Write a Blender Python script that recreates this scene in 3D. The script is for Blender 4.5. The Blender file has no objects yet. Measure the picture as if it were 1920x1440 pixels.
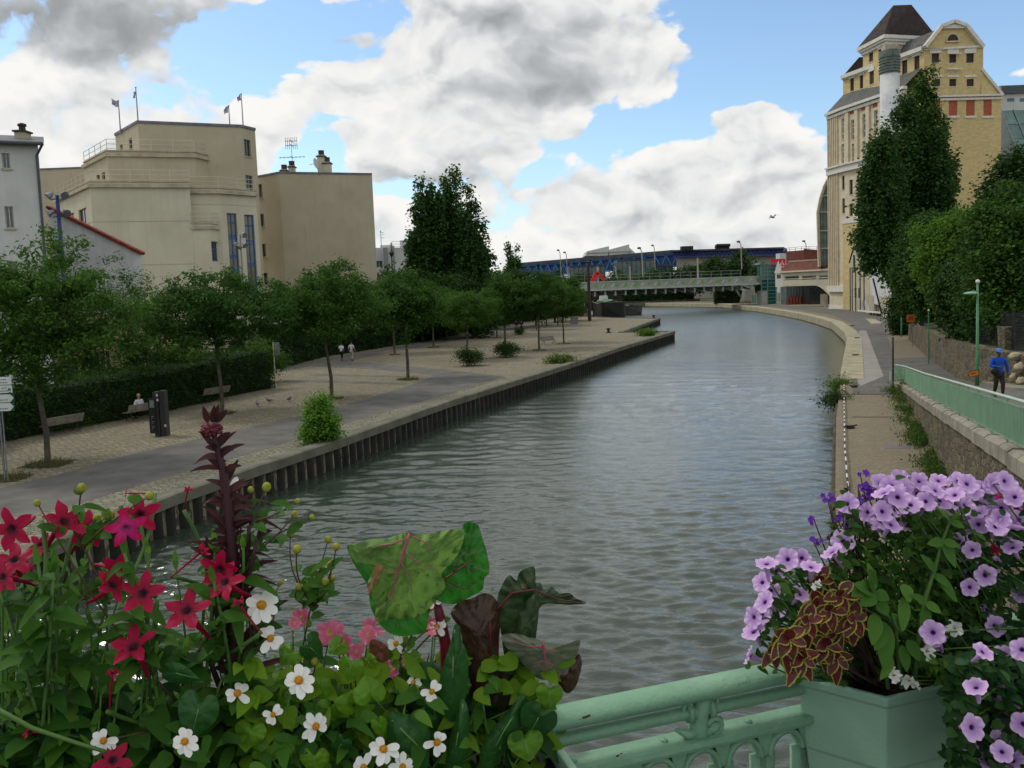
import bpy, math, random, colorsys
from mathutils import Vector, Matrix, noise
sc = bpy.context.scene
C = sc.collection
# ---------------------------------------------------------------- camera
CAM_H = 7.1; FPX = 1550.0; PITCH = math.radians(4.5); ROLL = math.radians(2.2); SHIFT = -53.0
cd = bpy.data.cameras.new('camera'); cam = bpy.data.objects.new('camera', cd); C.objects.link(cam)
cd.lens = FPX / 1920 * 36; cd.sensor_width = 36; cd.sensor_fit = 'HORIZONTAL'; cd.shift_y = SHIFT / 1920
cd.clip_start = 0.05; cd.clip_end = 8000
CM = Matrix.Rotation(math.pi/2 - PITCH, 3, 'X') @ Matrix.Rotation(-ROLL, 3, 'Z')
cam.matrix_world = Matrix.Translation((0, 0, CAM_H)) @ CM.to_4x4()
sc.camera = cam
sc.render.engine = 'CYCLES'
sc.cycles.use_denoising = True
sc.cycles.max_bounces = 6; sc.cycles.diffuse_bounces = 3; sc.cycles.glossy_bounces = 3
sc.cycles.transmission_bounces = 4; sc.cycles.transparent_max_bounces = 6
sc.cycles.caustics_reflective = False; sc.cycles.caustics_refractive = False
sc.view_settings.view_transform = 'Standard'; sc.view_settings.look = 'None'
sc.view_settings.gamma = 1; sc.view_settings.exposure = EXPOSURE = 0.0

def ray(px, py):
    return CM @ Vector(((px-960)/FPX, -(py-720-SHIFT)/FPX, -1))
def P(px, py, z=1.1):                 # photo pixel -> point on the level z
    d = ray(px, py); t = (z-CAM_H)/d.z
    return Vector((d.x*t, d.y*t, z))
def D(px, py, y):                     # photo pixel -> point at distance y
    d = ray(px, py); t = y/d.y
    return Vector((d.x*t, y, CAM_H+d.z*t))
def onplane(px, py, p0, p1):          # photo pixel -> point on the vertical plane through p0,p1
    n = Vector((p1[1]-p0[1], -(p1[0]-p0[0]), 0)); o = Vector((0, 0, CAM_H)); d = ray(px, py)
    t = n.dot(Vector((p0[0], p0[1], 0))-o)/n.dot(d)
    return o+d*t
def road_z(y):
    if y >= 47: return 1.1
    if y >= 31: return 1.1+(47-y)/16*1.27
    return 2.37+(31-y)/17.4*1.52
def PR(px, py):                       # photo pixel -> point on the ramp road
    z = 1.1
    for i in range(30):
        p = P(px, py, z); z = z*0.4+road_z(p.y)*0.6
    return Vector((p.x, p.y, road_z(p.y)))

# ---------------------------------------------------------------- node helpers
class NT:
    def __init__(s, tree): s.t = tree; s.n = tree.nodes; s.l = tree.links
    def node(s, kind, **kw):
        nd = s.n.new(kind)
        for k, v in kw.items(): setattr(nd, k, v)
        return nd
    def put(s, sock, v):
        if isinstance(v, bpy.types.NodeSocket): s.l.new(v, sock)
        elif isinstance(v, (tuple, list)) and len(v) == 3 and sock.type == 'RGBA': sock.default_value = (*v, 1)
        else: sock.default_value = v
    def m(s, op, a, b=None, c=None, clamp=False):
        nd = s.node('ShaderNodeMath', operation=op, use_clamp=clamp)
        s.put(nd.inputs[0], a)
        if b is not None: s.put(nd.inputs[1], b)
        if c is not None: s.put(nd.inputs[2], c)
        return nd.outputs[0]
    def vm(s, op, a, b=None):
        nd = s.node('ShaderNodeVectorMath', operation=op); s.put(nd.inputs[0], a)
        if b is not None:
            if op == 'SCALE': s.put(nd.inputs[3], b)
            else: s.put(nd.inputs[1], b)
        return nd.outputs[1] if op in ('LENGTH', 'DOT_PRODUCT') else nd.outputs[0]
    def mix(s, f, a, b, blend='MIX'):
        nd = s.node('ShaderNodeMix', data_type='RGBA', blend_type=blend)
        s.put(nd.inputs[0], f); s.put(nd.inputs[6], a); s.put(nd.inputs[7], b)
        return nd.outputs[2]
    def rng(s, v, a, b, c=0.0, d=1.0, smooth=False):
        nd = s.node('ShaderNodeMapRange'); nd.clamp = True
        if smooth: nd.interpolation_type = 'SMOOTHSTEP'
        for i, x in enumerate((v, a, b, c, d)): s.put(nd.inputs[i], x)
        return nd.outputs[0]
    def noise(s, vec, scale, detail=4, rough=0.55, dist=0.0):
        nd = s.node('ShaderNodeTexNoise'); s.put(nd.inputs['Vector'], vec)
        nd.inputs['Scale'].default_value = scale; nd.inputs['Detail'].default_value = detail
        nd.inputs['Roughness'].default_value = rough; nd.inputs['Distortion'].default_value = dist
        return nd.outputs[0]
    def mapping(s, vec, scale=(1, 1, 1), rot=(0, 0, 0), loc=(0, 0, 0)):
        nd = s.node('ShaderNodeMapping'); s.put(nd.inputs[0], vec)
        nd.inputs['Scale'].default_value = scale; nd.inputs['Rotation'].default_value = rot
        nd.inputs['Location'].default_value = loc
        return nd.outputs[0]

# ---------------------------------------------------------------- world: sky with cumulus
SUN_EL = math.radians(52); SUN_AZ = math.radians(-62)   # azimuth from +Y, positive to +X
W = bpy.data.worlds.new("World"); sc.world = W; W.use_nodes = True
w = NT(W.node_tree); w.n.clear()
sky = w.node('ShaderNodeTexSky', sky_type='NISHITA'); sky.sun_disc = False
sky.sun_elevation = SUN_EL; sky.sun_rotation = SUN_AZ; sky.air_density = 1.0; sky.dust_density = 0.6; sky.ozone_density = 1.5
tc = w.node('ShaderNodeTexCoord').outputs['Generated']
sep = w.node('ShaderNodeSeparateXYZ'); w.l.new(tc, sep.inputs[0])
az = w.m('ARCTAN2', sep.outputs[0], sep.outputs[1]); el = w.m('ARCSINE', sep.outputs[2])
cmb = w.node('ShaderNodeCombineXYZ'); w.l.new(az, cmb.inputs[0]); w.l.new(el, cmb.inputs[1])
ae = cmb.outputs[0]
dirs = w.mapping(tc, scale=(1, 1, 1.45))
wn = w.node('ShaderNodeTexNoise'); w.put(wn.inputs['Vector'], dirs); wn.inputs['Scale'].default_value = 9; wn.inputs['Detail'].default_value = 3
warp = w.vm('SCALE', w.vm('SUBTRACT', wn.outputs['Color'], (0.5, 0.5, 0.5)), 0.10)
aew = w.vm('ADD', ae, warp)
def blobs(lst):
    tot = None
    for (px, py, rx, ry, wt) in lst:
        d = ray(px, py).normalized(); a = math.atan2(d.x, d.y); e = math.asin(d.z)
        v = w.vm('MULTIPLY', w.vm('SUBTRACT', aew, (a, e, 0.0)), (FPX/rx, FPX/ry, 0.0))
        r2 = w.vm('DOT_PRODUCT', v, v)
        g = w.m('MULTIPLY', w.m('EXPONENT', w.m('MULTIPLY', r2, -1.0)), wt)
        tot = g if tot is None else w.m('ADD', tot, g)
    return tot
# open blue (negative) and cloud masses (positive), spelled out in view of the canal
cov = blobs([(500, 78, 150, 70, -1.49), (585, 20, 130, 32, -1.22), (1420, 90, 150, 120, -1.55), (1560, 150, 90, 120, -1.35), (1200, 15, 42, 30, -0.34),
             (1330, 30, 70, 40, -0.68), (1870, 60, 120, 90, -1.49), (1700, 20, 200, 70, -1.35), (1240, 235, 130, 42, -0.84), (1440, 300, 30, 14, -0.14),
             (610, 118, 40, 14, -0.68), (560, 300, 52, 34, -0.92), (640, 250, 50, 16, -0.61), (435, 180, 26, 26, -0.68), (1035, 315, 60, 26, -0.81), (1010, 350, 40, 18, -0.54),
             (735, 372, 60, 14, -0.54), (330, 190, 90, 40, -0.20), (110, 190, 120, 30, -0.14), (1120, 275, 50, 20, -0.41), (480, 150, 60, 20, -0.27), (1910, 225, 40, 30, -0.68), (1590, 230, 40, 60, -0.81),
             (1070, 60, 250, 90, .55), (1180, 130, 190, 60, .6), (250, 40, 300, 120, .6), (700, 190, 220, 90, .4), (1435, 225, 85, 58, 1.5), (1500, 300, 120, 90, .5),
             (1300, 380, 300, 120, .3), (700, 275, 60, 26, .4), (560, 120, 60, 30, .5), (1895, 150, 50, 14, .7), (300, 260, 300, 80, .2)])
dark = blobs([(160, 60, 260, 75, .8), (60, 20, 200, 60, .4), (960, 45, 190, 40, .62), (700, 30, 60, 30, .1), (600, 95, 110, 24, .4), (380, 20, 120, 30, .3), (1000, 180, 170, 34, .28), (930, 285, 110, 14, .34),
              (790, 330, 110, 22, .34), (1230, 395, 170, 18, .3), (1160, 340, 40, 16, .2), (300, 210, 90, 60, .18), (1020, 120, 120, 30, .25), (1300, 430, 200, 18, .2), (820, 350, 120, 26, .3), (1450, 330, 100, 20, .14)])
def puff(vec, scale, detail, rough=.5):
    nd = w.node('ShaderNodeTexVoronoi', feature='F1'); w.put(nd.inputs['Vector'], vec); nd.inputs['Scale'].default_value = scale
    nd.inputs['Detail'].default_value = detail; nd.inputs['Roughness'].default_value = rough; nd.normalize = True
    return w.m('SUBTRACT', 1.0, nd.outputs['Distance'])
wv = w.node('ShaderNodeTexNoise'); w.put(wv.inputs['Vector'], dirs); wv.inputs['Scale'].default_value = 7; wv.inputs['Detail'].default_value = 4
dw = w.vm('ADD', dirs, w.vm('SCALE', w.vm('SUBTRACT', wv.outputs['Color'], (.5, .5, .5)), .12))
UP = (-.006, -.004, .030)
dwu = w.vm('ADD', dw, UP)
n_big = w.noise(dw, 3.6, 6, 0.5, 0.0); n_bigu = w.noise(dwu, 3.6, 6, 0.5, 0.0)
pf = puff(dw, 15, 2.0, .5); pfu = puff(dwu, 15, 2.0, .5)
n_fin = w.noise(dw, 34, 5, 0.6, 0.1)
dens = w.m('ADD', w.m('ADD', w.m('ADD', cov, w.rng(el, .36, .62, 0.0, .55)), w.m('MULTIPLY', w.m('SUBTRACT', n_big, 0.53), 2.2)), w.m('ADD', w.m('MULTIPLY', w.m('SUBTRACT', pf, 0.74), 1.9), w.m('MULTIPLY', w.m('SUBTRACT', n_fin, .5), .55)))  # thicker cloud high overhead is added to grey and brighten the water
alpha = w.rng(dens, -0.36, -0.13, smooth=True)
relief = w.m('ADD', w.m('MULTIPLY', w.m('SUBTRACT', n_big, n_bigu), 2.2), w.m('MULTIPLY', w.m('SUBTRACT', pf, pfu), 1.0))
base_s = w.rng(dens, -.3, 1.3, .93, .63)
shade = w.m('SUBTRACT', w.m('ADD', relief, base_s), w.m('MULTIPLY', dark, 0.52), clamp=True)
ramp = w.node('ShaderNodeValToRGB'); w.l.new(shade, ramp.inputs[0])
cr = ramp.color_ramp; cr.elements[0].position = 0.0; cr.elements[0].color = (.22, .235, .25, 1)
cr.elements[1].position = 1.0; cr.elements[1].color = (1.0, .985, .95, 1)
for p_, c_ in ((.3, (.36, .38, .395)), (.55, (.56, .585, .60)), (.8, (.86, .87, .865))):
    e_ = cr.elements.new(p_); e_.color = (*c_, 1)
SKY_K = 0.1
cloudc = w.vm('SCALE', ramp.outputs[0], 9.6)
skyb = w.vm('MULTIPLY', sky.outputs[0], (1.62, 1.74, 1.76))
low = w.rng(el, -0.02, 0.16, 1.0, 0.0)
skyc = w.mix(w.m('MULTIPLY', low, 0.5), skyb, (4.6, 6.0, 6.9))
full = w.mix(alpha, skyc, cloudc)
bg = w.node('ShaderNodeBackground'); w.l.new(full, bg.inputs[0]); bg.inputs[1].default_value = SKY_K
wo = w.node('ShaderNodeOutputWorld'); w.l.new(bg.outputs[0], wo.inputs[0])
W.cycles.sampling_method = 'MANUAL'; W.cycles.sample_map_resolution = 512

sl = bpy.data.lights.new('sun', 'SUN'); sun = bpy.data.objects.new('sun', sl); C.objects.link(sun)
sl.energy = 1.4; sl.angle = math.radians(11); sl.color = (1, .95, .86)
sd = Vector((math.sin(SUN_AZ)*math.cos(SUN_EL), math.cos(SUN_AZ)*math.cos(SUN_EL), math.sin(SUN_EL)))
sun.rotation_euler = sd.to_track_quat('Z', 'Y').to_euler()

# ---------------------------------------------------------------- materials
def srgb(r, g, b):
    f = lambda c: (c/255/12.92) if c/255 <= .04045 else ((c/255+.055)/1.055)**2.4
    return (f(r), f(g), f(b))
MATS = {}
def mat(name, c1, c2=None, scale=3.0, rough=0.85, bump=0.0, bscale=20.0, metal=0.0, spec=0.4, detail=5, streak=0.0, coat=0.0):
    """a surface whose colour wanders between c1 and c2, with a bump and (streak) rain marks running down"""
    if name in MATS: return MATS[name]
    m = bpy.data.materials.new(name); m.use_nodes = True; t = NT(m.node_tree); b = t.n['Principled BSDF']
    c2 = c2 or tuple(x*.8 for x in c1)
    co = t.node('ShaderNodeTexCoord').outputs['Object']
    f = t.rng(t.noise(co, scale, detail, 0.6), .32, .68)
    col = t.mix(f, c1, c2)
    if streak:
        s = t.noise(t.mapping(co, scale=(2.2, 2.2, .12)), 1.6, 6, .65)
        col = t.mix(t.m('MULTIPLY', t.rng(s, .5, .78), streak), col, tuple(x*.45 for x in c1))
    t.put(b.inputs['Base Color'], col)
    t.put(b.inputs['Roughness'], t.rng(f, 0, 1, max(rough-.08, 0.02), min(rough+.08, 1)))
    b.inputs['Metallic'].default_value = metal; b.inputs['Specular IOR Level'].default_value = spec
    b.inputs['Coat Weight'].default_value = coat
    if bump:
        bn = t.node('ShaderNodeBump'); bn.inputs['Strength'].default_value = bump; bn.inputs['Distance'].default_value = .02
        t.put(bn.inputs['Height'], t.noise(co, bscale, 5, .6)); t.l.new(bn.outputs[0], b.inputs['Normal'])
    MATS[name] = m; return m
def leafmat(name, dark_c, mid_c, light_c, trans=0.3, rough=0.6, spec=0.12):
    m = bpy.data.materials.new(name); m.use_nodes = True; t = NT(m.node_tree); b = t.n['Principled BSDF']
    g = t.node('ShaderNodeNewGeometry'); rnd = g.outputs['Random Per Island']
    co = t.node('ShaderNodeTexCoord').outputs['Object']
    r = t.node('ShaderNodeValToRGB'); r.color_ramp.elements[0].color = (*dark_c, 1); r.color_ramp.elements[1].color = (*light_c, 1)
    e = r.color_ramp.elements.new(.55); e.color = (*mid_c, 1)
    t.l.new(t.m('ADD', t.m('MULTIPLY', rnd, .62), t.m('MULTIPLY', t.rng(t.noise(co, .9, 3), .3, .7), .38)), r.inputs[0])
    oi = t.node('ShaderNodeObjectInfo').outputs['Random']; rc = t.vm('MULTIPLY', r.outputs[0], t.mix(oi, (.82,.84,.9), (1.3,1.2,1.0)))
    t.l.new(rc, b.inputs['Base Color']); b.inputs['Roughness'].default_value = rough; b.inputs['Specular IOR Level'].default_value = spec
    tr = t.node('ShaderNodeBsdfTranslucent'); t.l.new(t.mix(.5, rc, light_c), tr.inputs[0])
    ms = t.node('ShaderNodeMixShader'); ms.inputs[0].default_value = trans
    t.l.new(b.outputs[0], ms.inputs[1]); t.l.new(tr.outputs[0], ms.inputs[2]); t.l.new(ms.outputs[0], t.n['Material Output'].inputs[0])
    MATS[name] = m; return m
def glassmat(name, c, rough=.08):
    m = bpy.data.materials.new(name); m.use_nodes = True; t = NT(m.node_tree); b = t.n['Principled BSDF']
    co = t.node('ShaderNodeTexCoord').outputs['Object']
    t.put(b.inputs['Base Color'], t.mix(t.rng(t.noise(co, .7, 3), .3, .7), c, tuple(x*.5 for x in c)))
    b.inputs['Roughness'].default_value = rough; b.inputs['Specular IOR Level'].default_value = .8
    MATS[name] = m; return m
def brickmat(name, c1, c2, mortar, scale=1.0, bw=.5, rh=.25, ms=.02, rough=.9, bump=.4, vary=.5, vscale=.6, up=False):
    m = bpy.data.materials.new(name); m.use_nodes = True; t = NT(m.node_tree); b = t.n['Principled BSDF']
    co = t.node('ShaderNodeTexCoord').outputs['Object']
    if up:    # on walls: run the courses along the wall and up
        s = t.node('ShaderNodeSeparateXYZ'); t.l.new(co, s.inputs[0]); k = t.node('ShaderNodeCombineXYZ')
        t.l.new(t.m('ADD', s.outputs[0], t.m('MULTIPLY', s.outputs[1], .83)), k.inputs[0]); t.l.new(s.outputs[2], k.inputs[1]); co2 = k.outputs[0]
    else: co2 = co
    br = t.node('ShaderNodeTexBrick'); wz = t.node('ShaderNodeTexNoise'); t.put(wz.inputs['Vector'], co); wz.inputs['Scale'].default_value = 1.3; wz.inputs['Detail'].default_value = 3; t.put(br.inputs['Vector'], t.vm('ADD', co2, t.vm('SCALE', wz.outputs['Color'], 0.0 if up else .55)))
    br.inputs['Scale'].default_value = scale; br.inputs['Brick Width'].default_value = bw; br.inputs['Row Height'].default_value = rh
    br.inputs['Mortar Size'].default_value = ms; br.inputs['Color1'].default_value = (*c1, 1); br.inputs['Color2'].default_value = (*c2, 1); br.inputs['Mortar'].default_value = (*mortar, 1)
    br.inputs['Bias'].default_value = 0
    col = t.mix(t.m('MULTIPLY', t.rng(t.noise(co, vscale, 6, .65), .35, .7), vary), br.outputs[0], tuple(x*.6 for x in c1))
    col = t.mix(t.m('MULTIPLY', t.rng(t.noise(co, vscale*14, 3, .6), .4, .7), .35), col, tuple(x*.6 for x in c2))
    t.put(b.inputs['Base Color'], col); b.inputs['Roughness'].default_value = rough
    bn = t.node('ShaderNodeBump'); bn.inputs['Strength'].default_value = bump; bn.inputs['Distance'].default_value = .02
    t.put(bn.inputs['Height'], t.m('ADD', t.m('MULTIPLY', br.outputs[1], -1), t.m('MULTIPLY', t.noise(co, 18, 4), .5)))
    t.l.new(bn.outputs[0], b.inputs['Normal'])
    MATS[name] = m; return m

def rubblemat(name, c1, c2, mortar, scale=4.0):
    m = bpy.data.materials.new(name); m.use_nodes = True; t = NT(m.node_tree); b = t.n['Principled BSDF']
    co = t.node('ShaderNodeTexCoord').outputs['Object']
    nz = t.node('ShaderNodeTexNoise'); t.put(nz.inputs['Vector'], co); nz.inputs['Scale'].default_value = 3
    v = t.vm('ADD', t.mapping(co, scale=(1, 1, 1.5)), t.vm('SCALE', nz.outputs['Color'], .25))
    vo = t.node('ShaderNodeTexVoronoi'); t.put(vo.inputs['Vector'], v); vo.inputs['Scale'].default_value = scale
    ve = t.node('ShaderNodeTexVoronoi', feature='DISTANCE_TO_EDGE'); t.put(ve.inputs['Vector'], v); ve.inputs['Scale'].default_value = scale
    sp = t.node('ShaderNodeSeparateColor'); t.l.new(vo.outputs['Color'], sp.inputs[0])
    col = t.mix(sp.outputs[0], c1, c2); edge = t.rng(ve.outputs[0], .0, .07)
    col = t.mix(edge, mortar, col)
    col = t.mix(t.m('MULTIPLY', t.rng(t.noise(co, .7, 7, .7), .45, .7), .6), col, (.035, .04, .025))
    col = t.mix(t.m('MULTIPLY', t.rng(t.noise(t.mapping(co, scale=(3, 3, .35)), 1.5, 5, .7), .5, .75), .5), col, (.05, .045, .03))
    t.put(b.inputs['Base Color'], col); b.inputs['Roughness'].default_value = .95
    bn = t.node('ShaderNodeBump'); bn.inputs['Strength'].default_value = .9; bn.inputs['Distance'].default_value = .05
    t.put(bn.inputs['Height'], t.m('ADD', t.rng(ve.outputs[0], 0, .15), t.m('MULTIPLY', t.noise(co, 14, 5), .5))); t.l.new(bn.outputs[0], b.inputs['Normal'])
    MATS[name] = m; return m
# ---------------------------------------------------------------- mesh helpers
class MB:
    def __init__(s): s.v = []; s.f = []; s.mi = []; s.cur = 0
    def add(s, vs, fs):
        o = len(s.v); s.v.extend([tuple(p) for p in vs]); s.f.extend([tuple(i+o for i in f) for f in fs]); s.mi.extend([s.cur]*len(fs)); return s
    def box(s, x0, x1, y0, y1, z0, z1):
        return s.add([(x0,y0,z0),(x1,y0,z0),(x1,y1,z0),(x0,y1,z0),(x0,y0,z1),(x1,y0,z1),(x1,y1,z1),(x0,y1,z1)],
                     [(0,3,2,1),(4,5,6,7),(0,1,5,4),(1,2,6,5),(2,3,7,6),(3,0,4,7)])
    def bar(s, a, b, wd, ht, up=(0,0,1)):       # rectangular bar from a to b
        a = Vector(a); b = Vector(b); d = (b-a).normalized(); u = Vector(up)
        if abs(d.dot(u)) > .99: u = Vector((0,1,0))
        r = d.cross(u).normalized()*wd/2; u = r.cross(d).normalized()*ht/2
        return s.add([a-r-u,a+r-u,a+r+u,a-r+u,b-r-u,b+r-u,b+r+u,b-r+u],[(0,1,2,3),(7,6,5,4),(0,4,5,1),(1,5,6,2),(2,6,7,3),(3,7,4,0)])
    def tube(s, pts, rad, n=8, cap=True):
        pts = [Vector(p) for p in pts]; L = len(pts)
        if not isinstance(rad, (list, tuple)): rad = [rad]*L
        d0 = (pts[1]-pts[0]).normalized(); u = d0.orthogonal().normalized(); vs = []
        for i, p in enumerate(pts):
            d = (pts[min(i+1,L-1)]-pts[max(i-1,0)])
            if d.length < 1e-9: d = d0
            d.normalize(); u = (u-d*u.dot(d)); u = u.normalized() if u.length > 1e-6 else d.orthogonal().normalized(); w_ = d.cross(u)
            for k in range(n):
                a = 2*math.pi*k/n; vs.append(p+(u*math.cos(a)+w_*math.sin(a))*rad[i])
        fs = []
        for i in range(L-1):
            for k in range(n): fs.append((i*n+k, i*n+(k+1)%n, (i+1)*n+(k+1)%n, (i+1)*n+k))
        if cap: fs.append(tuple(range(n))[::-1]); fs.append(tuple((L-1)*n+k for k in range(n)))
        return s.add(vs, fs)
    def prism(s, poly, z0, z1, bottom=True):
        n = len(poly); zz0 = z0 if isinstance(z0, (list, tuple)) else [z0]*n; zz1 = z1 if isinstance(z1, (list, tuple)) else [z1]*n
        ar = sum(poly[i][0]*poly[(i+1)%n][1]-poly[(i+1)%n][0]*poly[i][1] for i in range(n))
        if ar < 0: poly = poly[::-1]; zz0 = zz0[::-1]; zz1 = zz1[::-1]
        vs = [(poly[i][0],poly[i][1],zz0[i]) for i in range(n)]+[(poly[i][0],poly[i][1],zz1[i]) for i in range(n)]
        fs = [(i,(i+1)%n,n+(i+1)%n,n+i) for i in range(n)]+[tuple(range(n,2*n))]
        if bottom: fs.append(tuple(range(n))[::-1])
        return s.add(vs, fs)
    def lathe(s, prof, c=(0,0,0), n=16, sx=1, sy=1):
        vs = []; fs = []; L = len(prof)
        for (r, z) in prof:
            for k in range(n):
                a = 2*math.pi*k/n; vs.append((c[0]+r*sx*math.cos(a), c[1]+r*sy*math.sin(a), c[2]+z))
        for i in range(L-1):
            for k in range(n): fs.append((i*n+k,i*n+(k+1)%n,(i+1)*n+(k+1)%n,(i+1)*n+k))
        if prof[0][0] > 1e-4: fs.append(tuple(range(n))[::-1])
        if prof[-1][0] > 1e-4: fs.append(tuple((L-1)*n+k for k in range(n)))
        return s.add(vs, fs)
    def ball(s, c, r, n=10, sq=(1,1,1)):
        pr = [(math.sin(math.pi*i/n)*r, -math.cos(math.pi*i/n)*r*sq[2]) for i in range(n+1)]
        pr[0] = (1e-5, pr[0][1]); pr[-1] = (1e-5, pr[-1][1])
        return s.lathe(pr, c, n+2, sq[0], sq[1])
    def xform(s, mtx, start=0):
        for i in range(start, len(s.v)): s.v[i] = tuple(mtx @ Vector(s.v[i]))
        return s
    def build(s, name, mats, parent=None, smooth=False, loc=None):
        me = bpy.data.meshes.new(name); off = Vector((0,0,0))
        if parent is not None:
            q = parent
            while q is not None: off = off+q.location; q = q.parent
        elif loc is not None: off = Vector(loc)
        me.from_pydata([(a-off.x, b-off.y, c-off.z) for a, b, c in s.v], [], s.f)
        if not isinstance(mats, (list, tuple)): mats = [mats]
        for m_ in mats: me.materials.append(m_)
        if len(mats) > 1: me.polygons.foreach_set('material_index', s.mi)
        if smooth: me.polygons.foreach_set('use_smooth', [True]*len(s.f))
        me.update()
        o = bpy.data.objects.new(name, me); C.objects.link(o)
        if parent is not None: o.parent = parent
        elif loc is not None: o.location = loc
        return o
def shade_flat_big(o, angle=35):
    pass
def root(name, loc, label, cat, group=None):
    o = bpy.data.objects.new(name, None); C.objects.link(o); o.location = loc; o.empty_display_size = .1
    return tag(o, label, cat, group)
def tag(o, label, cat=None, group=None, kind=None):
    if label: o['label'] = label
    if cat: o['category'] = cat
    if group: o['group'] = group
    if kind: o['kind'] = kind
    return o
def kids(o): return [c for c in o.children]
def dup(src, loc, rotz=0.0, scale=1.0, label=None, group=None):
    def cp(o, par):
        c = o.copy(); C.objects.link(c)
        if par is not None: c.parent = par
        for k in kids(o): cp(k, c)
        return c
    r = cp(src, None); r.location = loc; r.rotation_euler = (0, 0, rotz); r.scale = (scale,)*3 if not isinstance(scale, tuple) else scale
    if label: r['label'] = label
    if group: r['group'] = group
    return r
def struct(o): o['kind'] = 'structure'; return o
def wallplane(mb, p0, p1, z0, z1, holes, depth=.25, zt=None):
    """wall from p0 to p1 (plan) with real openings; holes = (u0,u1,z0,z1); returns axes. outside is to the right of p0->p1"""
    p0 = Vector((p0[0], p0[1], 0)); p1 = Vector((p1[0], p1[1], 0)); L = (p1-p0).length; u = (p1-p0)/L; inn = Vector((-u.y, u.x, 0))
    us = sorted({0.0, L, *[h[0] for h in holes], *[h[1] for h in holes]}); zs = sorted({z0, z1, *[h[2] for h in holes], *[h[3] for h in holes]})
    g = lambda a, z, d=0: p0+u*a+inn*d+Vector((0, 0, z))
    for i in range(len(us)-1):
        for j in range(len(zs)-1):
            a, b_, c, d = us[i], us[i+1], zs[j], zs[j+1]
            if b_-a < 1e-5 or d-c < 1e-5: continue
            mu, mz = (a+b_)/2, (c+d)/2
            if any(h[0] < mu < h[1] and h[2] < mz < h[3] for h in holes): continue
            mb.add([g(a,c), g(b_,c), g(b_,d), g(a,d)], [(0,1,2,3)])
    for (a, b_, c, d) in holes:
        mb.add([g(a,c),g(b_,c),g(b_,c,depth),g(a,c,depth)], [(0,1,2,3)]); mb.add([g(a,d),g(b_,d),g(b_,d,depth),g(a,d,depth)], [(3,2,1,0)])
        mb.add([g(a,c),g(a,d),g(a,d,depth),g(a,c,depth)], [(3,2,1,0)]); mb.add([g(b_,c),g(b_,d),g(b_,d,depth),g(b_,c,depth)], [(0,1,2,3)])
    return g
def window(g, a, b_, c, d, parent, frame, glass, name='window', nx=2, nz=1, depth=.22, fr=.06, sill=None, bars=None):
    m = MB()
    def bx(mb, a0, a1, z0, z1, d0, d1):
        mb.add([g(a0,z0,d0),g(a1,z0,d0),g(a1,z1,d0),g(a0,z1,d0),g(a0,z0,d1),g(a1,z0,d1),g(a1,z1,d1),g(a0,z1,d1)], [(0,1,2,3),(7,6,5,4),(0,4,5,1),(1,5,6,2),(2,6,7,3),(3,7,4,0)])
    e = .004
    bx(m, a+e, a+fr, c+e, d-e, depth-.08, depth-.005); bx(m, b_-fr, b_-e, c+e, d-e, depth-.08, depth-.005)
    bx(m, a+fr, b_-fr, c+e, c+fr, depth-.08, depth-.005); bx(m, a+fr, b_-fr, d-fr, d-e, depth-.08, depth-.005)
    for i in range(1, nx): x = a+(b_-a)*i/nx; bx(m, x-fr*.4, x+fr*.4, c+fr, d-fr, depth-.075, depth-.01)
    for k in ([i/nz for i in range(1, nz)] if bars is None else bars): z = c+(d-c)*k; bx(m, a+fr, b_-fr, z-fr*.5, z+fr*.5, depth-.073, depth-.012)
    w_ = m.build(name, frame, parent)
    q = MB(); q.add([g(a+.002,c+.002,depth-.03),g(b_-.002,c+.002,depth-.03),g(b_-.002,d-.002,depth-.03),g(a+.002,d-.002,depth-.03)], [(0,1,2,3)])
    q.build('pane', glass, w_)
    if sill:
        q = MB(); bx(q, a-.08, b_+.08, c-.1, c-.002, -.08, .1); q.build('sill', sill, w_)
    return w_
def pxhole(p0, p1, x0, y0, x1, y1):
    """opening on the wall p0->p1 whose corners show at these photo pixels"""
    A = onplane((x0+x1)/2, y0, p0, p1); B = onplane((x0+x1)/2, y1, p0, p1)
    l = onplane(x0, (y0+y1)/2, p0, p1); r = onplane(x1, (y0+y1)/2, p0, p1)
    p0 = Vector((p0[0], p0[1], 0)); u = Vector((p1[0]-p0.x, p1[1]-p0.y, 0)).normalized()
    ul = (Vector((l.x, l.y, 0))-p0).dot(u); ur = (Vector((r.x, r.y, 0))-p0).dot(u)
    return (min(ul, ur), max(ul, ur), B.z, A.z)
R = random.Random(7)
# ================================================================ SETTING
M_cobble = brickmat('cobbles', srgb(156,147,122), srgb(118,112,93), srgb(74,70,56), 1.0, .34, .22, .028, .92, .7, .45, .35)
M_cobble2 = brickmat('edge_cobbles', srgb(152,148,126), srgb(114,112,94), srgb(70,72,54), 1.0, .3, .2, .03, .92, .7, .5, .6)
M_asphalt = mat('asphalt', srgb(106,104,99), srgb(84,83,80), .8, .9, .35, 60, detail=8)
M_asphalt_light = mat('pale_asphalt', srgb(150,146,140), srgb(136,133,128), .8, .9, .3, 60, detail=8)
M_kerbstone = mat('kerb_stone', srgb(140,138,126), srgb(106,104,92), 1.3, .9, .4, 14, detail=8)
M_coping = mat('quay_coping', srgb(116,114,100), srgb(84,84,72), .9, .9, .5, 12, detail=8)
M_ycoping = mat('pale_stone_coping', srgb(172,165,138), srgb(136,130,108), 1.1, .88, .35, 10, detail=8)
M_concrete = brickmat('towpath_setts', srgb(142,130,108), srgb(120,110,90), srgb(106,97,78), 1, .24, .13, .016, .93, .5, .6, .8)
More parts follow.
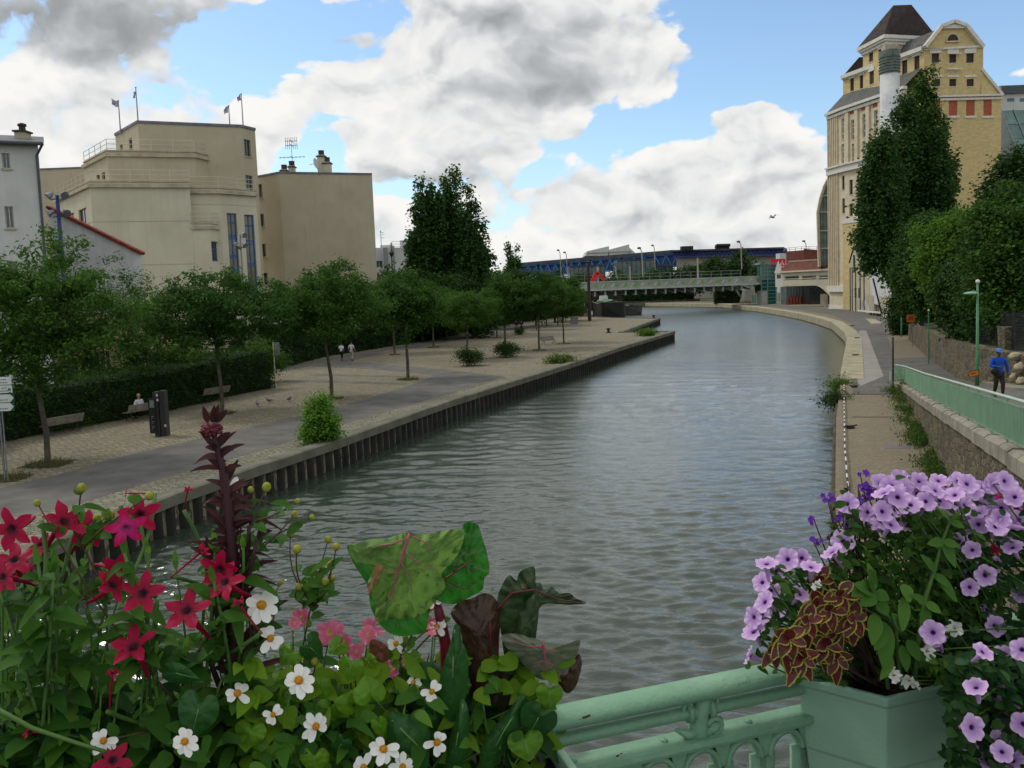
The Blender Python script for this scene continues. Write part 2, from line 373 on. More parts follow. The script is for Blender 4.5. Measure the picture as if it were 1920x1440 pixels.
M_pile = mat('sheet_piles', srgb(46,44,36), srgb(26,31,22), 1.2, .8, .4, 10, streak=.5)
M_earth = mat('earth', srgb(70,72,48), srgb(50,60,34), .2, 1, .4, 3)
M_soil = mat('tree_pit_soil', srgb(74,70,46), srgb(58,66,34), 2, 1, .6, 20)
# --- water
mw = bpy.data.materials.new('canal_water'); mw.use_nodes = True; t = NT(mw.node_tree); b = t.n['Principled BSDF']
b.inputs['Base Color'].default_value = (.030, .046, .033, 1); b.inputs['Roughness'].default_value = .045; b.inputs['IOR'].default_value = 1.42; b.inputs['Specular IOR Level'].default_value = 1.0
co = t.node('ShaderNodeTexCoord').outputs['Object']
cw = t.mapping(co, scale=(1, 1.5, 1), rot=(0, 0, math.radians(-8)))
n1 = t.noise(cw, .42, 3, .5, .6); n2 = t.noise(cw, 1.7, 4, .6, .9); n3 = t.noise(t.mapping(co, scale=(1, 1.9, 1), rot=(0,0,.3)), 5.5, 3, .55, .5)
dist_ = t.vm('LENGTH', co); patch = t.rng(t.noise(co, .06, 3), .35, .65, .55, 1.0)
h = t.m('ADD', t.m('ADD', t.m('MULTIPLY', n1, .02), t.m('MULTIPLY', t.m('MULTIPLY', n2, patch), t.rng(dist_, 90, 150, .015, .13))), t.m('MULTIPLY', t.m('MULTIPLY', n3, patch), t.rng(dist_, 50, 130, .032, .03)))
t.put(b.inputs['Roughness'], t.rng(dist_, 50, 170, .03, .3))
bn = t.node('ShaderNodeBump'); bn.inputs['Strength'].default_value = .6; bn.inputs['Distance'].default_value = 1.0
t.l.new(h, bn.inputs['Height']); t.l.new(bn.outputs[0], b.inputs['Normal'])
import numpy as np
def water_mesh(y0=10.5, y1=150.0, NX=430, half=.72):
    ys = [y0]
    while ys[-1] < y1: ys.append(ys[-1]+max(.06, min(.9, ys[-1]**2/7200)))
    ys = np.array(ys); s = np.linspace(-1, 1, NX); Y, S = np.meshgrid(ys, s, indexing='ij'); X = S*Y*half+Y*.06
    g = np.random.default_rng(3); h = np.zeros_like(X)
    a1 = .5+.5*np.sin(X*.11+Y*.07+1.3)*np.sin(Y*.05-X*.06); a2 = .5+.5*np.sin(X*.23-Y*.12+np.sin(Y*.08)*2); env = .55+.35*a1+.30*a2*a1
    for lam, n, st in ((3.2,6,.014),(1.6,10,.038),(.9,16,.08),(.5,20,.16),(.3,24,.19)):
        for _ in range(n):
            l = lam*g.uniform(.72,1.35); th = math.radians(78)+g.normal()*.34; k = 2*math.pi/l; amp = st/k*math.sqrt(2/n)*g.uniform(.6,1.4)
            ph = (X*math.cos(th)+Y*math.sin(th))*k+g.uniform(0,6.28); fade = np.clip((l/(Y**2/7200+.02)-1.6)/2.5, 0, 1)
            h += amp*(np.sin(ph)+.22*np.cos(2*ph))*fade
    e = np.clip((Y-y0)/1.0,0,1)*np.clip((y1-Y)/25,0,1)*np.clip((1-abs(S))/.03,0,1); h = h*env*e
    V = np.stack([X,Y,h],-1).reshape(-1,3); ny = len(ys); i = (np.arange(ny-1)[:,None]*NX+np.arange(NX-1)[None]).ravel(); F = np.stack([i,i+1,i+NX+1,i+NX],1)
    L0, R0, L1, R1 = 0, NX-1, (ny-1)*NX, ny*NX-1; far = [(-3000,-200,0),(3000,-200,0),(3000,y0,0),(3000,y1,0),(3000,900,0),(-3000,900,0),(-3000,y1,0),(-3000,y0,0)]; o = len(V)
    V = np.vstack([V, np.array(far,float)]); quads = [(o,o+1,o+2,R0),(o,R0,L0,o+7),(o+7,L0,L1,o+6),(R0,o+2,o+3,R1),(L1,R1,o+4,o+5),(R1,o+3,o+4,o+4)]
    me = bpy.data.meshes.new('water'); me.from_pydata(V.tolist(), [], F.tolist()+[(o,o+1,o+2,R0),(o,R0,L0,o+7),(o+7,L0,L1,o+6),(R0,o+2,o+3,R1),(L1,R1,o+4,o+5),(R1,o+3,o+4),(o+6,L1,o+5)])
    me.polygons.foreach_set('use_smooth', [True]*len(me.polygons)); me.materials.append(mw); me.update(); w_ = bpy.data.objects.new('water', me); C.objects.link(w_); return w_
struct(water_mesh())
def xy(pts): return [(p[0], p[1]) for p in pts]
# --- left bank, right bank and far bank
Ledge = [(-24.5,-20), (-15.3,9.5)] + xy([P(*q) for q in [(0,1060),(325,930),(480,878),(632,828),(830,757.5),(1000,705),(1080,680),(1160,653),(1264,622)]])
Lback = xy([P(*q) for q in [(1165,623.5),(1237,597),(1148,596)]])
Lbarge = [(14.6,175), (4.5,205), (-6,235), (-20,284)]
Redge = [(-8.6,-20), (2.9,7)] + xy([P(*q) for q in [(1566,930),(1567,840),(1568,783),(1577,711),(1586,660),(1590,635),(1585,623),(1561,604),(1531,595),(1500,588),(1460,581.5),(1420,576),(1385,573)]]) + [(60.5,235),(46,284)]
g = MB()
g.prism(Ledge+Lback+Lbarge+[(-20,284.01),(-2500,284.01),(-2500,-20)], -1.5, 1.1, False)
struct(g.build('left_bank_ground', M_cobble))
g = MB(); g.prism(Redge+[(46,284.01),(2500,284.01),(2500,-20)], -1.5, 1.096, False)
struct(g.build('right_bank_ground', M_concrete))
g = MB(); g.add([(-4000,284,1.09),(4000,284,1.09),(4000,6000,1.09),(-4000,6000,1.09),(-4000,284,-1),(4000,284,-1)], [(0,1,2,3),(4,5,1,0)])
struct(g.build('ground', M_earth))
g = MB(); g.prism([(-30,283.2),(60,283.2),(60,283.9),(-30,283.9)], -.5, 1.3); struct(g.build('far_bank_kerb', M_coping))

def offset(pts, d):
    """plan polyline moved d to its left"""
    out = []
    for i, p in enumerate(pts):
        a = Vector(pts[max(i-1,0)]); b_ = Vector(pts[min(i+1,len(pts)-1)]); q = Vector(p)
        n = Vector((0,0))
        if i > 0: e = (q-a).normalized(); n += Vector((-e.y, e.x))
        if i < len(pts)-1: e = (b_-q).normalized(); n += Vector((-e.y, e.x))
        n.normalize(); out.append((q.x+n.x*d, q.y+n.y*d))
    return out
def resample(pts, step):
    out = [Vector(pts[0])]
    for a, b_ in zip(pts[:-1], pts[1:]):
        a = Vector(a); b_ = Vector(b_); L = (b_-a).length; n = max(1, int(L/step))
        for i in range(1, n+1): out.append(a.lerp(b_, i/n))
    return out
def strip(pts, d0, d1, z0, z1, mb=None, jit=0, round_=0.0):
    """long slab between offsets d0 (outer) and d1 (inner); round_ chamfers the outer top edge"""
    mb = mb or MB(); A = offset(pts, d0); A2 = offset(pts, d0+round_ if d1 > d0 else d0-round_); B = offset(pts, d1); n = len(pts)
    vs = []; 
    for i in range(n):
        j = (noise.noise(Vector((A[i][0]*.7, A[i][1]*.7, 3)))*jit)
        k = (noise.noise(Vector((A[i][0]*1.3, A[i][1]*1.3, 9)))*jit)
        vs += [(A[i][0]+k,A[i][1]+k,z0),(A[i][0]+k,A[i][1]+k,z1+j-round_*.7),(A2[i][0]+k,A2[i][1]+k,z1+j),(B[i][0],B[i][1],z1+j*.5),(B[i][0],B[i][1],z0)]
    fs = []
    for i in range(n-1):
        for k in range(5): fs.append((i*5+k, i*5+(k+1)%5, (i+1)*5+(k+1)%5, (i+1)*5+k))
    fs += [(0,1,2,3,4), tuple((n-1)*5+k for k in (4,3,2,1,0))]
    if d1 > d0: fs = [f[::-1] for f in fs]
    return mb.add(vs, fs)
# left quay coping (water on the right of the polyline)
Lr = resample(Ledge[1:], 1.2)
c_ = strip(Lr, -.16, .42, .84, 1.22, jit=.03, round_=.07); struct(c_.build('left_quay_coping', M_coping))
c_ = strip(resample([Ledge[-1], Lback[0]], 1.2), -.12, .4, .84, 1.2, round_=.05); strip(resample([Lback[0], Lback[1]], 1.2), -.16, .42, .84, 1.22, c_, .02, .07); strip(resample([Lback[1], Lback[2]]+Lbarge, 2.5), -.12, .4, .84, 1.2, c_, 0, .05)
struct(c_.build('jetty_coping', M_coping))
# sheet piles under the coping: corrugated steel
def piles(pts, mb, per=.62, amp=.16):
    rs = resample(pts, per/4); top = .86; o = []
    for i, p in enumerate(rs):
        a = rs[max(i-1,0)]; b_ = rs[min(i+1,len(rs)-1)]; e = (b_-a).normalized(); nrm = Vector((e.y, -e.x)); k = (0, 1, 1, 0)[i % 4]
        o.append(p+nrm*(.02+amp*k-.04))
    vs = [(q.x,q.y,-.6) for q in o]+[(q.x,q.y,top) for q in o]; n = len(o)
    mb.add(vs, [(i,i+1,n+i+1,n+i) for i in range(n-1)])
pm = MB(); piles(Ledge[1:], pm); piles([Lback[0], Lback[1]], pm)
struct(pm.build('left_quay_sheet_piles', M_pile))
# asphalt paths on the left quay
def pxprism(pts, z0, z1, fn=P): return [(fn(*q).x, fn(*q).y) for q in pts]
a = MB()
path = [(-400,1105),(0,975),(107,955),(207,927),(345,885),(420,864),(507,840),(600,809),(625,802),(830,742),(900,722),(946,706),(880,698),(812,691),(730,684),(650,677),(700,667),(830,643),(940,623),(1060,603),(1052,600.5),(930,618),(820,637),(690,661),(615,672),(520,690),(522,698),(580,686.5),(700,692),(812,703),(812,707),(770,722),(675,752),(580,776),(520,789),(375,822),(212,860),(110,890),(0,915),(-400,1010)]
a.prism(pxprism(path, 0, 0), 1.0, 1.106); struct(a.build('quay_path', M_asphalt))
a = MB(); a.prism(pxprism([(577,704),(600,701),(700,704),(812,706.5),(700,706.3),(600,704.5)], 0, 0), 1.0, 1.105)
a.prism(pxprism([(530,713),(600,713),(700,716),(770,719),(760,721.5),(650,718.5),(530,716)], 0, 0), 1.0, 1.105); struct(a.build('quay_path_bands', M_asphalt))
a = MB(); rp = resample(Ledge[1:], 2)
A = offset(rp, .42); B = [P(*q) for q in []]
near_edge = [(-15.9,9.6)]+xy([P(*q) for q in [(0,975),(107,955),(207,927),(345,885),(420,864),(507,840),(625,802),(830,742),(946,706),(1100,660)]])
q_ = [tuple(x) for x in offset(Ledge[1:9], .4)]
a.prism(q_+near_edge[::-1], 1.0, 1.103); struct(a.build('quay_cobble_strip', M_cobble2))
# --- right bank
yc = resample(Redge[5:], 1.5)
c_ = strip(yc, .1, -1.25, .1, 1.14, jit=.01, round_=.05); struct(c_.build('right_quay_coping', M_ycoping))
M_darkwall = mat('mossy_quay_wall', srgb(92,84,66), srgb(54,52,38), 1.4, .95, .6, 8, streak=.6)
c_ = strip(resample(Redge[1:6], 1.0), .12, -.45, -.5, .92, jit=.03, round_=.04); struct(c_.build('right_quay_wall', M_darkwall))
a = MB(); a.prism(pxprism([(1598,738),(1678,738),(1700,745),(1660,620),(1712,618),(1700,608),(1645,588),(1602,582),(1566,580),(1470,572.5),(1400,569),(1400,571.2),(1470,577.5),(1560,590),(1596,607),(1608,624),(1604,690)], 0, 0), 1.0, 1.106)
struct(a.build('right_quay_road', M_asphalt))
a = MB(); a.prism(pxprism([(1611,620),(1624,620),(1657,706),(1608,726)], 0, 0), 1.0, 1.112); struct(a.build('pale_road_patch', M_asphalt_light))
a = MB(); a.prism(pxprism([(1622,597),(1640,598),(1655,606),(1634,607)], 0, 0), 1.0, 1.112); struct(a.build('cobbled_apron', M_ycoping))
# joints and drain on the towpath
M_dark = mat('dark_joint', srgb(60,54,44), srgb(44,42,36), 3)
a = MB()
for y0, y1 in ((738.5, 740), (781.2, 782.4)):
    a.prism(pxprism([(1597,y0),(1694 if y0 > 760 else 1678,y0),(1694 if y0 > 760 else 1678,y1),(1597,y1)], 0, 0), 1.0, 1.1005)
struct(a.build('towpath_joints', M_dark))
a = MB(); a.prism(pxprism([(1659,836),(1706,834),(1708,840),(1658,842)], 0, 0), 1.0, 1.102)
struct(a.build('towpath_grate', mat('grate', srgb(112,108,112), srgb(84,82,86), 20, .6)))
# ramp road: left edge = parapet wall line, right edge = stone wall line
RL = [Vector((21.9+.402*(y-46.9), y)) for y in (47.5,44,40,36,31,26,20,13.6,6,0,-6)]
wallpx = [(1703,636),(1741,672),(1778,698.5),(1822,716.5),(1870,721),(1925,726)]
WR = [PR(*q) for q in wallpx]
def wall_x(y):
    pts = [(p.y, p.x) for p in WR]
    for (y0, x0), (y1, x1) in zip(pts[:-1], pts[1:]):
        if y <= y0 and y >= y1: return x0+(x1-x0)*(y-y0)/(y1-y0)
    if y > pts[0][0]: (y0, x0), (y1, x1) = pts[0], pts[1]
    else: (y0, x0), (y1, x1) = pts[-2], pts[-1]
    return x0+(x1-x0)*(y-y0)/(y1-y0)
ys = [60,56,52,47.5,44,40,36,31,26,20,13.6,6,0,-6]
a = MB(); vs = []; fs = []
for y in ys:
    z = road_z(y)+.01; xl = 21.9+.402*(y-46.9)+.35; xr = max(wall_x(y) if y > 28 else wall_x(28)+(y-28)*.3, xl+5)
    vs += [(xl,y,z),(xr-1.4,y,z),(xr-1.4,y,z+.1),(xr+.4,y,z+.1)]
n_ = len(ys)
a.add([v for v in vs], [f for i in range(n_-1) for f in [((i+1)*4, (i+1)*4+1, i*4+1, i*4)]]); struct(a.build('ramp_road', M_asphalt))
a = MB(); a.add(vs, [f for i in range(n_-1) for f in [((i+1)*4+1,(i+1)*4+2,i*4+2,i*4+1), ((i+1)*4+2,(i+1)*4+3,i*4+3,i*4+2)]])
struct(a.build('ramp_pavement', mat('pavement', srgb(138,134,120), srgb(116,112,100), .8, .92, .4, 20)))
# bridge deck the photographer stands on, its rail line
r0 = P(1040,1345,6.3); r1 = P(1480,1255,6.3); RD = Vector((r1.x-r0.x, r1.y-r0.y)).normalized(); RN = Vector((RD.y, -RD.x))   # RN points back to the camera
def railpt(u, off, z): return Vector((r0.x+RD.x*u+RN.x*off, r0.y+RD.y*u+RN.y*off, z))
a = MB(); a.prism([tuple(railpt(u, o, 0).xy) for u, o in ((-14,-.25),(9,-.25),(9,7),(-14,7))], 4.9, 5.35); struct(a.build('bridge_deck', M_asphalt))
# ================================================================ LEFT BANK BUILDINGS
M_cream = mat('cream_render', srgb(202,195,172), srgb(184,177,154), .25, .92, .3, 30, streak=.22)
M_cream2 = mat('grey_beige_and_shade_render', srgb(184,174,150), srgb(170,160,136), .3, .92, .35, 30, streak=.18)  # plain grey beige walls, and painted shade on the stepped block's upper storeys
M_cornice = mat('cornice_stone', srgb(190,180,154), srgb(150,142,120), 1.2, .85, .2, 12, streak=.2)
M_cap = mat('zinc_capping', srgb(120,118,128), srgb(92,92,104), 1, .6, metal=.3)
M_white = mat('white_render', srgb(205,206,202), srgb(186,188,184), .4, .9, .3, 20, streak=.22)
M_white_old = mat('stained_white_render', srgb(210,210,208), srgb(178,180,182), .5, .92, .3, 12, streak=.5)
M_frame = mat('window_frame', srgb(120,116,106), None, 5, .6)
M_framed = mat('dark_frame', srgb(60,56,52), None, 5, .6)
M_framew = mat('white_frame', srgb(196,194,186), None, 5, .6)
M_blue = mat('blue_joinery', srgb(44,92,150), srgb(34,74,128), 2, .5)
G_dark = glassmat('dark_glass', (.03,.035,.035)); G_amber = glassmat('curtained_glass', (.16,.13,.06), .2); G_teal = glassmat('teal_glass', (.06,.17,.17), .1)
M_rail = mat('pale_railing', srgb(200,196,180), None, 8, .6)
M_tile = mat('roof_tiles', srgb(138,60,40), srgb(96,40,30), 4, .9, .5, 12)
M_zinc = mat('zinc_roof', srgb(84,88,94), srgb(62,66,72), 1.5, .55, .1, 10)
M_pot = mat('chimney_pots', srgb(86,66,56), srgb(52,42,38), 6, .9)
M_steel = mat('galvanised_steel', srgb(150,152,154), srgb(118,120,124), 5, .5, metal=.6)
M_blackiron = mat('black_iron', srgb(38,38,40), srgb(26,26,28), 5, .6)
M_bluepole = mat('blue_paint', srgb(40,56,120), srgb(30,44,98), 4, .45)
M_bone = brickmat('beige_wall_tiles', srgb(196,178,142), srgb(184,164,130), srgb(150,134,106), 1, .42, .22, .02, .8, .3, .2, .4, up=True)
M_tan = mat('tan_metal_panel', srgb(120,100,70), None, 4)

def railing(mb, pts, z, h=1.0, post=1.6, r=.03, rails=(1.0,.55,.12)):
    pts = [Vector(p) for p in pts]; rs = resample(pts, post)
    for p in rs: mb.tube([(p.x,p.y,z),(p.x,p.y,z+h)], r, 5)
    for k in rails:
        mb.tube([(p.x,p.y,z+h*k) for p in rs], r*.9, 5)
def stacked(parent, name, corners, ztop, back, holes, material, capmat, cap=.12, zb=1.1, glass=None, frame=None, cornice=0, belts=()):
    """a volume whose front outline is corners (left to right), closed behind at distance back; holes[i] = windows on face i given by photo pixels"""
    m = MB(); n = len(corners); gs = []
    for i in range(n-1):
        hs = [pxhole(corners[i], corners[i+1], *q[:4]) for q in holes.get(i, [])]
        g_ = wallplane(m, corners[i], corners[i+1], zb, ztop, hs); gs.append((g_, hs, holes.get(i, [])))
    A, B = corners[0], corners[-1]; kx = 1.12*B[0]/B[1]*back[1]; A2 = (A[0]+kx-back[0]*0, A[1]+back[1]); B2 = (B[0]+kx, B[1]+back[1])
    for p, q in ((B, B2), (B2, A2), (A2, A)): m.add([(p[0],p[1],zb),(q[0],q[1],zb),(q[0],q[1],ztop),(p[0],p[1],ztop)], [(0,1,2,3)])
    poly = [tuple(c[:2]) for c in corners]+[B2, A2]
    m.add([(p[0],p[1],ztop) for p in poly], [tuple(range(len(poly)))])
    w_ = m.build(name, material, parent)
    cm = MB(); out = offset([tuple(c[:2]) for c in corners], -.1); inn_ = offset([tuple(c[:2]) for c in corners], .3)
    for i in range(n-1):
        cm.prism([out[i], out[i+1], inn_[i+1], inn_[i]], ztop+.003, ztop+cap)
        if cornice:
            o2 = offset([tuple(c[:2]) for c in corners], -cornice)
            cm.prism([o2[i], o2[i+1], inn_[i+1], inn_[i]], ztop-.5, ztop-.2)
    bx_ = [tuple(inn_[-1]), B2, A2, tuple(inn_[0])]
    cm.build('coping', capmat, w_)
    for (g_, hs, hl) in gs:
        for h_, q in zip(hs, hl):
            kind = q[4] if len(q) > 4 else 'std'
            if kind == 'tall': window(g_, *h_, w_, M_blue, G_amber, nx=2, fr=.12, bars=[.13,.33,.36,.62,.66,.86], depth=.22)
            elif kind == 'shop': window(g_, *h_, w_, M_blue, G_dark, nx=2, fr=.1, bars=[.62])
            elif kind == 'door': window(g_, *h_, w_, M_framed, G_dark, name='door', nx=1, fr=.1)
            else: window(g_, *h_, w_, frame or M_frame, glass or G_dark, nx=2, sill=M_cornice)
    return w_, gs
def K(px, py, y): d = D(px, py, y); return (d.x, d.y)
# ---- art deco block stepped back storey by storey
bld = root('stepped_apartment_block', (-30, 84, 1.1), 'cream art deco block of stepped terraces with flags on its roof', 'building')
cA = [K(216,254,83.4), K(258,231,78), K(452,238,81.6), K(478,242,83.4)]; zA = D(258,231,78).z
cB = [K(157,306,82), K(200,283,76), K(365,287,78.4), K(391,293,80.6)]; zB = D(200,283,76).z
cC = [K(105,372,84), K(168,341,74), K(355,341,76.6)]; zC = D(168,341,74).z
cD = [K(355.5,353,77.4), K(410,353,78.2), K(480.5,364,81.3)]; zD = D(356,353,77.4).z
cE = [K(358,420,76.6), K(392,420,76.9), K(413,424,78.5)]; zE = D(360,420,76.6).z
wA,_ = stacked(bld, 'top_storey', cA, zA, (-.3,14), {0: [(225,271,230,282),(241,259,248,282)], 2: [(458,262,470,293),(461,329,474,362)]}, M_cream2, M_cap, .25)  # top two storeys take the greyer render: shade put into their colour
wB,_ = stacked(bld, 'upper_storey', cB, zB, (-.3,12), {0: [(181,327,187,338),(191,323,197,338)]}, M_cream2, M_cornice, .1, cornice=.25)
wC,_ = stacked(bld, 'left_wing', cC, zC, (-.3,8), {0: [(127,400,140,430),(148,391,163,425)]}, M_cream, M_cornice, .1, cornice=.3)
wD,_ = stacked(bld, 'right_wing', cD, zD, (-.3,9.5), {1: [(429,400,447,523,'tall'),(462,403,480,545,'tall')]}, M_cream, M_cornice, .1, cornice=.3)
wE,_ = stacked(bld, 'corner_bay', cE, zE, (-.05,1.2), {1: [(397,453,411,490,'shop')]}, M_cream, M_cornice, .12, cornice=.15)
# window on the set-back wall above the right wing
pw = [K(366,287,80.2), K(392,290,81.4)]
for (nm, cc, zz, par, offs) in (('terrace_railing', cB, zB, wB, -.05), ('terrace_railing', cC, zC, wC, -.05), ('terrace_railing', cD, zD, wD, -.05), ('terrace_railing', cE, zE, wE, .05)):
    m = MB(); railing(m, offset([tuple(c) for c in cc], -offs), zz+.12, .95); m.build(nm, M_rail, par)
# set-back window (its own recess on the top storey front)
p0, p1 = cA[1], cA[2]; h_ = pxhole(p0, p1, 371, 324, 386, 352)
u_ = (Vector(p1)-Vector(p0)).normalized(); gg = lambda a, z, d=0: Vector((p0[0]+u_.x*a-u_.y*(d-.28), p0[1]+u_.y*a+u_.x*(d-.28), z))
window(gg, *h_, wA, M_frame, G_dark, nx=2, sill=M_cornice)
# belt lines cut in the right wing and left wing render
m = MB()
for cc in (cC, cD):
    for zz in (16.2, 14.6, 12.6, 10.7, 8.8):
        q = offset([tuple(c) for c in cc], -.012)
        if cc is cC and zz not in (14.6, 10.7): continue
        for i in range(len(q)-1):
            if cc is cD and i == 1 and zz < 15.5: continue
            m.bar((q[i][0],q[i][1],zz), (q[i+1][0],q[i+1][1],zz), .03, .03)
m.build('joint_lines', M_cornice, bld)
# lower wing seen behind, between the two
bl = root('beige_flat_roofed_block', (-50, 95, 1.1), 'plain beige wall between the pale house and the stepped block', 'building')
stacked(bl, 'wall', [K(40,318,92), K(200,316.5,92)], D(100,317.5,92).z, (0,8), {}, M_cream2, M_cap, .15)
# flags
for i, (px, py0, py1, fl, sx, sy) in enumerate([(224,189,246,(209,188,221,204),-1,1), (257,164,228,(250,171,256,184),-1,1), (429,198,235,(420,199,428,213),-1,1), (454,176,237,(445,177,453,190),-1,1)]):
    yy = [81.5,79.5,82,83][i]; A = D(px+2, py1, yy); Bp = D(px, py0, yy)
    f = root('flag', (A.x, A.y, A.z-.3), ['white rooftop flag at the left corner, blowing straight out', 'drooping white flag on the tallest rooftop pole', 'smaller drooping white flag on the short pole by the right corner', 'white flag on the pole at the right roof corner'][i], 'flag', 'flags on the stepped block')
    m = MB(); m.tube([(A.x,A.y,A.z-.3),(A.x,A.y,Bp.z)], [.07,.045], 6); m.ball((A.x,A.y,Bp.z), .08, 6); m.build('pole', M_steel, f)
    L = D(fl[0], fl[1], yy); Q = D(fl[2], fl[3], yy); m = MB(); nx, nz = 7, 6; vs = []
    hh = abs(L.z-Q.z)*.8; wd = A.x-L.x
    for a_ in range(nx+1):
        for c in range(nz+1):
            s_ = a_/nx; drop = (.5*s_**1.5*hh if i in (1,2,3) else .12*math.sin(s_*5)*hh)
            vs.append((A.x-.05-s_*wd*(1-.15*(c/nz)), A.y+.12*math.sin(s_*7+c*.6+i), L.z-hh*c/nz*(1-.1*s_)-drop+(.15*hh if i == 0 else 0)*s_))
    m.add(vs, [(a_*(nz+1)+c, (a_+1)*(nz+1)+c, (a_+1)*(nz+1)+c+1, a_*(nz+1)+c+1) for a_ in range(nx) for c in range(nz)])
    m.build('cloth', mat('flag_cloth', srgb(190,192,206), srgb(120,126,160), 2.5, .9), f, True)
# ---- plain block with chimneys
b2 = root('blank_walled_block', (-22, 105, 1.1), 'tall block with a blank grey beige end wall beside the stepped block', 'building')
c2 = [K(484,333,100.5), K(523,325,98), K(697.5,327,102)]; z2 = D(523,325,98).z
stacked(b2, 'wall', c2, z2, (0,12), {0: [(484.5,345,492,371),(487,401,495.5,425),(490.5,457,499,482),(492.5,512,503,539,'door')]}, M_cream2, M_cap, .2, frame=M_framew)
m = MB(); A = K(478,545,96.5); B_ = K(526,542,96.5); zb_ = D(500,552,96.5).z
m.bar((A[0],A[1],zb_+1.05),(B_[0],B_[1],zb_+1.05), .3, .14); m.bar((A[0],A[1],zb_),(B_[0],B_[1],zb_), .3, .14)
for i in range(13):
    x = A[0]+(B_[0]-A[0])*i/12; m.lathe([(.06,.05),(.11,.3),(.06,.55),(.05,.8),(.09,.98)], (x,96.5,zb_), 6)
m.build('balustrade', M_rail, b2)
mm = MB(); mm.box(A[0]-.2, B_[0]+.1, 96.3, 99.5, zb_-8, zb_-.1); mm.build('terrace_base', M_cream, b2)
for (x0, x1, y0, lab) in ((600-4,608,282,None),(606,619,295,None),(541,551,302,None),(526,537,309,None)):
    yy = 100+R.random(); a_ = D(x0, 326, yy); c_2 = D(x1, y0+8, yy)
    m = MB(); m.box(a_.x, c_2.x, yy, yy+.8, a_.z-1, c_2.z); ch = m.build('chimney', M_cream, b2)
    m = MB(); cx = (a_.x+c_2.x)/2; m.box(a_.x-.12, c_2.x+.12, yy-.12, yy+.92, c_2.z-.22, c_2.z-.1); m.lathe([(.36,-.1),(.34,.5),(.4,.55)], (cx,yy+.4,c_2.z), 10); m.build('pot', M_pot, ch)
m = MB(); a_ = D(549.5, 327, 100.5); tz = D(549.5, 258, 100.5).z
m.tube([(a_.x,100.5,a_.z-.5),(a_.x,100.5,tz)], .03, 5)
for k, (zz, wd) in enumerate(((tz-.4,.9),(tz-.9,.9),(tz-2.3,1.9))):
    m.bar((a_.x-wd*.8,100.5,zz),(a_.x+wd*.8,100.5,zz), .05, .05)
    for j in range(-3, 4): m.bar((a_.x+j*wd*.25,100.5,zz-(.45 if k < 2 else .1)),(a_.x+j*wd*.25,100.5,zz+(.45 if k < 2 else .1)), .04, .04)
    m.bar((a_.x,99.6,zz),(a_.x,101.3,zz), .04, .04)
tag(m.build('rooftop_antenna', M_blackiron, None, loc=(a_.x,100.5,a_.z)), 'television antenna mast on the roof of the blank walled block', 'antenna')
ds = root('satellite_dish', tuple(D(590, 307, 99.5)), 'round satellite dish beside the tall rooftop chimney', 'satellite dish')
p_ = D(590, 307, 99.5); m = MB(); m.lathe([(.02,.0),(.35,.05),(.62,.18),(.64,.2),(.6,.2)], (0,0,0), 16); m.xform(Matrix.Translation(p_) @ Matrix.Rotation(math.radians(80), 4, 'Y') @ Matrix.Rotation(math.radians(15), 4, 'X')); m.build('dish', M_white, ds, True)
m = MB(); m.tube([p_, p_+Vector((-.6,-.1,-.1))], .03, 5); m.tube([p_+Vector((.1,0,0)), p_+Vector((.5,.2,-1.4))], .03, 5); m.build('arm', M_steel, ds)
# ---- pale house at the left edge
h1 = root('pale_corner_house', (-30, 52, 1.1), 'pale grey house at the left edge with small windows and a zinc gutter', 'house')
ch1 = [K(-260,247,46.5), K(71,272,50.5)]; zh = D(71,273,50.5).z
wh,_ = stacked(h1, 'wall', ch1, zh, (-.6,9), {0: [(4,287,19,316),(9.5,387,26,428),(17,490,34,530)]}, M_white, M_zinc, .12, frame=M_framew)
m = MB(); o_ = offset(ch1, -.35); i_ = offset(ch1, 5)
m.add([(o_[0][0],o_[0][1],zh+.15),(o_[1][0]+.35,o_[1][1],zh+.15),(i_[1][0]+.35,i_[1][1],zh+1.4),(i_[0][0],i_[0][1],zh+1.4),(o_[0][0],o_[0][1],zh+.02),(o_[1][0]+.35,o_[1][1],zh+.02),(i_[1][0]+.35,i_[1][1],zh+1.2),(i_[0][0],i_[0][1],zh+1.2)],[(0,1,2,3),(7,6,5,4),(0,4,5,1),(1,5,6,2)])
rf = m.build('roof', M_zinc, h1)
m = MB(); m.tube([(o_[0][0],o_[0][1]-.08,zh+.02),(o_[1][0]+.4,o_[1][1]-.08,zh+.02)], .11, 8); m.tube([(o_[1][0]+.3,o_[1][1]-.05,zh),(ch1[1][0]-.05,ch1[1][1]-.12,zh-.6),(ch1[1][0]-.05,ch1[1][1]-.12,1.1)], .075, 6); m.build('gutter', M_zinc, h1)
a_ = D(28, 268, 51.5); b_ = D(44, 247, 51.5); m = MB(); m.box(a_.x, b_.x, 51.5, 52.3, zh, b_.z-.0); cc_ = m.build('chimney', M_cream2, rf)
m = MB(); m.box(a_.x-.08, b_.x+.08, 51.4, 52.4, b_.z+.02, b_.z+.12); m.lathe([(.2,.12),(.18,.4),(.26,.42),(.24,.55),(.05,.62)], ((a_.x+b_.x)/2,51.9,b_.z), 10); m.build('pot', M_pot, cc_)
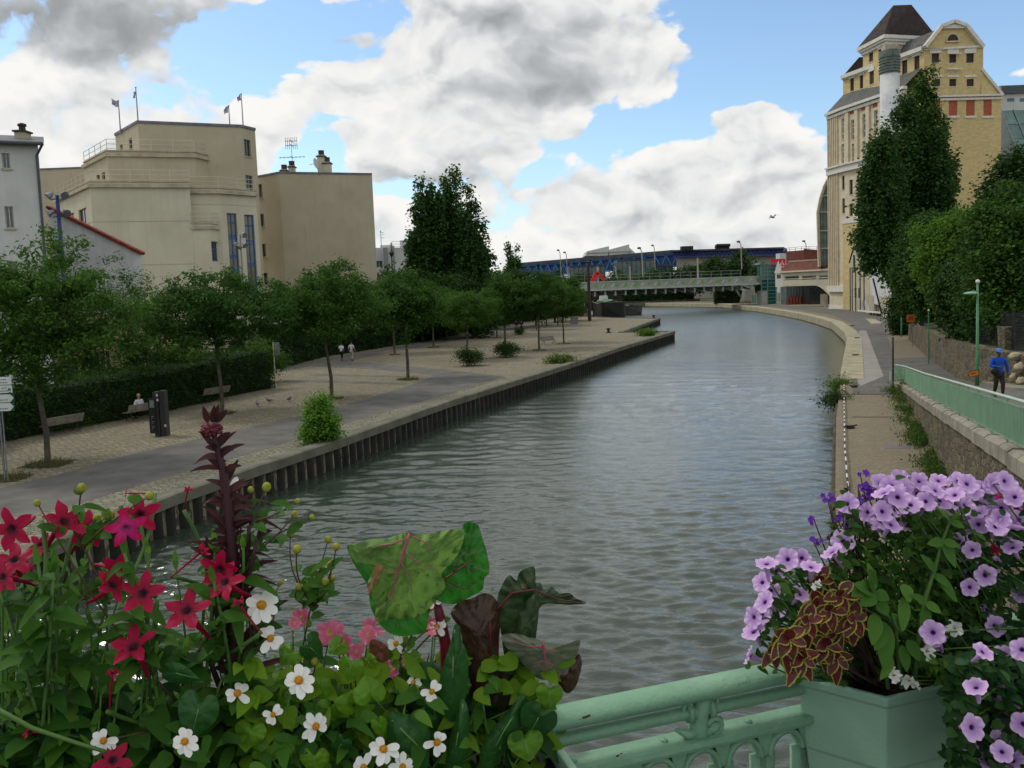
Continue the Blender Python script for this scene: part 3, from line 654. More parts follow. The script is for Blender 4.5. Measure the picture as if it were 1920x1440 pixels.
# ---- low building with a sloping tiled parapet
h2 = root('tiled_gable_building', (-28, 60, 1.1), 'low white building whose red tiled parapet slopes down to the right', 'building')
g0 = K(90,392,60); g1 = K(265.5,478,60); za = D(90,392,60).z; zb_ = D(265,478,60).z
m = MB(); m.prism([g0, g1, (g1[0]*1.04,g1[1]*1.04+.01), (g0[0]*1.04,g0[1]*1.04)], 1.1, [za,zb_,zb_,za]); wl = m.build('wall', M_white_old, h2)
m = MB(); n = 34
for i in range(n):
    a0 = Vector((g0[0],g0[1]-.12,za)).lerp(Vector((g1[0],g1[1]-.12,zb_)), i/n); a1 = Vector((g0[0],g0[1]-.12,za)).lerp(Vector((g1[0],g1[1]-.12,zb_)), (i+1)/n)
    m.bar(a0+Vector((0,.25,.14+.05*(i%2)*0+.02*R.random())), a1+Vector((.03,.25,.09)), .7, .2)
m.build('tiles', M_tile, wl)
m = MB(); e0 = K(92,590,57.5); e1 = K(300,590,57.5); zt = D(200,588,57.5).z
hd = pxhole(e0, e1, 136, 664, 147, 720); hg = pxhole(e0, e1, 163, 658, 207, 720)
hd = (hd[0],hd[1],1.1,hd[3]); hg = (hg[0],hg[1],1.1,hg[3])
g_ = wallplane(m, e0, e1, 1.1, zt, [hd, hg], .3); m.add([(e0[0],e0[1],zt),(e1[0],e1[1],zt),(e1[0],e1[1]+2.4,zt),(e0[0],e0[1]+2.4,zt)],[(0,1,2,3)])
m.add([(e1[0],e1[1],1.1),(e1[0],e1[1]+2.4,1.1),(e1[0],e1[1]+2.4,zt),(e1[0],e1[1],zt)],[(0,1,2,3)])
lo = m.build('tiled_base', M_bone, h2)
window(g_, *hd, lo, M_framed, G_dark, 'door', 1, depth=.3); window(g_, *hg, lo, M_framew, mat('garage_shade', srgb(70,72,66), srgb(54,56,52), 2), 'garage_door', 4, 1, depth=.3, fr=.09)
# pale terrace wall between hedge and block
tw = root('terrace_wall', (-22, 70, 1.1), 'cream wall with a short balustrade beyond the hedge, in front of the blank walled block', 'wall')
e0 = K(380,600,72); e1 = K(531,600,75); zt = D(500,592,74).z
m = MB(); m.prism([e0, e1, (e1[0],e1[1]+.5), (e0[0],e0[1]+.5)], 1.1, zt); m.build('wall', M_cream, tw)
m = MB()
for i in range(20):
    p = Vector(e0).lerp(Vector(e1), i/19); m.lathe([(.05,.0),(.1,.25),(.05,.5),(.08,.85)], (p.x,p.y+.25,zt), 6)
m.bar((e0[0],e0[1]+.25,zt+.9),(e1[0],e1[1]+.25,zt+.9), .26, .12); m.build('balustrade', M_rail, tw)
# ---- white industrial building by the poplars
iw = root('white_industrial_building', (-20, 145, 1.1), 'white boxy industrial building with rooftop plant beside the tall poplars', 'building')
q0 = K(703,468,142); q1 = K(790,463,146); m = MB(); zt = D(745,463,142).z
ho = [pxhole(q0,q1,757,474.5,762,478.5), pxhole(q0,q1,705,489,718,501)]
g_ = wallplane(m, q0, q1, 1.1, zt, ho); m.add([(q0[0],q0[1],zt),(q1[0],q1[1],zt),(q1[0]*1.06,q1[1]+10,zt),(q0[0]*1.06,q0[1]+10,zt)],[(0,1,2,3)])
m.add([(q0[0],q0[1]+10,1.1),(q0[0],q0[1],1.1),(q0[0],q0[1],zt),(q0[0],q0[1]+10,zt)],[(0,1,2,3)]); w_ = m.build('wall', M_white, iw)
window(g_, *ho[0], w_, M_framed, G_dark, nx=1); window(g_, *ho[1], w_, M_framew, G_teal, nx=2)
m = MB(); a_ = D(750,463,146); b_ = D(771,450,146); m.box(a_.x,b_.x,146,149,zt,b_.z); a_ = D(713,463,144); b_ = D(735,459,144); m.box(a_.x,b_.x,144,147,zt,b_.z)
m.build('roof_plant', M_white_old, w_)
m = MB(); a_ = D(719,470,141.6); m.box(a_.x, a_.x+.7, 141.2, 141.8, 3, a_.z+.5); a_ = D(736,466,141.8); m.box(a_.x, a_.x+.3, 141.4, 141.8, 3, zt); m.build('ducts', M_steel, w_)
m = MB(); railing(m, [K(735,458,142.5), K(775,455,145)], zt, 1.0, 1.5, .04); a_ = D(715,460,143); m.tube([(a_.x,143,zt),(a_.x,143,D(715,432,143).z)], .06, 5)
tz = D(715,434,143).z; m.bar((a_.x-.2,143,tz),(a_.x+.5,143,tz-.3), .08,.08); m.bar((a_.x,143,tz-.6),(a_.x+.6,143,tz-.6), .06,.06); m.bar((a_.x,143,tz-1.1),(a_.x+.6,143,tz-1.1), .06,.06); m.build('mast_and_rail', M_steel, w_)
# ---- floodlight masts
def floodmast(px, pyt, pyb, y, polemat, label, lamps, rad=.12):
    A = D(px, pyt, y); r_ = root('floodlight_mast', (A.x, A.y, 1.1), label, 'floodlight mast')
    m = MB(); m.tube([(A.x,A.y,1.1),(A.x,A.y,A.z-5),(A.x,A.y,A.z)], [rad,rad*.8,rad*.6], 10); m.build('pole', polemat, r_)
    for (dx, dz, tl) in lamps:
        m = MB(); o = A+Vector((dx*.5, -.2, dz)); m.bar((A.x,A.y,A.z+dz-.2),(A.x+dx*.8,A.y-.1,A.z+dz-.25), .06,.06); m.build('bracket', polemat, r_)
        m = MB(); m.lathe([(.04,.24),(.1,.2),(.14,.07),(.23,-.12),(.24,-.14),(.2,-.14)], (0,0,0), 12); m.xform(Matrix.Translation((A.x+dx, A.y-.15, A.z+dz)) @ Matrix.Rotation(math.radians(tl), 4, 'Y') @ Matrix.Rotation(math.radians(-30), 4, 'X'))
        m.build('lamp_head', M_steel, r_, True)
floodmast(107,366,0,48,M_bluepole,'tall dark blue mast with four floodlights in front of the white gable wall', [(-.35,0,40),(.45,.0,-60),(-.4,-1.0,60),(.5,-1.0,-50)], .16)
floodmast(450,440,0,66,M_steel,'slim grey mast with four floodlights in front of the blue windows', [(.35,0,-60),(-.3,-.75,70),(.35,-.8,-50),(-.1,-.9,20)], .1)
A = D(733,455,125); lm = root('old_street_lamp', (A.x,A.y,1.1), 'black lantern post in front of the white industrial building', 'street lamp')
m = MB(); m.tube([(A.x,A.y,1.1),(A.x,A.y,A.z)], [.12,.08], 8); m.build('pole', M_blackiron, lm)
m = MB(); m.lathe([(.1,.5),(.45,.1),(.5,0),(.3,-.1),(.15,-.5)], (A.x,A.y,A.z-1.6), 10); m.build('lantern', M_blackiron, lm)
# no-parking style round sign
ns = root('round_road_sign', tuple(K(158,690,54))+(1.1,), 'round white sign with a red ring and dark cross on the street behind the hedge', 'road sign')
A = D(159,642,54); m = MB(); m.tube([(A.x,A.y+.05,1.1),(A.x,A.y+.05,A.z+.3)], .035, 6); m.build('post', M_steel, ns)
m = MB(); m.lathe([(.001,0),(.3,0),(.3,.02),(.001,.02)], (0,0,0), 24); m.xform(Matrix.Translation(A) @ Matrix.Rotation(math.radians(90), 4, 'X')); pl = m.build('disc', mat('sign_white', srgb(220,220,224), None, 8, .5), ns)
M_signred = mat('sign_red', srgb(170,24,34), None, 8, .5)
m = MB(); n = 24
for i in range(n):
    a0, a1 = 2*math.pi*i/n, 2*math.pi*(i+1)/n
    m.add([(A.x+r_*math.cos(t_), A.y-.026, A.z+r_*math.sin(t_)) for r_, t_ in ((.22,a0),(.29,a0),(.29,a1),(.22,a1))], [(0,1,2,3)])
m.build('ring', M_signred, ns)
m = MB(); m.bar((A.x-.14,A.y-.03,A.z-.14),(A.x+.14,A.y-.03,A.z+.14), .01,.06); m.bar((A.x-.14,A.y-.033,A.z+.14),(A.x+.14,A.y-.033,A.z-.14), .01,.06); m.build('cross', M_blackiron, ns)
# ================================================================ RIGHT BANK
M_brick = brickmat('yellow_brick', srgb(214,192,136), srgb(198,176,122), srgb(186,168,126), 1, .6, .22, .015, .85, .15, .22, .12, up=True)
M_stone = mat('pale_stone', srgb(214,200,172), srgb(192,178,150), 1, .8, .2, 14, streak=.15)
M_trimw = mat('white_stone_trim', srgb(222,218,208), srgb(198,194,184), 2, .8)
M_redpanel = mat('red_brick_panel', srgb(178,94,70), srgb(150,76,58), 3, .85)
M_slate = mat('dark_tile_roof', srgb(58,46,42), srgb(44,36,34), 1.2, .85, .5, 8, streak=.3)
M_zinc2 = mat('slate_mansard', srgb(92,94,92), srgb(66,66,66), 1.3, .7, .3, 8, streak=.4)
M_winbrown = mat('brown_blind', srgb(66,48,40), srgb(50,38,32), 3, .7)
G_sky = glassmat('pale_glass', (.10,.16,.17), .12)
M_bandgrey = mat('grey_iron_bands', srgb(112,122,116), srgb(78,86,82), 1.5, .7, .4, 6, streak=.3)
mill = root('brick_flour_mill', (70,150,1.1), 'tall yellow brick mill with a dark pyramid tower roof behind the right poplar', 'building')
def XY(px, d): q = D(px, 515, d); return (q.x, d)
Lf = [XY(1555,162.7), XY(1587,156.8), XY(1701,141.5)]; zc = D(1555,217,162.7).z; zce = D(1800,181,142).z
# lower block: canal facade and end wall
m = MB()
f0 = [pxhole(Lf[0],Lf[1],1577.5,222,1583,262), pxhole(Lf[0],Lf[1],1577.5,270,1583,308), pxhole(Lf[0],Lf[1],1578.5,330,1583.5,356), pxhole(Lf[0],Lf[1],1579,372,1584,400), pxhole(Lf[0],Lf[1],1580,425,1585,450), pxhole(Lf[0],Lf[1],1581,456,1586,498)]
f1 = [pxhole(Lf[1],Lf[2],*q) for q in [(1596,224,1603.5,262),(1617,213,1626,257),(1639,206,1649,250),(1661,197,1672,243),(1597,269,1604,306),(1617,264,1626,300),(1639,258,1649,295),(1661,250,1672,288),
      (1592.5,337,1599,365),(1612,333,1619,362),(1633,330,1641,357),(1592.5,382,1599,405),(1612,379,1619,402),(1633,376,1641,398),(1590,432,1595,452),(1590,460,1595,497),(1590,524,1594,548),(1590,560,1594,575)]]
ga = wallplane(m, Lf[0], Lf[1], 1.1, zc, f0, .35); gb = wallplane(m, Lf[1], Lf[2], 1.1, zc, f1, .35)
m.cur = 1
E0 = XY(1701,141.5); E1 = XY(1875,142.5); dv = Vector((Lf[1][0]-Lf[2][0], Lf[1][1]-Lf[2][1])).normalized()*20
red = [pxhole(E0,E1,*q) for q in [(1746,185,1763,217),(1779,185,1795,217),(1811.5,185,1827.5,217),(1844,185,1859.5,217)]]
ge = wallplane(m, E0, E1, 1.1, zce, red, .12)
bk = (E1[0]+dv.x, E1[1]+dv.y); m.add([(E1[0],E1[1],1.1),(bk[0],bk[1],1.1),(bk[0],bk[1],zc),(E1[0],E1[1],zc)], [(0,1,2,3)])
wl = m.build('lower_wall', [M_stone, M_brick], mill)
for h_ in f0+f1:
    small = (h_[3]-h_[2]) < 3.2
    window((ga if h_ in f0 else gb), *h_, wl, M_winbrown if small else M_trimw, G_dark if small else G_sky, nx=1 if small else 2, bars=[.55] if small else [.28,.3,.62,.8], fr=.12, depth=.33, sill=M_trimw)
for h_ in red:
    q = MB(); q.add([ge(h_[0],h_[2],.1),ge(h_[1],h_[2],.1),ge(h_[1],h_[3],.1),ge(h_[0],h_[3],.1)], [(0,1,2,3)]); p_ = q.build('brick_panel', M_redpanel, wl)
    q = MB(); q.bar(ge(h_[0]-.3,h_[2]-.2,-.06), ge(h_[1]+.3,h_[2]-.2,-.06), .2, .35); q.build('sill', M_trimw, p_)
# red panels above the tall windows, pilasters, belt courses, cornices
m = MB()
for q in [(1594,200,1603,213),(1615,193,1626,206),(1637,186,1649,200),(1659,178,1672,192),(1594,264,1603,268)][:4]:
    h_ = pxhole(Lf[1],Lf[2],*q); m.bar(gb((h_[0]+h_[1])/2,h_[2],-.02), gb((h_[0]+h_[1])/2,h_[3],-.02), h_[1]-h_[0], .1, up=(dv.y,-dv.x,0))
m.build('brick_panels', M_redpanel, wl)
m = MB(); La = (Vector(Lf[1])-Vector(Lf[0])).length; Lb = (Vector(Lf[2])-Vector(Lf[1])).length
zbelt = D(1590,320,160).z; zb2 = D(1590,418,160).z; zb3 = D(1565,541,164).z
m.build('pad', M_trimw, wl) if False else None
m = MB()
for k in range(6): u = .2+k*(La-.9)/5*.62; m.bar(ga(u,zb3,-.12), ga(u,zc-.5,-.12), .35, .3, up=(0,1,0))
for px in (1590,1607.5,1629,1652,1676,1697):
    o_ = onplane(px,300,Lf[1],Lf[2]); u = (Vector((o_.x,o_.y))-Vector(Lf[1])).length; m.bar(gb(u,zbelt+.4,-.15), gb(u,zc-.5,-.15), .9, .34, up=(dv.y,-dv.x,0))
m.build('pilasters', M_stone, wl)
m = MB()
def belt(pts, z, h, out):
    o = offset(pts, -out); i_ = offset(pts, .05)
    for a in range(len(pts)-1): m.prism([o[a],o[a+1],i_[a+1],i_[a]], z-h/2, z+h/2)
Lall = [Lf[0],Lf[1],Lf[2],E1]
belt(Lf, zc+.1, .5, .8); belt(Lf, zc-.55, .5, .45); belt([Lf[2],E1], zce+.05, .3, .5); belt([Lf[2],E1], zce-.45, .35, .3); belt(Lf, zbelt, 1.1, .55); belt(Lf, zbelt+.75, .3, .85); belt(Lf[1:], zb2, .8, .9); belt(Lf[:2], zb3, 1.2, .5); belt(Lall, D(1565,575,165).z, .6, .2)
m.build('cornices', M_trimw, wl)
m = MB(); m.prism(offset([Lf[1],(Lf[1][0]*.4+Lf[2][0]*.6, Lf[1][1]*.4+Lf[2][1]*.6)],-.8)+offset([Lf[1],(Lf[1][0]*.4+Lf[2][0]*.6, Lf[1][1]*.4+Lf[2][1]*.6)],.0)[::-1], 1.1, zb2-.4); m.build('base_block', M_brick, mill)
# mansard of the lower block (profile in the end wall's plane, run back along the facade)
def profile_run(pts, d, vec, name, mt, par, capmat=None):
    a = [D(px,py,d) for px,py in pts]; n = len(a); b_ = [p+Vector((vec[0],vec[1],0)) for p in a]; q = MB()
    q.add(a+b_, [tuple(range(n))]+[(i,(i+1)%n,n+(i+1)%n,n+i) for i in range(n)]+[tuple(range(2*n-1,n-1,-1))]); return q.build(name, mt, par)
rv = (Lf[0][0]-Lf[2][0]+1.2, Lf[0][1]-Lf[2][1]-1.5)
zm = D(1588,178,161.5).z; m = MB(); Ub = [XY(1583,161.5), XY(1732,144.0)]; lo_ = [Vector((*p,zc+.3)) for p in offset(Lf,-.5)]; a_ = Vector((*Ub[0],zm)); b_ = Vector((*Ub[1],zm))
m.add([lo_[0],lo_[1],lo_[2],b_+Vector((0,0,.6)),a_,Vector((lo_[0].x+9,lo_[0].y+2,zm))], [(0,1,4),(1,2,3,4),(0,4,5)])
q = [D(1840,131,143.6),D(1875,178,143.6)]; m.add([*q,q[1]+Vector((-5,17,0)),q[0]+Vector((-5,17,0)), b_+Vector((0,.6,.6))], [(0,1,2,3)]); m.build('mansard_roof', M_zinc2, mill)
m = MB(); q = [D(1701,181,142.6),D(1733,140,142.9),D(1840,131,142.9),D(1875,180,142.6)]; m.add([q[2],q[3],D(1840,181,142.6)],[(0,2,1)]); m.add([q[0],q[1],D(1734,181,142.6)],[(0,2,1)]); m.build('end_wall_slope', M_brick, mill)
m = MB(); m.bar(q[2]+Vector((0,-.1,.1)), q[3]+Vector((.4,-.1,.1)), .5,.4); m.build('verge', M_trimw, mill)
# upper block
Uf = [XY(1583,161.5), XY(1732,143.4), XY(1841,142.8)]; zu = D(1732,91,143.4).z
m = MB(); h0 = [pxhole(Uf[0],Uf[1],*q) for q in [(1594,147,1601,171),(1612,141,1619.5,166),(1691,113,1701,142),(1714,105,1724,132)]]
ws = wallplane(m, Uf[0], Uf[1], zm-.3, zu, h0, .3)
h1_ = [pxhole(Uf[1],Uf[2],*q) for q in [(1747,100,1761,118),(1780,100,1793,118),(1812,100,1826,118),(1750,148,1763,162),(1780,148,1793,162),(1812.5,148,1826,162)]]
we = wallplane(m, Uf[1], Uf[2], zce-.3, zu, h1_, .3)
ub = [(p[0]+dv.x*.6, p[1]+dv.y*.6) for p in Uf]; m.add([(Uf[2][0],Uf[2][1],zc-.5),(ub[2][0],ub[2][1],zc-.5),(ub[2][0],ub[2][1],zu),(Uf[2][0],Uf[2][1],zu)], [(0,1,2,3)])
wu = m.build('upper_wall', M_brick, mill)
for (g_, hl) in ((ws,h0),(we,h1_)):
    for h_ in hl:
        wd_ = window(g_, *h_, wu, M_winbrown, M_winbrown, nx=1, fr=.12, depth=.28, sill=M_trimw)
        q = MB(); q.bar(g_(h_[0]-.35,h_[3]+.45,-.05), g_(h_[1]+.35,h_[3]+.45,-.05), .16, .9 if h_ in h0 or h_[2] > D(1780,130,144).z else .35); q.build('lintel', M_trimw, wd_)
m = MB(); belt([Uf[0],Uf[1]], zu, .7, .6); belt([Uf[1],Uf[2]], zu-.2, .35, .3); belt([Uf[0],Uf[1]], zu-.4,.3,.3)
q = [D(1732,91,142.9),D(1763,52,142.9),D(1786.5,43,142.9),D(1809,51,142.9),D(1841,91,142.9)]
for a, b_ in zip(q[:-1], q[1:]): m.bar(a+Vector((0,-.3,.15)), b_+Vector((0,-.3,.15)), .9, .55)
m.bar(q[1]+Vector((0,-.2,.0)), q[3]+Vector((0,-.2,0)), .5, .5)
m.add([q[1]+Vector((0,-.35,0)), q[3]+Vector((0,-.35,0)), q[2]+Vector((0,-.35,0))], [(0,1,2)])
m.bar(D(1775,130,142.9)+Vector((0,-.3,0)), D(1801,130,142.9)+Vector((0,-.3,0)), .3, .25); m.bar(D(1775,101,142.9)+Vector((0,-.3,0)), D(1801,101,142.9)+Vector((0,-.3,0)), .25, .2)
m.build('trim', M_trimw, wu)
m = MB(); m.add(q, [(0,4,3,2,1)]); c0 = D(1786,77,142.8); r_ = .95
gw = m.build('gable_wall', M_brick, mill)
m = MB(); arc = [(c0.x+r_*math.cos(math.pi*i/14), 142.8, c0.z+1.12*r_*math.sin(math.pi*i/14)) for i in range(15)]; m.add(arc+[(x,143.05,z) for x,_,z in arc], [tuple(range(15))[::-1]]+[(i,i+1,16+i,15+i) for i in range(14)]); aw = m.build('arched_window', M_winbrown, gw)
m = MB(); m.tube([(x+(x-c0.x)*.12,142.75,z+(z-c0.z)*.12) for x,_,z in arc], .13, 5); m.bar((c0.x-r_-.2,142.7,c0.z-.1),(c0.x+r_+.2,142.7,c0.z-.1), .2,.2); m.build('frame', M_stone, aw)
rvu = (Uf[0][0]-Uf[1][0]+2.2, Uf[0][1]-Uf[1][1]-4)
profile_run([(1731,91),(1763,53),(1786.5,44),(1809,52),(1842,91)], 143.2, rvu, 'gambrel_roof', M_zinc2, mill)
m = MB(); hp = [Vector((*Uf[0], zu+.3)), D(1611,107,157.5), D(1650,107,154), Vector((*XY(1660,152.5), zu+.3))]; m.add([*hp, hp[0]+Vector((9,3,0)), hp[1]+Vector((5,2,0))], [(0,3,2,1),(4,0,1,5)]); m.build('hip_roof', M_slate, mill)
# tower
T = [XY(1620,156.5), XY(1663,149.5), XY(1745,152.0)]; zt = D(1661,72,149.5).z; zt0 = zu-7
m = MB(); ht = [pxhole(T[0],T[1],*q) for q in [(1629,99,1637,116),(1647,92,1656,110),(1630,134,1638.5,158),(1648,130,1656,152)]]
tw_ = wallplane(m, T[0], T[1], zt0, zt, ht, .3); wallplane(m, T[1], T[2], zt0, zt, [], .3)
bk = (T[0][0]+T[2][0]-T[1][0], T[0][1]+T[2][1]-T[1][1]); m.add([(T[2][0],T[2][1],zt0),(bk[0],bk[1],zt0),(bk[0],bk[1],zt),(T[2][0],T[2][1],zt)], [(0,1,2,3)]); m.add([(bk[0],bk[1],zt0),(T[0][0],T[0][1],zt0),(T[0][0],T[0][1],zt),(bk[0],bk[1],zt)], [(0,1,2,3)])
tow = m.build('tower', M_brick, mill)
for h_ in ht:
    wd_ = window(tw_, *h_, tow, M_winbrown, M_winbrown, nx=1, fr=.12, depth=.28, sill=M_trimw); q = MB(); q.bar(tw_(h_[0]-.25,h_[3]+.35,-.05), tw_(h_[1]+.25,h_[3]+.35,-.05), .16, .6); q.build('lintel', M_trimw, wd_)
m = MB(); sq = [T[0],T[1],T[2],bk]; cc_ = Vector((sum(p[0] for p in sq)/4, sum(p[1] for p in sq)/4))
def grow(k): return [tuple(cc_+(Vector(p)-cc_)*k) for p in sq]
m.prism(grow(1.06), zt-1.0, zt-.5); m.prism(grow(1.13), zt-.5, zt-.1); m.prism(grow(1.19), zt-.1, zt+.5); m.build('tower_cornice', M_trimw, tow)
m = MB(); bs = grow(1.17); tp = [D(1675,10,151.5),D(1709,11,151.5),D(1709,11,155)+Vector((0,0,-.9)),D(1678,10,155)+Vector((0,0,-.9))]
ord_ = [Vector((*bs[0],zt+.5)),Vector((*bs[1],zt+.5)),Vector((*bs[2],zt+.5)),Vector((*bs[3],zt+.5))]
tp = [Vector((t_.x,t_.y,tp[0].z)) for t_ in (tp[3],tp[0],tp[1],tp[2])]
m.add(ord_+tp, [(0,1,5,4),(1,2,6,5),(2,3,7,6),(3,0,4,7),(4,5,6,7)]); m.build('pyramid_roof', M_slate, tow)
# round white stack
cx = XY(1669,126); st = root('round_mill_stack', (*cx,1.1), 'white cylindrical stack with grey iron bands in front of the mill tower', 'chimney')
zs = D(1669,96,126).z; R_ = 1.36; m = MB(); m.lathe([(R_,1.1),(R_,zs-3.4)], (*cx,0), 24); m.build('shaft', M_white_old, st, True)
m = MB()
m.lathe([(R_+.02,zs-3.4),(R_+.04,zs-.9),(R_+.08,zs-.9),(R_+.1,zs),(R_-.4,zs),(R_-.4,zs-1)], (*cx,0), 24)
for k in range(6): m.lathe([(R_+.02,zs-3.2+k*.42),(R_+.14,zs-3.15+k*.42),(R_+.14,zs-3.05+k*.42),(R_+.02,zs-3.0+k*.42)], (*cx,0), 24)
m.build('banded_head', M_bandgrey, st)
m = MB(); m.prism([(cx[0]-.9,cx[1]-.6),(cx[0]+1,cx[1]-.6),(cx[0]+1,cx[1]+.8),(cx[0]-.9,cx[1]+.8)], zs-.9, zs+.9); m.build('vent', M_cornice, st)
# glazed atrium at the mill's left end
at = root('glass_atrium', (68,176,1.1), 'tall narrow glass atrium with a curved roofline at the canal end of the mill', 'building')
pr = [(1536,500),(1533,398),(1538,372),(1545,350),(1557,326),(1572,300),(1572,500)]
m = MB(); a_ = [D(px,py,175) for px,py in pr]; n = len(a_); b_ = [p+Vector((4,9,0)) for p in a_]; m.add(a_+b_, [tuple(range(n))[::-1]]+[(i,(i+1)%n,n+(i+1)%n,n+i) for i in range(n)]); m.build('glazing', glassmat('atrium_glass', (.20,.30,.30), .25), at)
m = MB()
for a, b_ in zip(a_[:-2], a_[1:-1]): m.bar(a+Vector((0,-.1,0)), b_+Vector((0,-.1,0)), .5, .5)
for py, x0 in ((367,1540),(398,1533.5),(433,1534),(466,1535)): p0 = D(x0,py,174.9); p1 = D(1571,py-1,174.9); m.bar(p0,p1,.25,.25)
for px in (1541,1547,1553,1559,1565): p0 = D(px,498,174.9); p1 = D(px,max(300, 398-(px-1533)*2.6),174.9); m.bar(p0,p1,.05,.05)
m.build('frame', M_stone, at)
# low gabled building + white building on the quay
lg = root('old_gabled_building', (60,143,1.1), 'old plastered building with a pointed gable beside the canal road, in front of the mill', 'building')
q0 = XY(1594,150); q1 = XY(1632,137); m = MB(); ze = D(1594,491,150).z; za = D(1603,462,147).z
ho = [pxhole(q0,q1,*q) for q in [(1602,540,1606,559),(1609,540,1613,559)]]; g_ = wallplane(m, q0, q1, 1.1, ze, ho, .25)
L_ = (Vector(q1)-Vector(q0)).length; m.add([g_(0,ze),g_(6.5,ze),g_(3.2,za)], [(0,1,2)]); m.add([g_(6.5,ze),g_(L_,ze),g_(L_,ze+.5),g_(6.0,ze+.5)],[(0,1,2,3)])
m.add([g_(0,ze),g_(0,1.1),g_(0,1.1,6),g_(0,ze,6)],[(0,1,2,3)]); w_ = m.build('wall', M_white if False else mat('old_plaster', srgb(196,186,158), srgb(170,160,134), .6, .92, .3, 12, streak=.45), lg)
for h_ in ho: window(g_, *h_, w_, M_framed, G_dark, nx=1, nz=2, fr=.1)
m = MB(); m.add([g_(-.3,ze-.2,-.2),g_(3.2,za+.15,-.2),g_(3.2,za+.15,9),g_(-.3,ze-.2,9)],[(0,1,2,3)]); m.add([g_(3.2,za+.15,-.2),g_(6.8,ze-.2,-.2),g_(6.8,ze-.2,9),g_(3.2,za+.15,9)],[(0,1,2,3)]); m.build('roof', M_zinc2, lg)
m = MB()
for u in (.3,1.7,4.0,7.0,9.5): m.bar(g_(u,1.1,-.08), g_(u,ze-1,-.08), .14,.14)
m.bar(g_(3.3,ze-2,-.05), g_(3.3,za-1.5,-.05), .45,.1, up=(0,1,0)); m.build('downpipes', M_zinc, w_)
m = MB()
rr = random.Random(4)
for k in range(9):
    u = 7.6+rr.random()*4.6; z = 1.6+rr.random()*2.6; m.cur = k % 3; a = [g_(u+.5*math.cos(t_)*(.6+rr.random()*.8), z+.6*math.sin(t_)*(.5+rr.random()), -.01-.003*k) for t_ in [i*2*math.pi/9 for i in range(9)]]; m.add(a, [tuple(range(9))])
m.build('graffiti', [mat('graffiti_blue', srgb(110,150,190)), mat('graffiti_pink', srgb(190,150,160)), mat('graffiti_white', srgb(200,200,205))], w_)
wb = root('white_quay_building', (55,125,1.1), 'white rendered building with a grey lower band between the gabled building and the poplar', 'building')
p0 = q1; p1 = XY(1680,112); m = MB(); hd = pxhole(p0,p1,1639,571,1649,590); hd = (hd[0],hd[1],1.1,hd[3]); g_ = wallplane(m, p0, p1, 1.1, 16, [hd], .4); m.add([(p1[0],p1[1],1.1),(p1[0]+8,p1[1]+3,1.1),(p1[0]+8,p1[1]+3,16),(p1[0],p1[1],16)],[(0,1,2,3)])
w_ = m.build('wall', M_white_old, wb); window(g_, *hd, w_, M_framed, M_tan, name='door', nx=2, depth=.38)
m = MB(); L_ = (Vector(p1)-Vector(p0)).length; z1 = D(1650,556,125).z
for (a, b_) in ((0,hd[0]-.1),(hd[1]+.1,L_)): m.add([g_(a,1.11,-.03),g_(b_,1.11,-.03),g_(b_,z1,-.03),g_(a,z1,-.03)],[(0,1,2,3)])
m.build('grey_band', M_cornice, w_)
a_ = P(1632,591); b_ = P(1662,594); m = MB(); m.prism([(a_.x,a_.y),(b_.x,b_.y),(b_.x+1,b_.y+7),(a_.x+1,a_.y+7)], 1.5, 1.75); sl_ = root('loading_platform', (a_.x,a_.y,1.1), 'low white loading platform at the door of the white building', 'platform'); m.build('slab', M_trimw, sl_)
m = MB()
for k in range(5): p = a_.lerp(b_, .1+.2*k); m.box(p.x-.15,p.x+.15,p.y+.3,p.y+.6,1.1,1.5)
m.build('leg', M_darkwall, sl_)
m = MB(); c_ = P(1656,595); d_ = P(1675,603); m.prism([(c_.x,c_.y),(d_.x,d_.y),(d_.x+.4,d_.y+.4),(c_.x+.4,c_.y+.4)], 1.1, [1.9,3.0,3.0,1.9]); tag(m.build('white_ramp_wall', M_white, None, loc=(c_.x,c_.y,1.1)), 'short white sloping wall between the loading platform and the hedge', 'wall')
m = MB(); a_ = D(1637,522,122); b_ = D(1653,588,122); m.tube([a_,b_], .12, 6); o_ = m.build('leaning_pole', M_blackiron, None, loc=tuple(b_)); tag(o_, 'long dark pole leaning in front of the white building', 'pole')
p = P(1669,611); bn_ = root('litter_bin', tuple(p), 'dark litter bin at the foot of the trees by the canal road', 'bin'); m = MB(); m.lathe([(.28,0),(.34,.95),(.36,1.0)], p, 14); m.build('body', M_zinc, bn_); m = MB(); m.lathe([(.37,1.0),(.3,1.12),(.05,1.16)], p, 14); m.build('lid', M_blackiron, bn_)
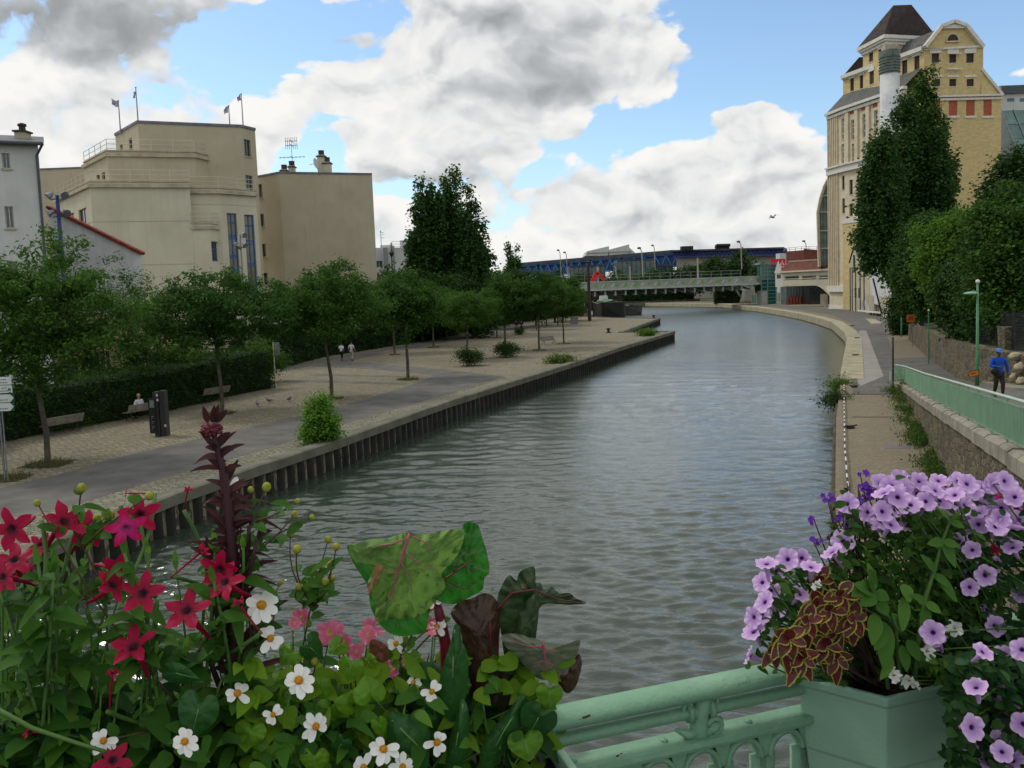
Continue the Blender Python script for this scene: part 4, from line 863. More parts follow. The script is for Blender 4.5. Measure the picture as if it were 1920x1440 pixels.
# modern glass block at far right
mb_ = root('modern_glass_block', (92,150,1.1), 'modern white and green glass block to the right of the mill end wall', 'building')
q0 = XY(1873,150); q1 = XY(2010,150); zt = D(1890,172,150).z; m = MB(); z1 = D(1890,206,150).z
ho = [pxhole(q0,q1,1888,184,1902,191),pxhole(q0,q1,1912,184,1928,191)]
g_ = wallplane(m, q0, q1, z1, zt, ho, .3); m.add([g_(0,zt),g_(13,zt),g_(13,zt,8),g_(0,zt,8)],[(0,1,2,3)]); w_ = m.build('wall', M_white, mb_)
for h_ in ho: window(g_, *h_, w_, M_framew, G_teal, nx=1)
m = MB(); m.bar(g_(-.3,zt+.3,-.2), g_(13,zt+.3,-.2), .6, 1.4); m.build('coping', M_zinc, w_)
m = MB(); a_ = g_(0,z1-.05,-.1); b_ = g_(13,z1-.05,-.1); c_ = g_(13,z1-8,-5); d_ = g_(0,z1-8,-5); m.add([a_,b_,c_,d_],[(3,2,1,0)]); e_ = g_(13,1.1,-5); f_ = g_(0,1.1,-5); m.add([d_,c_,e_,f_],[(3,2,1,0)]); m.add([a_,d_,f_,g_(0,1.1,-.1)],[(0,1,2,3)])
m.build('glazing', glassmat('green_glass', (.08,.2,.17), .15), mb_)
m = MB()
for u in (0,2.2,4.4,6.6): m.bar(g_(u,z1,-.2), g_(u,z1-8,-5.1), .14,.14); m.bar(g_(u,z1-8,-5.1), g_(u,1.1,-5.1), .14,.14)
for k in range(9): m.bar(g_(0,z1-8-k*3,-5.1), g_(13,z1-8-k*3,-5.1), .12,.12)
for k in (.35,.7): m.bar(g_(0,z1-8*k,-.15-4.9*k), g_(13,z1-8*k,-.15-4.9*k), .12,.12)
for k in range(6):
    z = z1-9-k*2.2; m.bar(g_(.3,z,-5.6), g_(3.0,z-1.1,-5.6), .5,.12); m.bar(g_(3.0,z-1.1,-5.6), g_(.3,z-2.2,-5.6), .5,.12)
m.build('frame', M_steel, mb_)

# ---------------- ramp parapet: rubble wall, coping stones, green railing
M_rubble = rubblemat('rubble_wall', srgb(132,120,94), srgb(84,76,60), srgb(100,92,70), 4.2)
M_green = mat('pale_green_paint', srgb(128,160,132), srgb(110,144,118), 1.5, .5)
M_railwhite = mat('worn_light_green', srgb(180,200,184), srgb(160,184,166), 3, .5)
pw_ = root('ramp_retaining_wall', (12,30,1.1), 'long rubble wall with big coping stones holding up the ramp at the right', 'wall')
R2 = [P(1679,720,1.35).xy, Vector((21.9+.402*(40-46.9)-.0,40)), *[Vector((21.9+.402*(y-46.9), y)) for y in (36,31,26,20,13.6,8,3,-6)]]
RR = resample([tuple(p) for p in R2], .8)
def cz(y): return road_z(y)+.16
m = MB(); A = offset(RR, -.12); B_ = offset(RR, .4); n = len(RR); vs = []
A, B_ = offset(RR, .12), offset(RR, -.35)   # canal side / road side resolved below
side = 1 if A[5][0] < RR[5].x else -1
cs = offset(RR, .14*side); rs_ = offset(RR, -.36*side); wf = offset(RR, .04*side)
for i, p in enumerate(RR): vs += [(wf[i][0],wf[i][1],.9),(wf[i][0],wf[i][1],cz(p.y)-.34),(rs_[i][0],rs_[i][1],cz(p.y)-.34),(rs_[i][0],rs_[i][1],.9)]
fs = [(i*4+k,(i+1)*4+k,(i+1)*4+(k+1)%4,i*4+(k+1)%4) for i in range(n-1) for k in range(4)]; m.add(vs, fs); m.build('wall', M_rubble, pw_)
m = MB(); rr = random.Random(3)
for i in range(n-1):
    y0, y1 = RR[i].y, RR[i+1].y; j = rr.uniform(-.02,.02); e = .012
    p0 = Vector((cs[i][0],cs[i][1])).lerp(Vector((cs[i+1][0],cs[i+1][1])), e); p1 = Vector((cs[i][0],cs[i][1])).lerp(Vector((cs[i+1][0],cs[i+1][1])), 1-e)
    q0 = Vector(rs_[i]).lerp(Vector(rs_[i+1]), e); q1 = Vector(rs_[i]).lerp(Vector(rs_[i+1]), 1-e); zz = [cz(y0)+j, cz(y1)+j]
    b = -.34; t0 = p0.lerp(q0,.18); t1 = p1.lerp(q1,.18)
    m.add([(*p0,zz[0]+b),(*p1,zz[1]+b),(*p1,zz[1]-.07),(*p0,zz[0]-.07),(*t0,zz[0]),(*t1,zz[1]),(*q0,zz[0]),(*q1,zz[1]),(*q0,zz[0]+b),(*q1,zz[1]+b)], [(0,1,2,3),(3,2,5,4),(4,5,7,6),(6,7,9,8),(8,9,1,0),(0,3,4,6,8),(1,9,7,5,2)])
m.build('coping', mat('coping_stones', srgb(158,152,136), srgb(116,110,98), 1.6, .9, .6, 12, detail=8), pw_)
gr = root('green_ramp_railing', (12,30,1.5), 'long green railing of close upright bars along the ramp', 'railing')
def RZ(i): return cz(RR[i].y)
for i in range(0,n,2): p = RR[i]; m = MB(); m.tube([(p.x,p.y,RZ(i)-.02),(p.x,p.y,RZ(i)+.85)], .022, 6); m.build('post', M_green, gr)
m = MB(); m.tube([(RR[i].x,RR[i].y,RZ(i)+.87) for i in range(n)], .032, 8); m.build('handrail', M_railwhite, gr, True)
m = MB(); m.tube([(RR[i].x,RR[i].y,RZ(i)+.1) for i in range(n)], .018, 6); m.tube([(RR[i].x,RR[i].y,RZ(i)+.76) for i in range(n)], .018, 6); m.build('rails', M_green, gr)
m = MB(); fine = resample([tuple(p) for p in RR], .11); nrm = (RR[5]-RR[6]).normalized()
for p in fine[:]:
    z = cz(p.y); w2 = nrm*.028
    m.add([(p.x-w2.x,p.y-w2.y,z+.1),(p.x+w2.x,p.y+w2.y,z+.1),(p.x+w2.x,p.y+w2.y,z+.86),(p.x-w2.x,p.y-w2.y,z+.86)], [(0,1,2,3)]) if False else m.bar((p.x,p.y,z+.1),(p.x,p.y,z+.78), .036, .02, up=(0,1,0))
tag(m.build('bars', M_green, gr), None, None, None, 'stuff')
m = MB(); p = RR[0]; m.bar((p.x-.25,p.y,cz(p.y)+.02),(p.x-.25,p.y,cz(p.y)+.5), .08,.08); m.bar((p.x-.25,p.y,cz(p.y)+.45),(p.x,p.y,cz(p.y)+.45), .06,.06); m.build('end_post', M_railwhite, gr)
# yellow strap tied on the coping
p = D(1902,858,14.6); q = root('yellow_strap', (p.x,p.y,p.z), 'crumpled yellow strap hanging over the coping at the foot of the green railing', 'strap')
m = MB(); vs = []; pts_ = [(1893,843),(1891,856),(1898,866),(1908,866),(1916,872),(1928,876)]; lo_ = [(1899,846),(1898,857),(1903,858),(1911,858),(1920,862),(1930,862)]
A_ = [D(x,y,14.5+.1*i) for i,(x,y) in enumerate(pts_)]; B_ = [D(x,y,14.62+.1*i) for i,(x,y) in enumerate(lo_)]
m.add(A_+B_+[v+Vector((.02,.03,0)) for v in A_]+[v+Vector((.02,.03,0)) for v in B_], [(i,i+1,i+7,i+6) for i in range(5)]+[(i+12,i+18,i+19,i+13) for i in range(5)]); m.build('band', mat('yellow_plastic', srgb(232,184,20), srgb(210,160,16), 6, .5), q)
m = MB(); m.ball(D(1901,850,14.9), .07, 8, (1,1,1.2)); m.build('buckle', M_winbrown, q)
# ---------------- garden wall on the far side of the ramp
gw_ = root('rubble_garden_wall', (30,50,1.1), 'rough stone garden wall along the ramp pavement under the trees', 'wall')
tops = [(1703,608),(1741,622),(1778,640),(1822,650),(1870,659),(1925,668)]
m = MB(); W2 = [Vector((p.x,p.y)) for p in WR]; zt_ = []
for p, (px, py) in zip(WR, tops): d = ray(px, py); t_ = math.hypot(p.x,p.y)/math.hypot(d.x,d.y); zt_.append(CAM_H+d.z*t_)
ww = []; zz = []
for i in range(len(W2)-1):
    k = max(2, int((W2[i+1]-W2[i]).length/.9))
    for j in range(k): ww.append(W2[i].lerp(W2[i+1], j/k)); zz.append(zt_[i]+(zt_[i+1]-zt_[i])*j/k)
ww.append(W2[-1]); zz.append(zt_[-1]); ww.append(W2[-1]+(W2[-1]-W2[-2])*.8); zz.append(zz[-1]+.3)
o1 = offset([tuple(p) for p in ww], .5); o0 = ww; 
if o1[2][0] < ww[2].x: o1 = offset([tuple(p) for p in ww], -.5)
vs = []; rr = random.Random(9)
for i in range(len(ww)):
    z = zz[i]+rr.uniform(-.05,.06); b = road_z(ww[i].y)-.3; vs += [(ww[i].x,ww[i].y,b),(ww[i].x+rr.uniform(-.05,.05),ww[i].y,(b+z)/2),(ww[i].x+.04,ww[i].y,z),(o1[i][0],o1[i][1],z+.05),(o1[i][0],o1[i][1],b)]
m.add(vs, [(i*5+k,(i+1)*5+k,(i+1)*5+k+1,i*5+k+1) for i in range(len(ww)-1) for k in range(4)]); m.build('wall', M_rubble, gw_)
# raised garden ground behind it
m = MB(); gp = [tuple(p) for p in o1]; gv = [(p[0],p[1],z-.05) for p, z in zip(gp, zz)]; far = [(p[0]+45,p[1]+18,z+1.5) for p, z in zip(gp, zz)]; n_ = len(gp)
m.add(gv+far, [(i,i+1,n_+i+1,n_+i) for i in range(n_-1)]); struct(m.build('garden_ground', M_earth))
# boulders and pillar at the right edge
def rock(name, c, r, label, sq=(1,1,1)):
    m = MB(); m.ball((0,0,0), r, 12, sq); s0 = R.random()*50
    m.v = [tuple(Vector(v)*(1+.35*noise.noise(Vector(v)*1.6/r+Vector((s0,0,0)))+.15*noise.noise(Vector(v)*4/r))+Vector(c)) for v in m.v]
    o = m.build(name, mat('limestone_rubble', srgb(176,164,138), srgb(120,112,92), 2.2, .95, .8, 9), None, True, loc=c); tag(o, label, 'boulder', 'boulders on the ramp wall'); return o
for i, (px, py, r_, sq) in enumerate([(1908,668,.24,(1.2,1,.8)),(1916,690,.27,(1.1,1,.9)),(1906,708,.22,(1.1,1,.9)),(1921,715,.26,(1,1,.8))]):
    y = 30.5-.0*i; p = onplane(px, py, WR[3], WR[5]); rock('boulder', (p.x-.1,p.y,p.z), r_, ['pale boulder highest on the wall end behind the person in blue','large pale boulder just below the topmost one at the right edge','low boulder between two others near the pavement','mottled boulder nearest behind the person in blue','pale boulder at pavement level touching the right edge','small boulder lowest beside the person in blue'][i], sq)
p = onplane(1893, 648, (WR[3].x+1,WR[3].y+1), (WR[5].x+1,WR[5].y+1)); m = MB(); m.box(p.x-.28,p.x+.28,p.y,p.y+.5,p.z-.4,D(1893,613,p.y).z); 
for i, v in enumerate(m.v): m.v[i] = tuple(Vector(v)+Vector((R.uniform(-.04,.04),0,R.uniform(-.05,.05))))
tag(m.build('stone_gate_pillar', M_rubble, None, loc=tuple(p)), 'rough stone pillar standing on the garden wall behind the person in blue', 'pillar')
p = onplane(1774, 664, W2[0], W2[3]); q = D(1774,639,p.y-.1); q2 = D(1774,692,p.y-.1); m = MB(); m.box(q.x-.13,q.x+.13,p.y-.12,p.y-.06,q2.z,q.z); pn = root('wall_panel', (q.x,p.y-.1,q2.z), 'narrow pale blue panel fixed upright on the garden wall', 'panel'); m.build('board', mat('pale_blue_board', srgb(150,166,180), srgb(128,146,164), 2, .5), pn)
m = MB(); m.box(q.x+.14,q.x+.2,p.y-.14,p.y-.04,q2.z,q.z); m.box(q.x-.2,q.x-.14,p.y-.14,p.y-.04,q2.z,q.z); m.build('frame', M_steel, pn)
# electrical cabinet and gate in the hedge corner
p = PR(1702,625); m = MB(); m.box(p.x-.9,p.x+.5,p.y+.3,p.y+.9,1.1,3.4); g_ = root('green_metal_gate', tuple(p), 'dark green metal gate at the start of the garden wall', 'gate'); m.build('panel', mat('dark_green_paint', srgb(34,58,56), srgb(26,46,44), 3, .5), g_)
m = MB(); m.box(p.x-1.05,p.x-.9,p.y+.28,p.y+.45,1.1,3.5); m.build('post', M_steel, g_)
# dark mesh fence on the wall right
fe = root('dark_mesh_fence', (31,40,3), 'dark mesh fence standing on the garden wall behind the lamp posts', 'fence')
m = MB(); a_ = onplane(1820,640,(WR[2].x+.7,WR[2].y),(WR[4].x+.7,WR[4].y)); b_ = onplane(1925,655,(WR[3].x+.7,WR[3].y),(WR[5].x+.7,WR[5].y))
for i in range(60):
    p = a_.lerp(b_, i/59); m.bar((p.x,p.y,p.z-.1),(p.x,p.y,p.z+1.7), .02,.02)
for k in range(12): m.bar(a_+Vector((0,0,.14*k)), b_+Vector((0,0,.14*k)), .015,.015)
m.build('mesh', M_blackiron, fe); m = MB()
for i in range(6): p = a_.lerp(b_, i/5); m.bar((p.x,p.y,p.z-.3),(p.x,p.y,p.z+1.8), .06,.06)
m.build('posts', M_blackiron, fe)
# ---------------- green lamp posts
M_lampgreen = mat('lamp_post_green', srgb(84,140,96), srgb(66,118,80), 2, .5)
def lamp(px, pyb, pyt, arm_px, arm_py, label, fn=PR):
    b_ = fn(px, pyb); T_ = D(px-1, pyt, b_.y); r_ = root('street_lamp', tuple(b_), label, 'street lamp', 'green street lamps along the garden wall')
    m = MB(); m.tube([(b_.x,b_.y,b_.z),(b_.x,b_.y,b_.z+1),(b_.x,b_.y,T_.z)], [.1,.075,.05], 8); m.build('pole', M_lampgreen, r_, True)
    m = MB(); m.ball((b_.x,b_.y,T_.z), .1, 8); m.build('finial', M_trimw, r_, True)
    if arm_px:
        E_ = D(arm_px, arm_py, b_.y); z = D(px, arm_py-3, b_.y).z; m = MB(); m.tube([(b_.x,b_.y,z),((b_.x+E_.x)/2,b_.y,z+.05),(E_.x+.3,b_.y,E_.z+.05)], .03, 6); m.build('arm', M_lampgreen, r_)
        m = MB(); w_ = abs(b_.x-E_.x); m.lathe([(.001,.08),(.12,.06),(.2,-.0),(.17,-.05),(.001,-.06)], (E_.x+.22,b_.y,E_.z), 12, 1.9, .8); m.build('lamp_head', mat('lamp_head_green', srgb(150,190,164), None, 3, .4), r_, True)
lamp(1690,631,531,1678,543,'farthest green lamp post, its head above the hedge corner')
lamp(1710,640,534,1698,546.5,'second green lamp post, half hidden behind the square orange sign')
lamp(1832,723,528,1812,550,'nearest tall green lamp post with the orange arrow sign')
b_ = PR(1741,682); T_ = D(1740,582,b_.y); r_ = root('plain_green_post', tuple(b_), 'short green post without a lamp between the other lamp posts', 'post'); m = MB(); m.tube([b_,(b_.x,b_.y,T_.z)], [.05,.04], 8); m.build('pole', M_lampgreen, r_); m = MB(); m.ball((b_.x,b_.y,T_.z), .07, 8); m.build('cap', M_trimw, r_)
# ---------------- signs
M_orange = mat('orange_sign', srgb(222,130,40), srgb(206,112,30), 4, .5); M_orangetxt = mat('sign_print', srgb(170,60,30), None, 4, .6)
def text(s, mt, size, loc, rot, parent, name='lettering', ext=.004):
    cu = bpy.data.curves.new(name, 'FONT'); cu.body = s; cu.size = size; cu.align_x = 'CENTER'; cu.align_y = 'CENTER'; cu.extrude = ext
    o = bpy.data.objects.new(name, cu); C.objects.link(o); o.rotation_euler = rot; cu.materials.append(mt); bpy.context.view_layer.update()
    me = bpy.data.meshes.new_from_object(o); bpy.data.objects.remove(o); o = bpy.data.objects.new(name, me); C.objects.link(o); o.rotation_euler = rot
    o.parent = parent; o.location = Vector(loc)-parent.location; return o
b_ = PR(1711,650); a = D(1700,590,b_.y); c = D(1715,603.5,b_.y); r_ = root('square_orange_sign', tuple(b_), 'square orange sign on a thin post beside the far lamp posts', 'sign')
m = MB(); m.box(a.x,c.x,b_.y-.06,b_.y-.03,c.z,a.z); m.build('board', M_orange, r_); m = MB(); m.tube([b_,(b_.x,b_.y,a.z)], .03, 6); m.build('post', M_steel, r_)
m = MB(); w_ = c.x-a.x; h_ = a.z-c.z
for k, (u, v, ww_, hh) in enumerate([(.35,.55,.12,.4),(.5,.45,.12,.4),(.65,.6,.12,.45),(.75,.35,.1,.3),(.2,.35,.12,.3)]): m.box(a.x+w_*(u-ww_/2),a.x+w_*(u+ww_/2),b_.y-.064,b_.y-.0605,c.z+h_*(v-hh/2),c.z+h_*(v+hh/2))
m.build('print', M_orangetxt, r_)
b_ = PR(1834,727); a = [D(x,y,b_.y-.1) for x,y in ((1814.5,701.5),(1818,707),(1836,703.5),(1835,693.5),(1819,696.5))]; r_ = root('orange_arrow_sign', (b_.x,b_.y-.1,a[0].z), 'orange arrow sign pointing left, low on the nearest lamp post', 'sign')
m = MB(); n = 5; m.add([tuple(v) for v in a]+[tuple(v+Vector((0,.03,0))) for v in a], [tuple(range(n)), tuple(range(2*n-1,n-1,-1))]+[(i,n+i,n+(i+1)%n,(i+1)%n) for i in range(n)]); m.build('board', M_orange, r_)
m = MB(); cx_ = sum((v for v in a), Vector())/5; m.bar(cx_+Vector((-.12,-.012,-.02)), cx_+Vector((.14,-.012,.04)), .008,.05); m.build('print', M_orangetxt, r_)
m = MB()
for v0, v1 in zip(a, a[1:]+a[:1]): m.bar(v0+Vector((0,-.006,0)), v1+Vector((0,-.006,0)), .02,.02)
m.build('border', M_blackiron, r_)
b_ = P(1674.5,738,1.1); T_ = D(1674,627,b_.y); r_ = root('black_sign_post', tuple(b_), 'tall black post where the towpath meets the road, sign seen edge on', 'sign post')
m = MB(); m.tube([b_,(b_.x,b_.y,T_.z)], .045, 8); m.build('pole', M_blackiron, r_); m = MB(); m.tube([(b_.x,b_.y,T_.z-.12),(b_.x,b_.y,T_.z-.09)], .05, 8); m.build('band', M_trimw, r_)
m = MB(); m.bar((b_.x-.06,b_.y-.14,T_.z-.38),(b_.x+.06,b_.y+.14,T_.z-.38), .02,.5); m.build('board', mat('sign_green', srgb(50,120,90), None, 4, .5), r_)
# black and white striped edge rail on the towpath
e_ = [P(x,y,1.2) for x,y in ((1582.5,722),(1583,780),(1584,840),(1590,915),(1598,1000))]; rs = resample([tuple(p.xy) for p in e_], .55)
r_ = root('striped_edge_rope', (rs[0].x,rs[0].y,1.1), 'black and white striped rope along the canal edge of the towpath', 'rope'); ma = MB(); mb2 = MB()
for i in range(len(rs)-1): (ma if i % 2 else mb2).tube([(*rs[i],1.22-.02*math.sin(i)),(*rs[i+1],1.22-.02*math.sin(i+1))], .026, 6)
ma.build('black_sections', M_blackiron, r_); mb2.build('white_sections', M_trimw, r_)
# mooring cleats on the right quay
M_cleat = mat('cleat_iron', srgb(48,46,42), srgb(34,32,30), 6, .7)
cl0 = None
for i, (px, py, lab) in enumerate([(1602,725,'mooring ring on the coping nearest the towpath end'),(1604,666,'second mooring cleat along the pale coping'),(1607,634,'third mooring cleat beside the bend of the coping'),(1598,611,'farthest mooring cleat on the curved coping'),(1594,801,'rusty mooring ring on the concrete towpath')]):
    p = P(px, py, 1.15)
    if cl0 is None:
        cl0 = root('mooring_cleat', tuple(p), lab, 'mooring cleat', 'mooring cleats on the right quay'); m = MB(); m.box(p.x-.16,p.x+.16,p.y-.1,p.y+.1,1.13,1.17); m.build('plate', M_cleat, cl0)
        m = MB(); m.tube([(p.x-.26,p.y,1.22),(p.x-.1,p.y,1.2),(p.x+.1,p.y,1.2),(p.x+.28,p.y,1.23)], .032, 6); m.tube([(p.x,p.y,1.15),(p.x,p.y,1.2)], .05, 6); m.build('horn', M_cleat, cl0)
    else: dup(cl0, tuple(p), 0, 1, lab)
# ================================================================ FAR END: bridge, barges, truss building
M_trussblue = mat('truss_blue', srgb(70,130,196), srgb(56,110,176), .3, .6); M_navy = mat('navy_truss', srgb(40,52,110), srgb(30,40,86), .3, .7)
M_darkroof = mat('dark_roof', srgb(70,74,84), srgb(54,58,66), .3, .8); M_greyglass = glassmat('grey_green_glass', (.12,.17,.17), .3)
M_beige = mat('far_beige_cladding', srgb(168,160,146), srgb(150,144,132), .1, .9)
M_bridgegrey = mat('bridge_grey', srgb(170,172,164), srgb(146,150,142), .6, .8, streak=.3)
# --- truss building
tb = root('blue_truss_hall', (40,380,1.1), 'long hall with light blue roof trusses far behind the bridge', 'building')
a0 = D(960,495,408); a1 = D(1270,469,345)
def tl(u, dz=0, d=0): p = a0.lerp(a1, u); return Vector((p.x, p.y+d, p.z+dz))
H_ = 6.6
m = MB(); m.bar(tl(0,-.6,3), tl(1,-.6,3), 6, 1.6); m.build('roof', M_darkroof, tb)
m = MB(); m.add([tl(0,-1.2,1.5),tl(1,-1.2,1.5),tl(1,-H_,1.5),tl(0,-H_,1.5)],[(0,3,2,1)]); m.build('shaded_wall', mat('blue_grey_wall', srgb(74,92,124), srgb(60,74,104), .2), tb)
for s0, s1 in ((0.0,.17),(.195,.5),(.52,.69),(.71,1.0)):
    m = MB(); n = max(2, round((s1-s0)/.055)); drop = 5.0
    m.bar(tl(s0,-1.6), tl(s1,-1.6), .5,.5); m.bar(tl(s0,-H_), tl(s1,-H_), .6,.7)
    for k in range(n):
        u0 = s0+(s1-s0)*k/n; u1 = s0+(s1-s0)*(k+1)/n; um = (u0+u1)/2
        m.bar(tl(u0,-1.6), tl(um,-H_), .3,.45); m.bar(tl(um,-H_), tl(u1,-1.6), .3,.45)
        m.bar(tl(u0,-1.6), tl(u0,-H_), .18,.18)
    m.bar(tl(s1,-1.6), tl(s1,-H_), .5,.5); m.build('truss', M_trussblue, tb)
for (x0,x1,y0,y1,d) in ((1068,1135,499,515,352),(1158,1228,487,514,335),(1228,1262,497,520,336)):
    a_ = D(x0,y0,d); b_ = D(x1,y1,d); w_ = 'glazed_block'; m = MB(); m.box(a_.x,b_.x,d,d+14,1.1,a_.z); g_ = m.build(w_, M_greyglass if x0 != 1228 else M_navy, tb)
    m = MB(); n = 8
    for k in range(n+1): x = a_.x+(b_.x-a_.x)*k/n; m.box(x-.1,x+.1,d-.15,d-.02,1.1,a_.z)
    m.box(a_.x,b_.x,d-.3,d-.02,a_.z-.6,a_.z+.1); m.build('mullions', M_darkroof, g_)
# white canopy on the roof
wc = root('white_stepped_canopy', tuple(D(1140,475,395)), 'white stepped tent-like canopy rising above the blue truss hall', 'canopy'); m = MB()
for pts in ([(1097,480),(1101,471),(1142,461.5),(1142,479)],[(1140,479),(1142,468),(1180,458),(1180,478)],[(1179,478),(1180,464),(1190,473),(1191,478)]):
    a_ = [D(x,y,395) for x,y in pts]; n = len(a_); b_ = [p+Vector((0,16,0)) for p in a_]; m.add(a_+b_, [tuple(range(n))[::-1]]+[(i,(i+1)%n,n+(i+1)%n,n+i) for i in range(n)]+[tuple(range(n,2*n))])
m.build('tent_cloth', M_white, wc)
m = MB()
for k in range(9): a_ = D(1100+k*9.5, 474.5-k*.4, 394.7); m.bar(a_, a_+Vector((2.2,0,-.05)), .2,.5)
m.build('openings', M_cornice, wc)
# second, darker wing to the right
sb = root('navy_roofed_hall', (100,330,1.1), 'navy roofed hall with pale walls between the truss hall and the red brown block', 'building')
a_ = D(1262,468,338); b_ = D(1477,463,322); m = MB(); m.bar(a_+Vector((0,4,-.5)), b_+Vector((0,4,-.3)), 8, .7); m.build('roof', M_darkroof, sb)
m = MB(); m.add([a_+Vector((0,1,-.5)),b_+Vector((0,1,-.5)),b_+Vector((0,1,-3)),a_+Vector((0,1,-3))],[(0,3,2,1)]); m.build('fascia', M_navy, sb); m = MB(); n = 26
for k in range(n):
    p = a_.lerp(b_, k/n); q = a_.lerp(b_, (k+1)/n); m.bar(p+Vector((0,.6,-1.2)), q.lerp(p,.5)+Vector((0,.6,-3)), .2,.25); m.bar(q.lerp(p,.5)+Vector((0,.6,-3)), q+Vector((0,.6,-1.2)), .2,.25)
m.bar(a_+Vector((0,.6,-3)), b_+Vector((0,.6,-3)), .3,.5); m.build('truss', mat('navy_steel', srgb(58,70,128), None, .3, .6), sb)
m = MB(); c_ = D(1268,480,340); d_ = D(1474,477,326); m.add([(c_.x,c_.y,1.1),(d_.x,d_.y,1.1),(d_.x,d_.y,d_.z+1),(c_.x,c_.y,c_.z+1)],[(0,1,2,3)]); m.build('wall', M_beige, sb)
m = MB()
for x0, x1, dz in ((1278,1300,.9),(1344,1368,1.6)): p = D(x0,466,332); q = D(x1,465,332); m.box(p.x,q.x,332,335,p.z-.8,p.z+dz)
m.build('rooftop_plant', M_blackiron, sb); m = MB(); m.tube([D(1342,465,331),D(1344,460,331),D(1369,459.5,331)], .6, 8); m.build('rooftop_duct', M_blackiron, sb)
# red brown block, billboard
rb = root('red_brown_block', (88,262,1.1), 'low red brown block with dark glazing behind the covered walkway', 'building')
q0 = D(1474,475,258); q1 = D(1507,470,250); q2 = D(1536,470,252)
for a_, b_, mt in ((q0,q1,'a'),(q1,q2,'b')):
    m = MB(); m.add([(a_.x,a_.y,a_.z-4),(b_.x,b_.y,b_.z-4 if mt=='b' else b_.z-4),(b_.x,b_.y,b_.z+.2),(a_.x,a_.y,a_.z+.6)],[(0,1,2,3)]); m.build('parapet', mat('brick_red_cladding', srgb(118,64,52), srgb(98,52,44), .4, .85), rb)
    m = MB(); m.add([(a_.x,a_.y,1.1),(b_.x,b_.y,1.1),(b_.x,b_.y,b_.z-4),(a_.x,a_.y,a_.z-4)],[(0,1,2,3)]); g_ = m.build('glazing', glassmat('brown_glass'+mt, (.05,.045,.04) if mt == 'a' else (.015,.015,.018), .2), rb)
    m = MB()
    for k in range(8): p = a_.lerp(b_, k/7); m.box(p.x-.08,p.x+.08,p.y-.2,p.y-.05,1.1,p.z-4)
    m.build('mullions', M_beige if mt == 'a' else M_framed, g_)
m = MB(); railing(m, [(q0.x,q0.y+2),(q1.x,q1.y+2),(q2.x,q2.y+2)], q1.z+.2, 1.1, 2.2, .07, (1,.5)); m.build('roof_railing', M_beige, rb)
bb = root('red_billboard', tuple(D(1460,501,245)), 'bright red billboard with white letters beside the glass lift tower', 'billboard'); a_ = D(1445,486,245); b_ = D(1473,502,245)
m = MB(); m.box(a_.x,b_.x,245,245.4,b_.z-1,a_.z); m.build('board', mat('billboard_red', srgb(206,30,70), srgb(196,26,60), 1, .5), bb)
text('té', M_trimw, 3.2, ((a_.x+b_.x)/2+.6, 244.95, (a_.z+b_.z)/2-.3), (math.radians(90),0,0), bb)
m = MB(); m.box(a_.x+.3,a_.x+.7,245.1,245.4,1.1,b_.z); m.box(b_.x-.7,b_.x-.3,245.1,245.4,1.1,b_.z); m.build('post', M_steel, bb)
m = MB(); a_ = D(1462,475,270); b_ = D(1474,485,270); m.box(a_.x,b_.x,270,274,1.1,a_.z); m.build('white_gable_house', M_white, None, loc=(a_.x,270,1.1)); tag(bpy.data.objects['white_gable_house'], 'small white wall end seen above the red billboard', 'building')
# --- road bridge
br = root('canal_bridge', (60,205,1.1), 'long flat bridge over the canal with a grey and green patterned parapet', 'bridge')
A0 = Vector((P(1060,530,8.2).x, 198)); L0 = D(1062,536,198); R0 = D(1432,523,214)
ztop = D(1400,519.5,212).z; zbot = D(1400,533,212).z
e0 = Vector((L0.x,198)); e1 = Vector((R0.x,214)); du = (e1-e0).normalized(); dn = Vector((-du.y,du.x)); Lb = (e1-e0).length
def bp(u, z, d=0): return Vector((e0.x+du.x*u+dn.x*d, e0.y+du.y*u+dn.y*d, z))
m = MB(); m.add([bp(0,zbot,.4),bp(Lb,zbot,.4),bp(Lb,zbot,11),bp(0,zbot,11),bp(0,zbot+.9,.4),bp(Lb,zbot+.9,.4),bp(Lb,zbot+.9,11),bp(0,zbot+.9,11)],[(0,3,2,1),(4,5,6,7),(0,1,5,4),(2,3,7,6)]); m.build('deck', M_bridgegrey, br)
m = MB(); m.add([bp(0,zbot-.05),bp(Lb,zbot-.05),bp(Lb,ztop),bp(0,ztop),bp(0,zbot-.05,.3),bp(Lb,zbot-.05,.3),bp(Lb,ztop,.3),bp(0,ztop,.3)],[(0,1,2,3),(3,2,6,7),(5,4,7,6)]); pp = m.build('parapet', M_bridgegrey, br)
m = MB(); m.bar(bp(0,ztop+.12,.1),bp(Lb,ztop+.12,.1),.4,.22); m.bar(bp(0,zbot,-.1),bp(Lb,zbot,-.1),.3,.35); m.build('rim', mat('rim_pale', srgb(190,192,184), srgb(170,174,166), .6, .8), pp)
M_bgreen = mat('parapet_green', srgb(126,168,96), srgb(110,152,84), .8, .7); mg = MB(); mk = MB(); rr = random.Random(5); u = 3
while u < Lb-2:
    w1 = rr.uniform(.7,1.5); sl = rr.uniform(-.5,.9); z1 = zbot+.5; z2 = ztop-.35; mg.add([bp(u,z1+rr.uniform(0,.3),-.012),bp(u+w1,z1+rr.uniform(0,.3),-.012),bp(u+w1+sl,z2,-.012),bp(u+sl*.4,z2-rr.uniform(0,.3),-.012)],[(0,1,2,3)])
    mk.add([bp(u+1.9,z1+.1,-.014),bp(u+2.15,z1+.1,-.014),bp(u+3.0,z2-.1,-.014),bp(u+2.7,z2-.1,-.014)],[(0,1,2,3)]); u += rr.uniform(2.3,4.2)
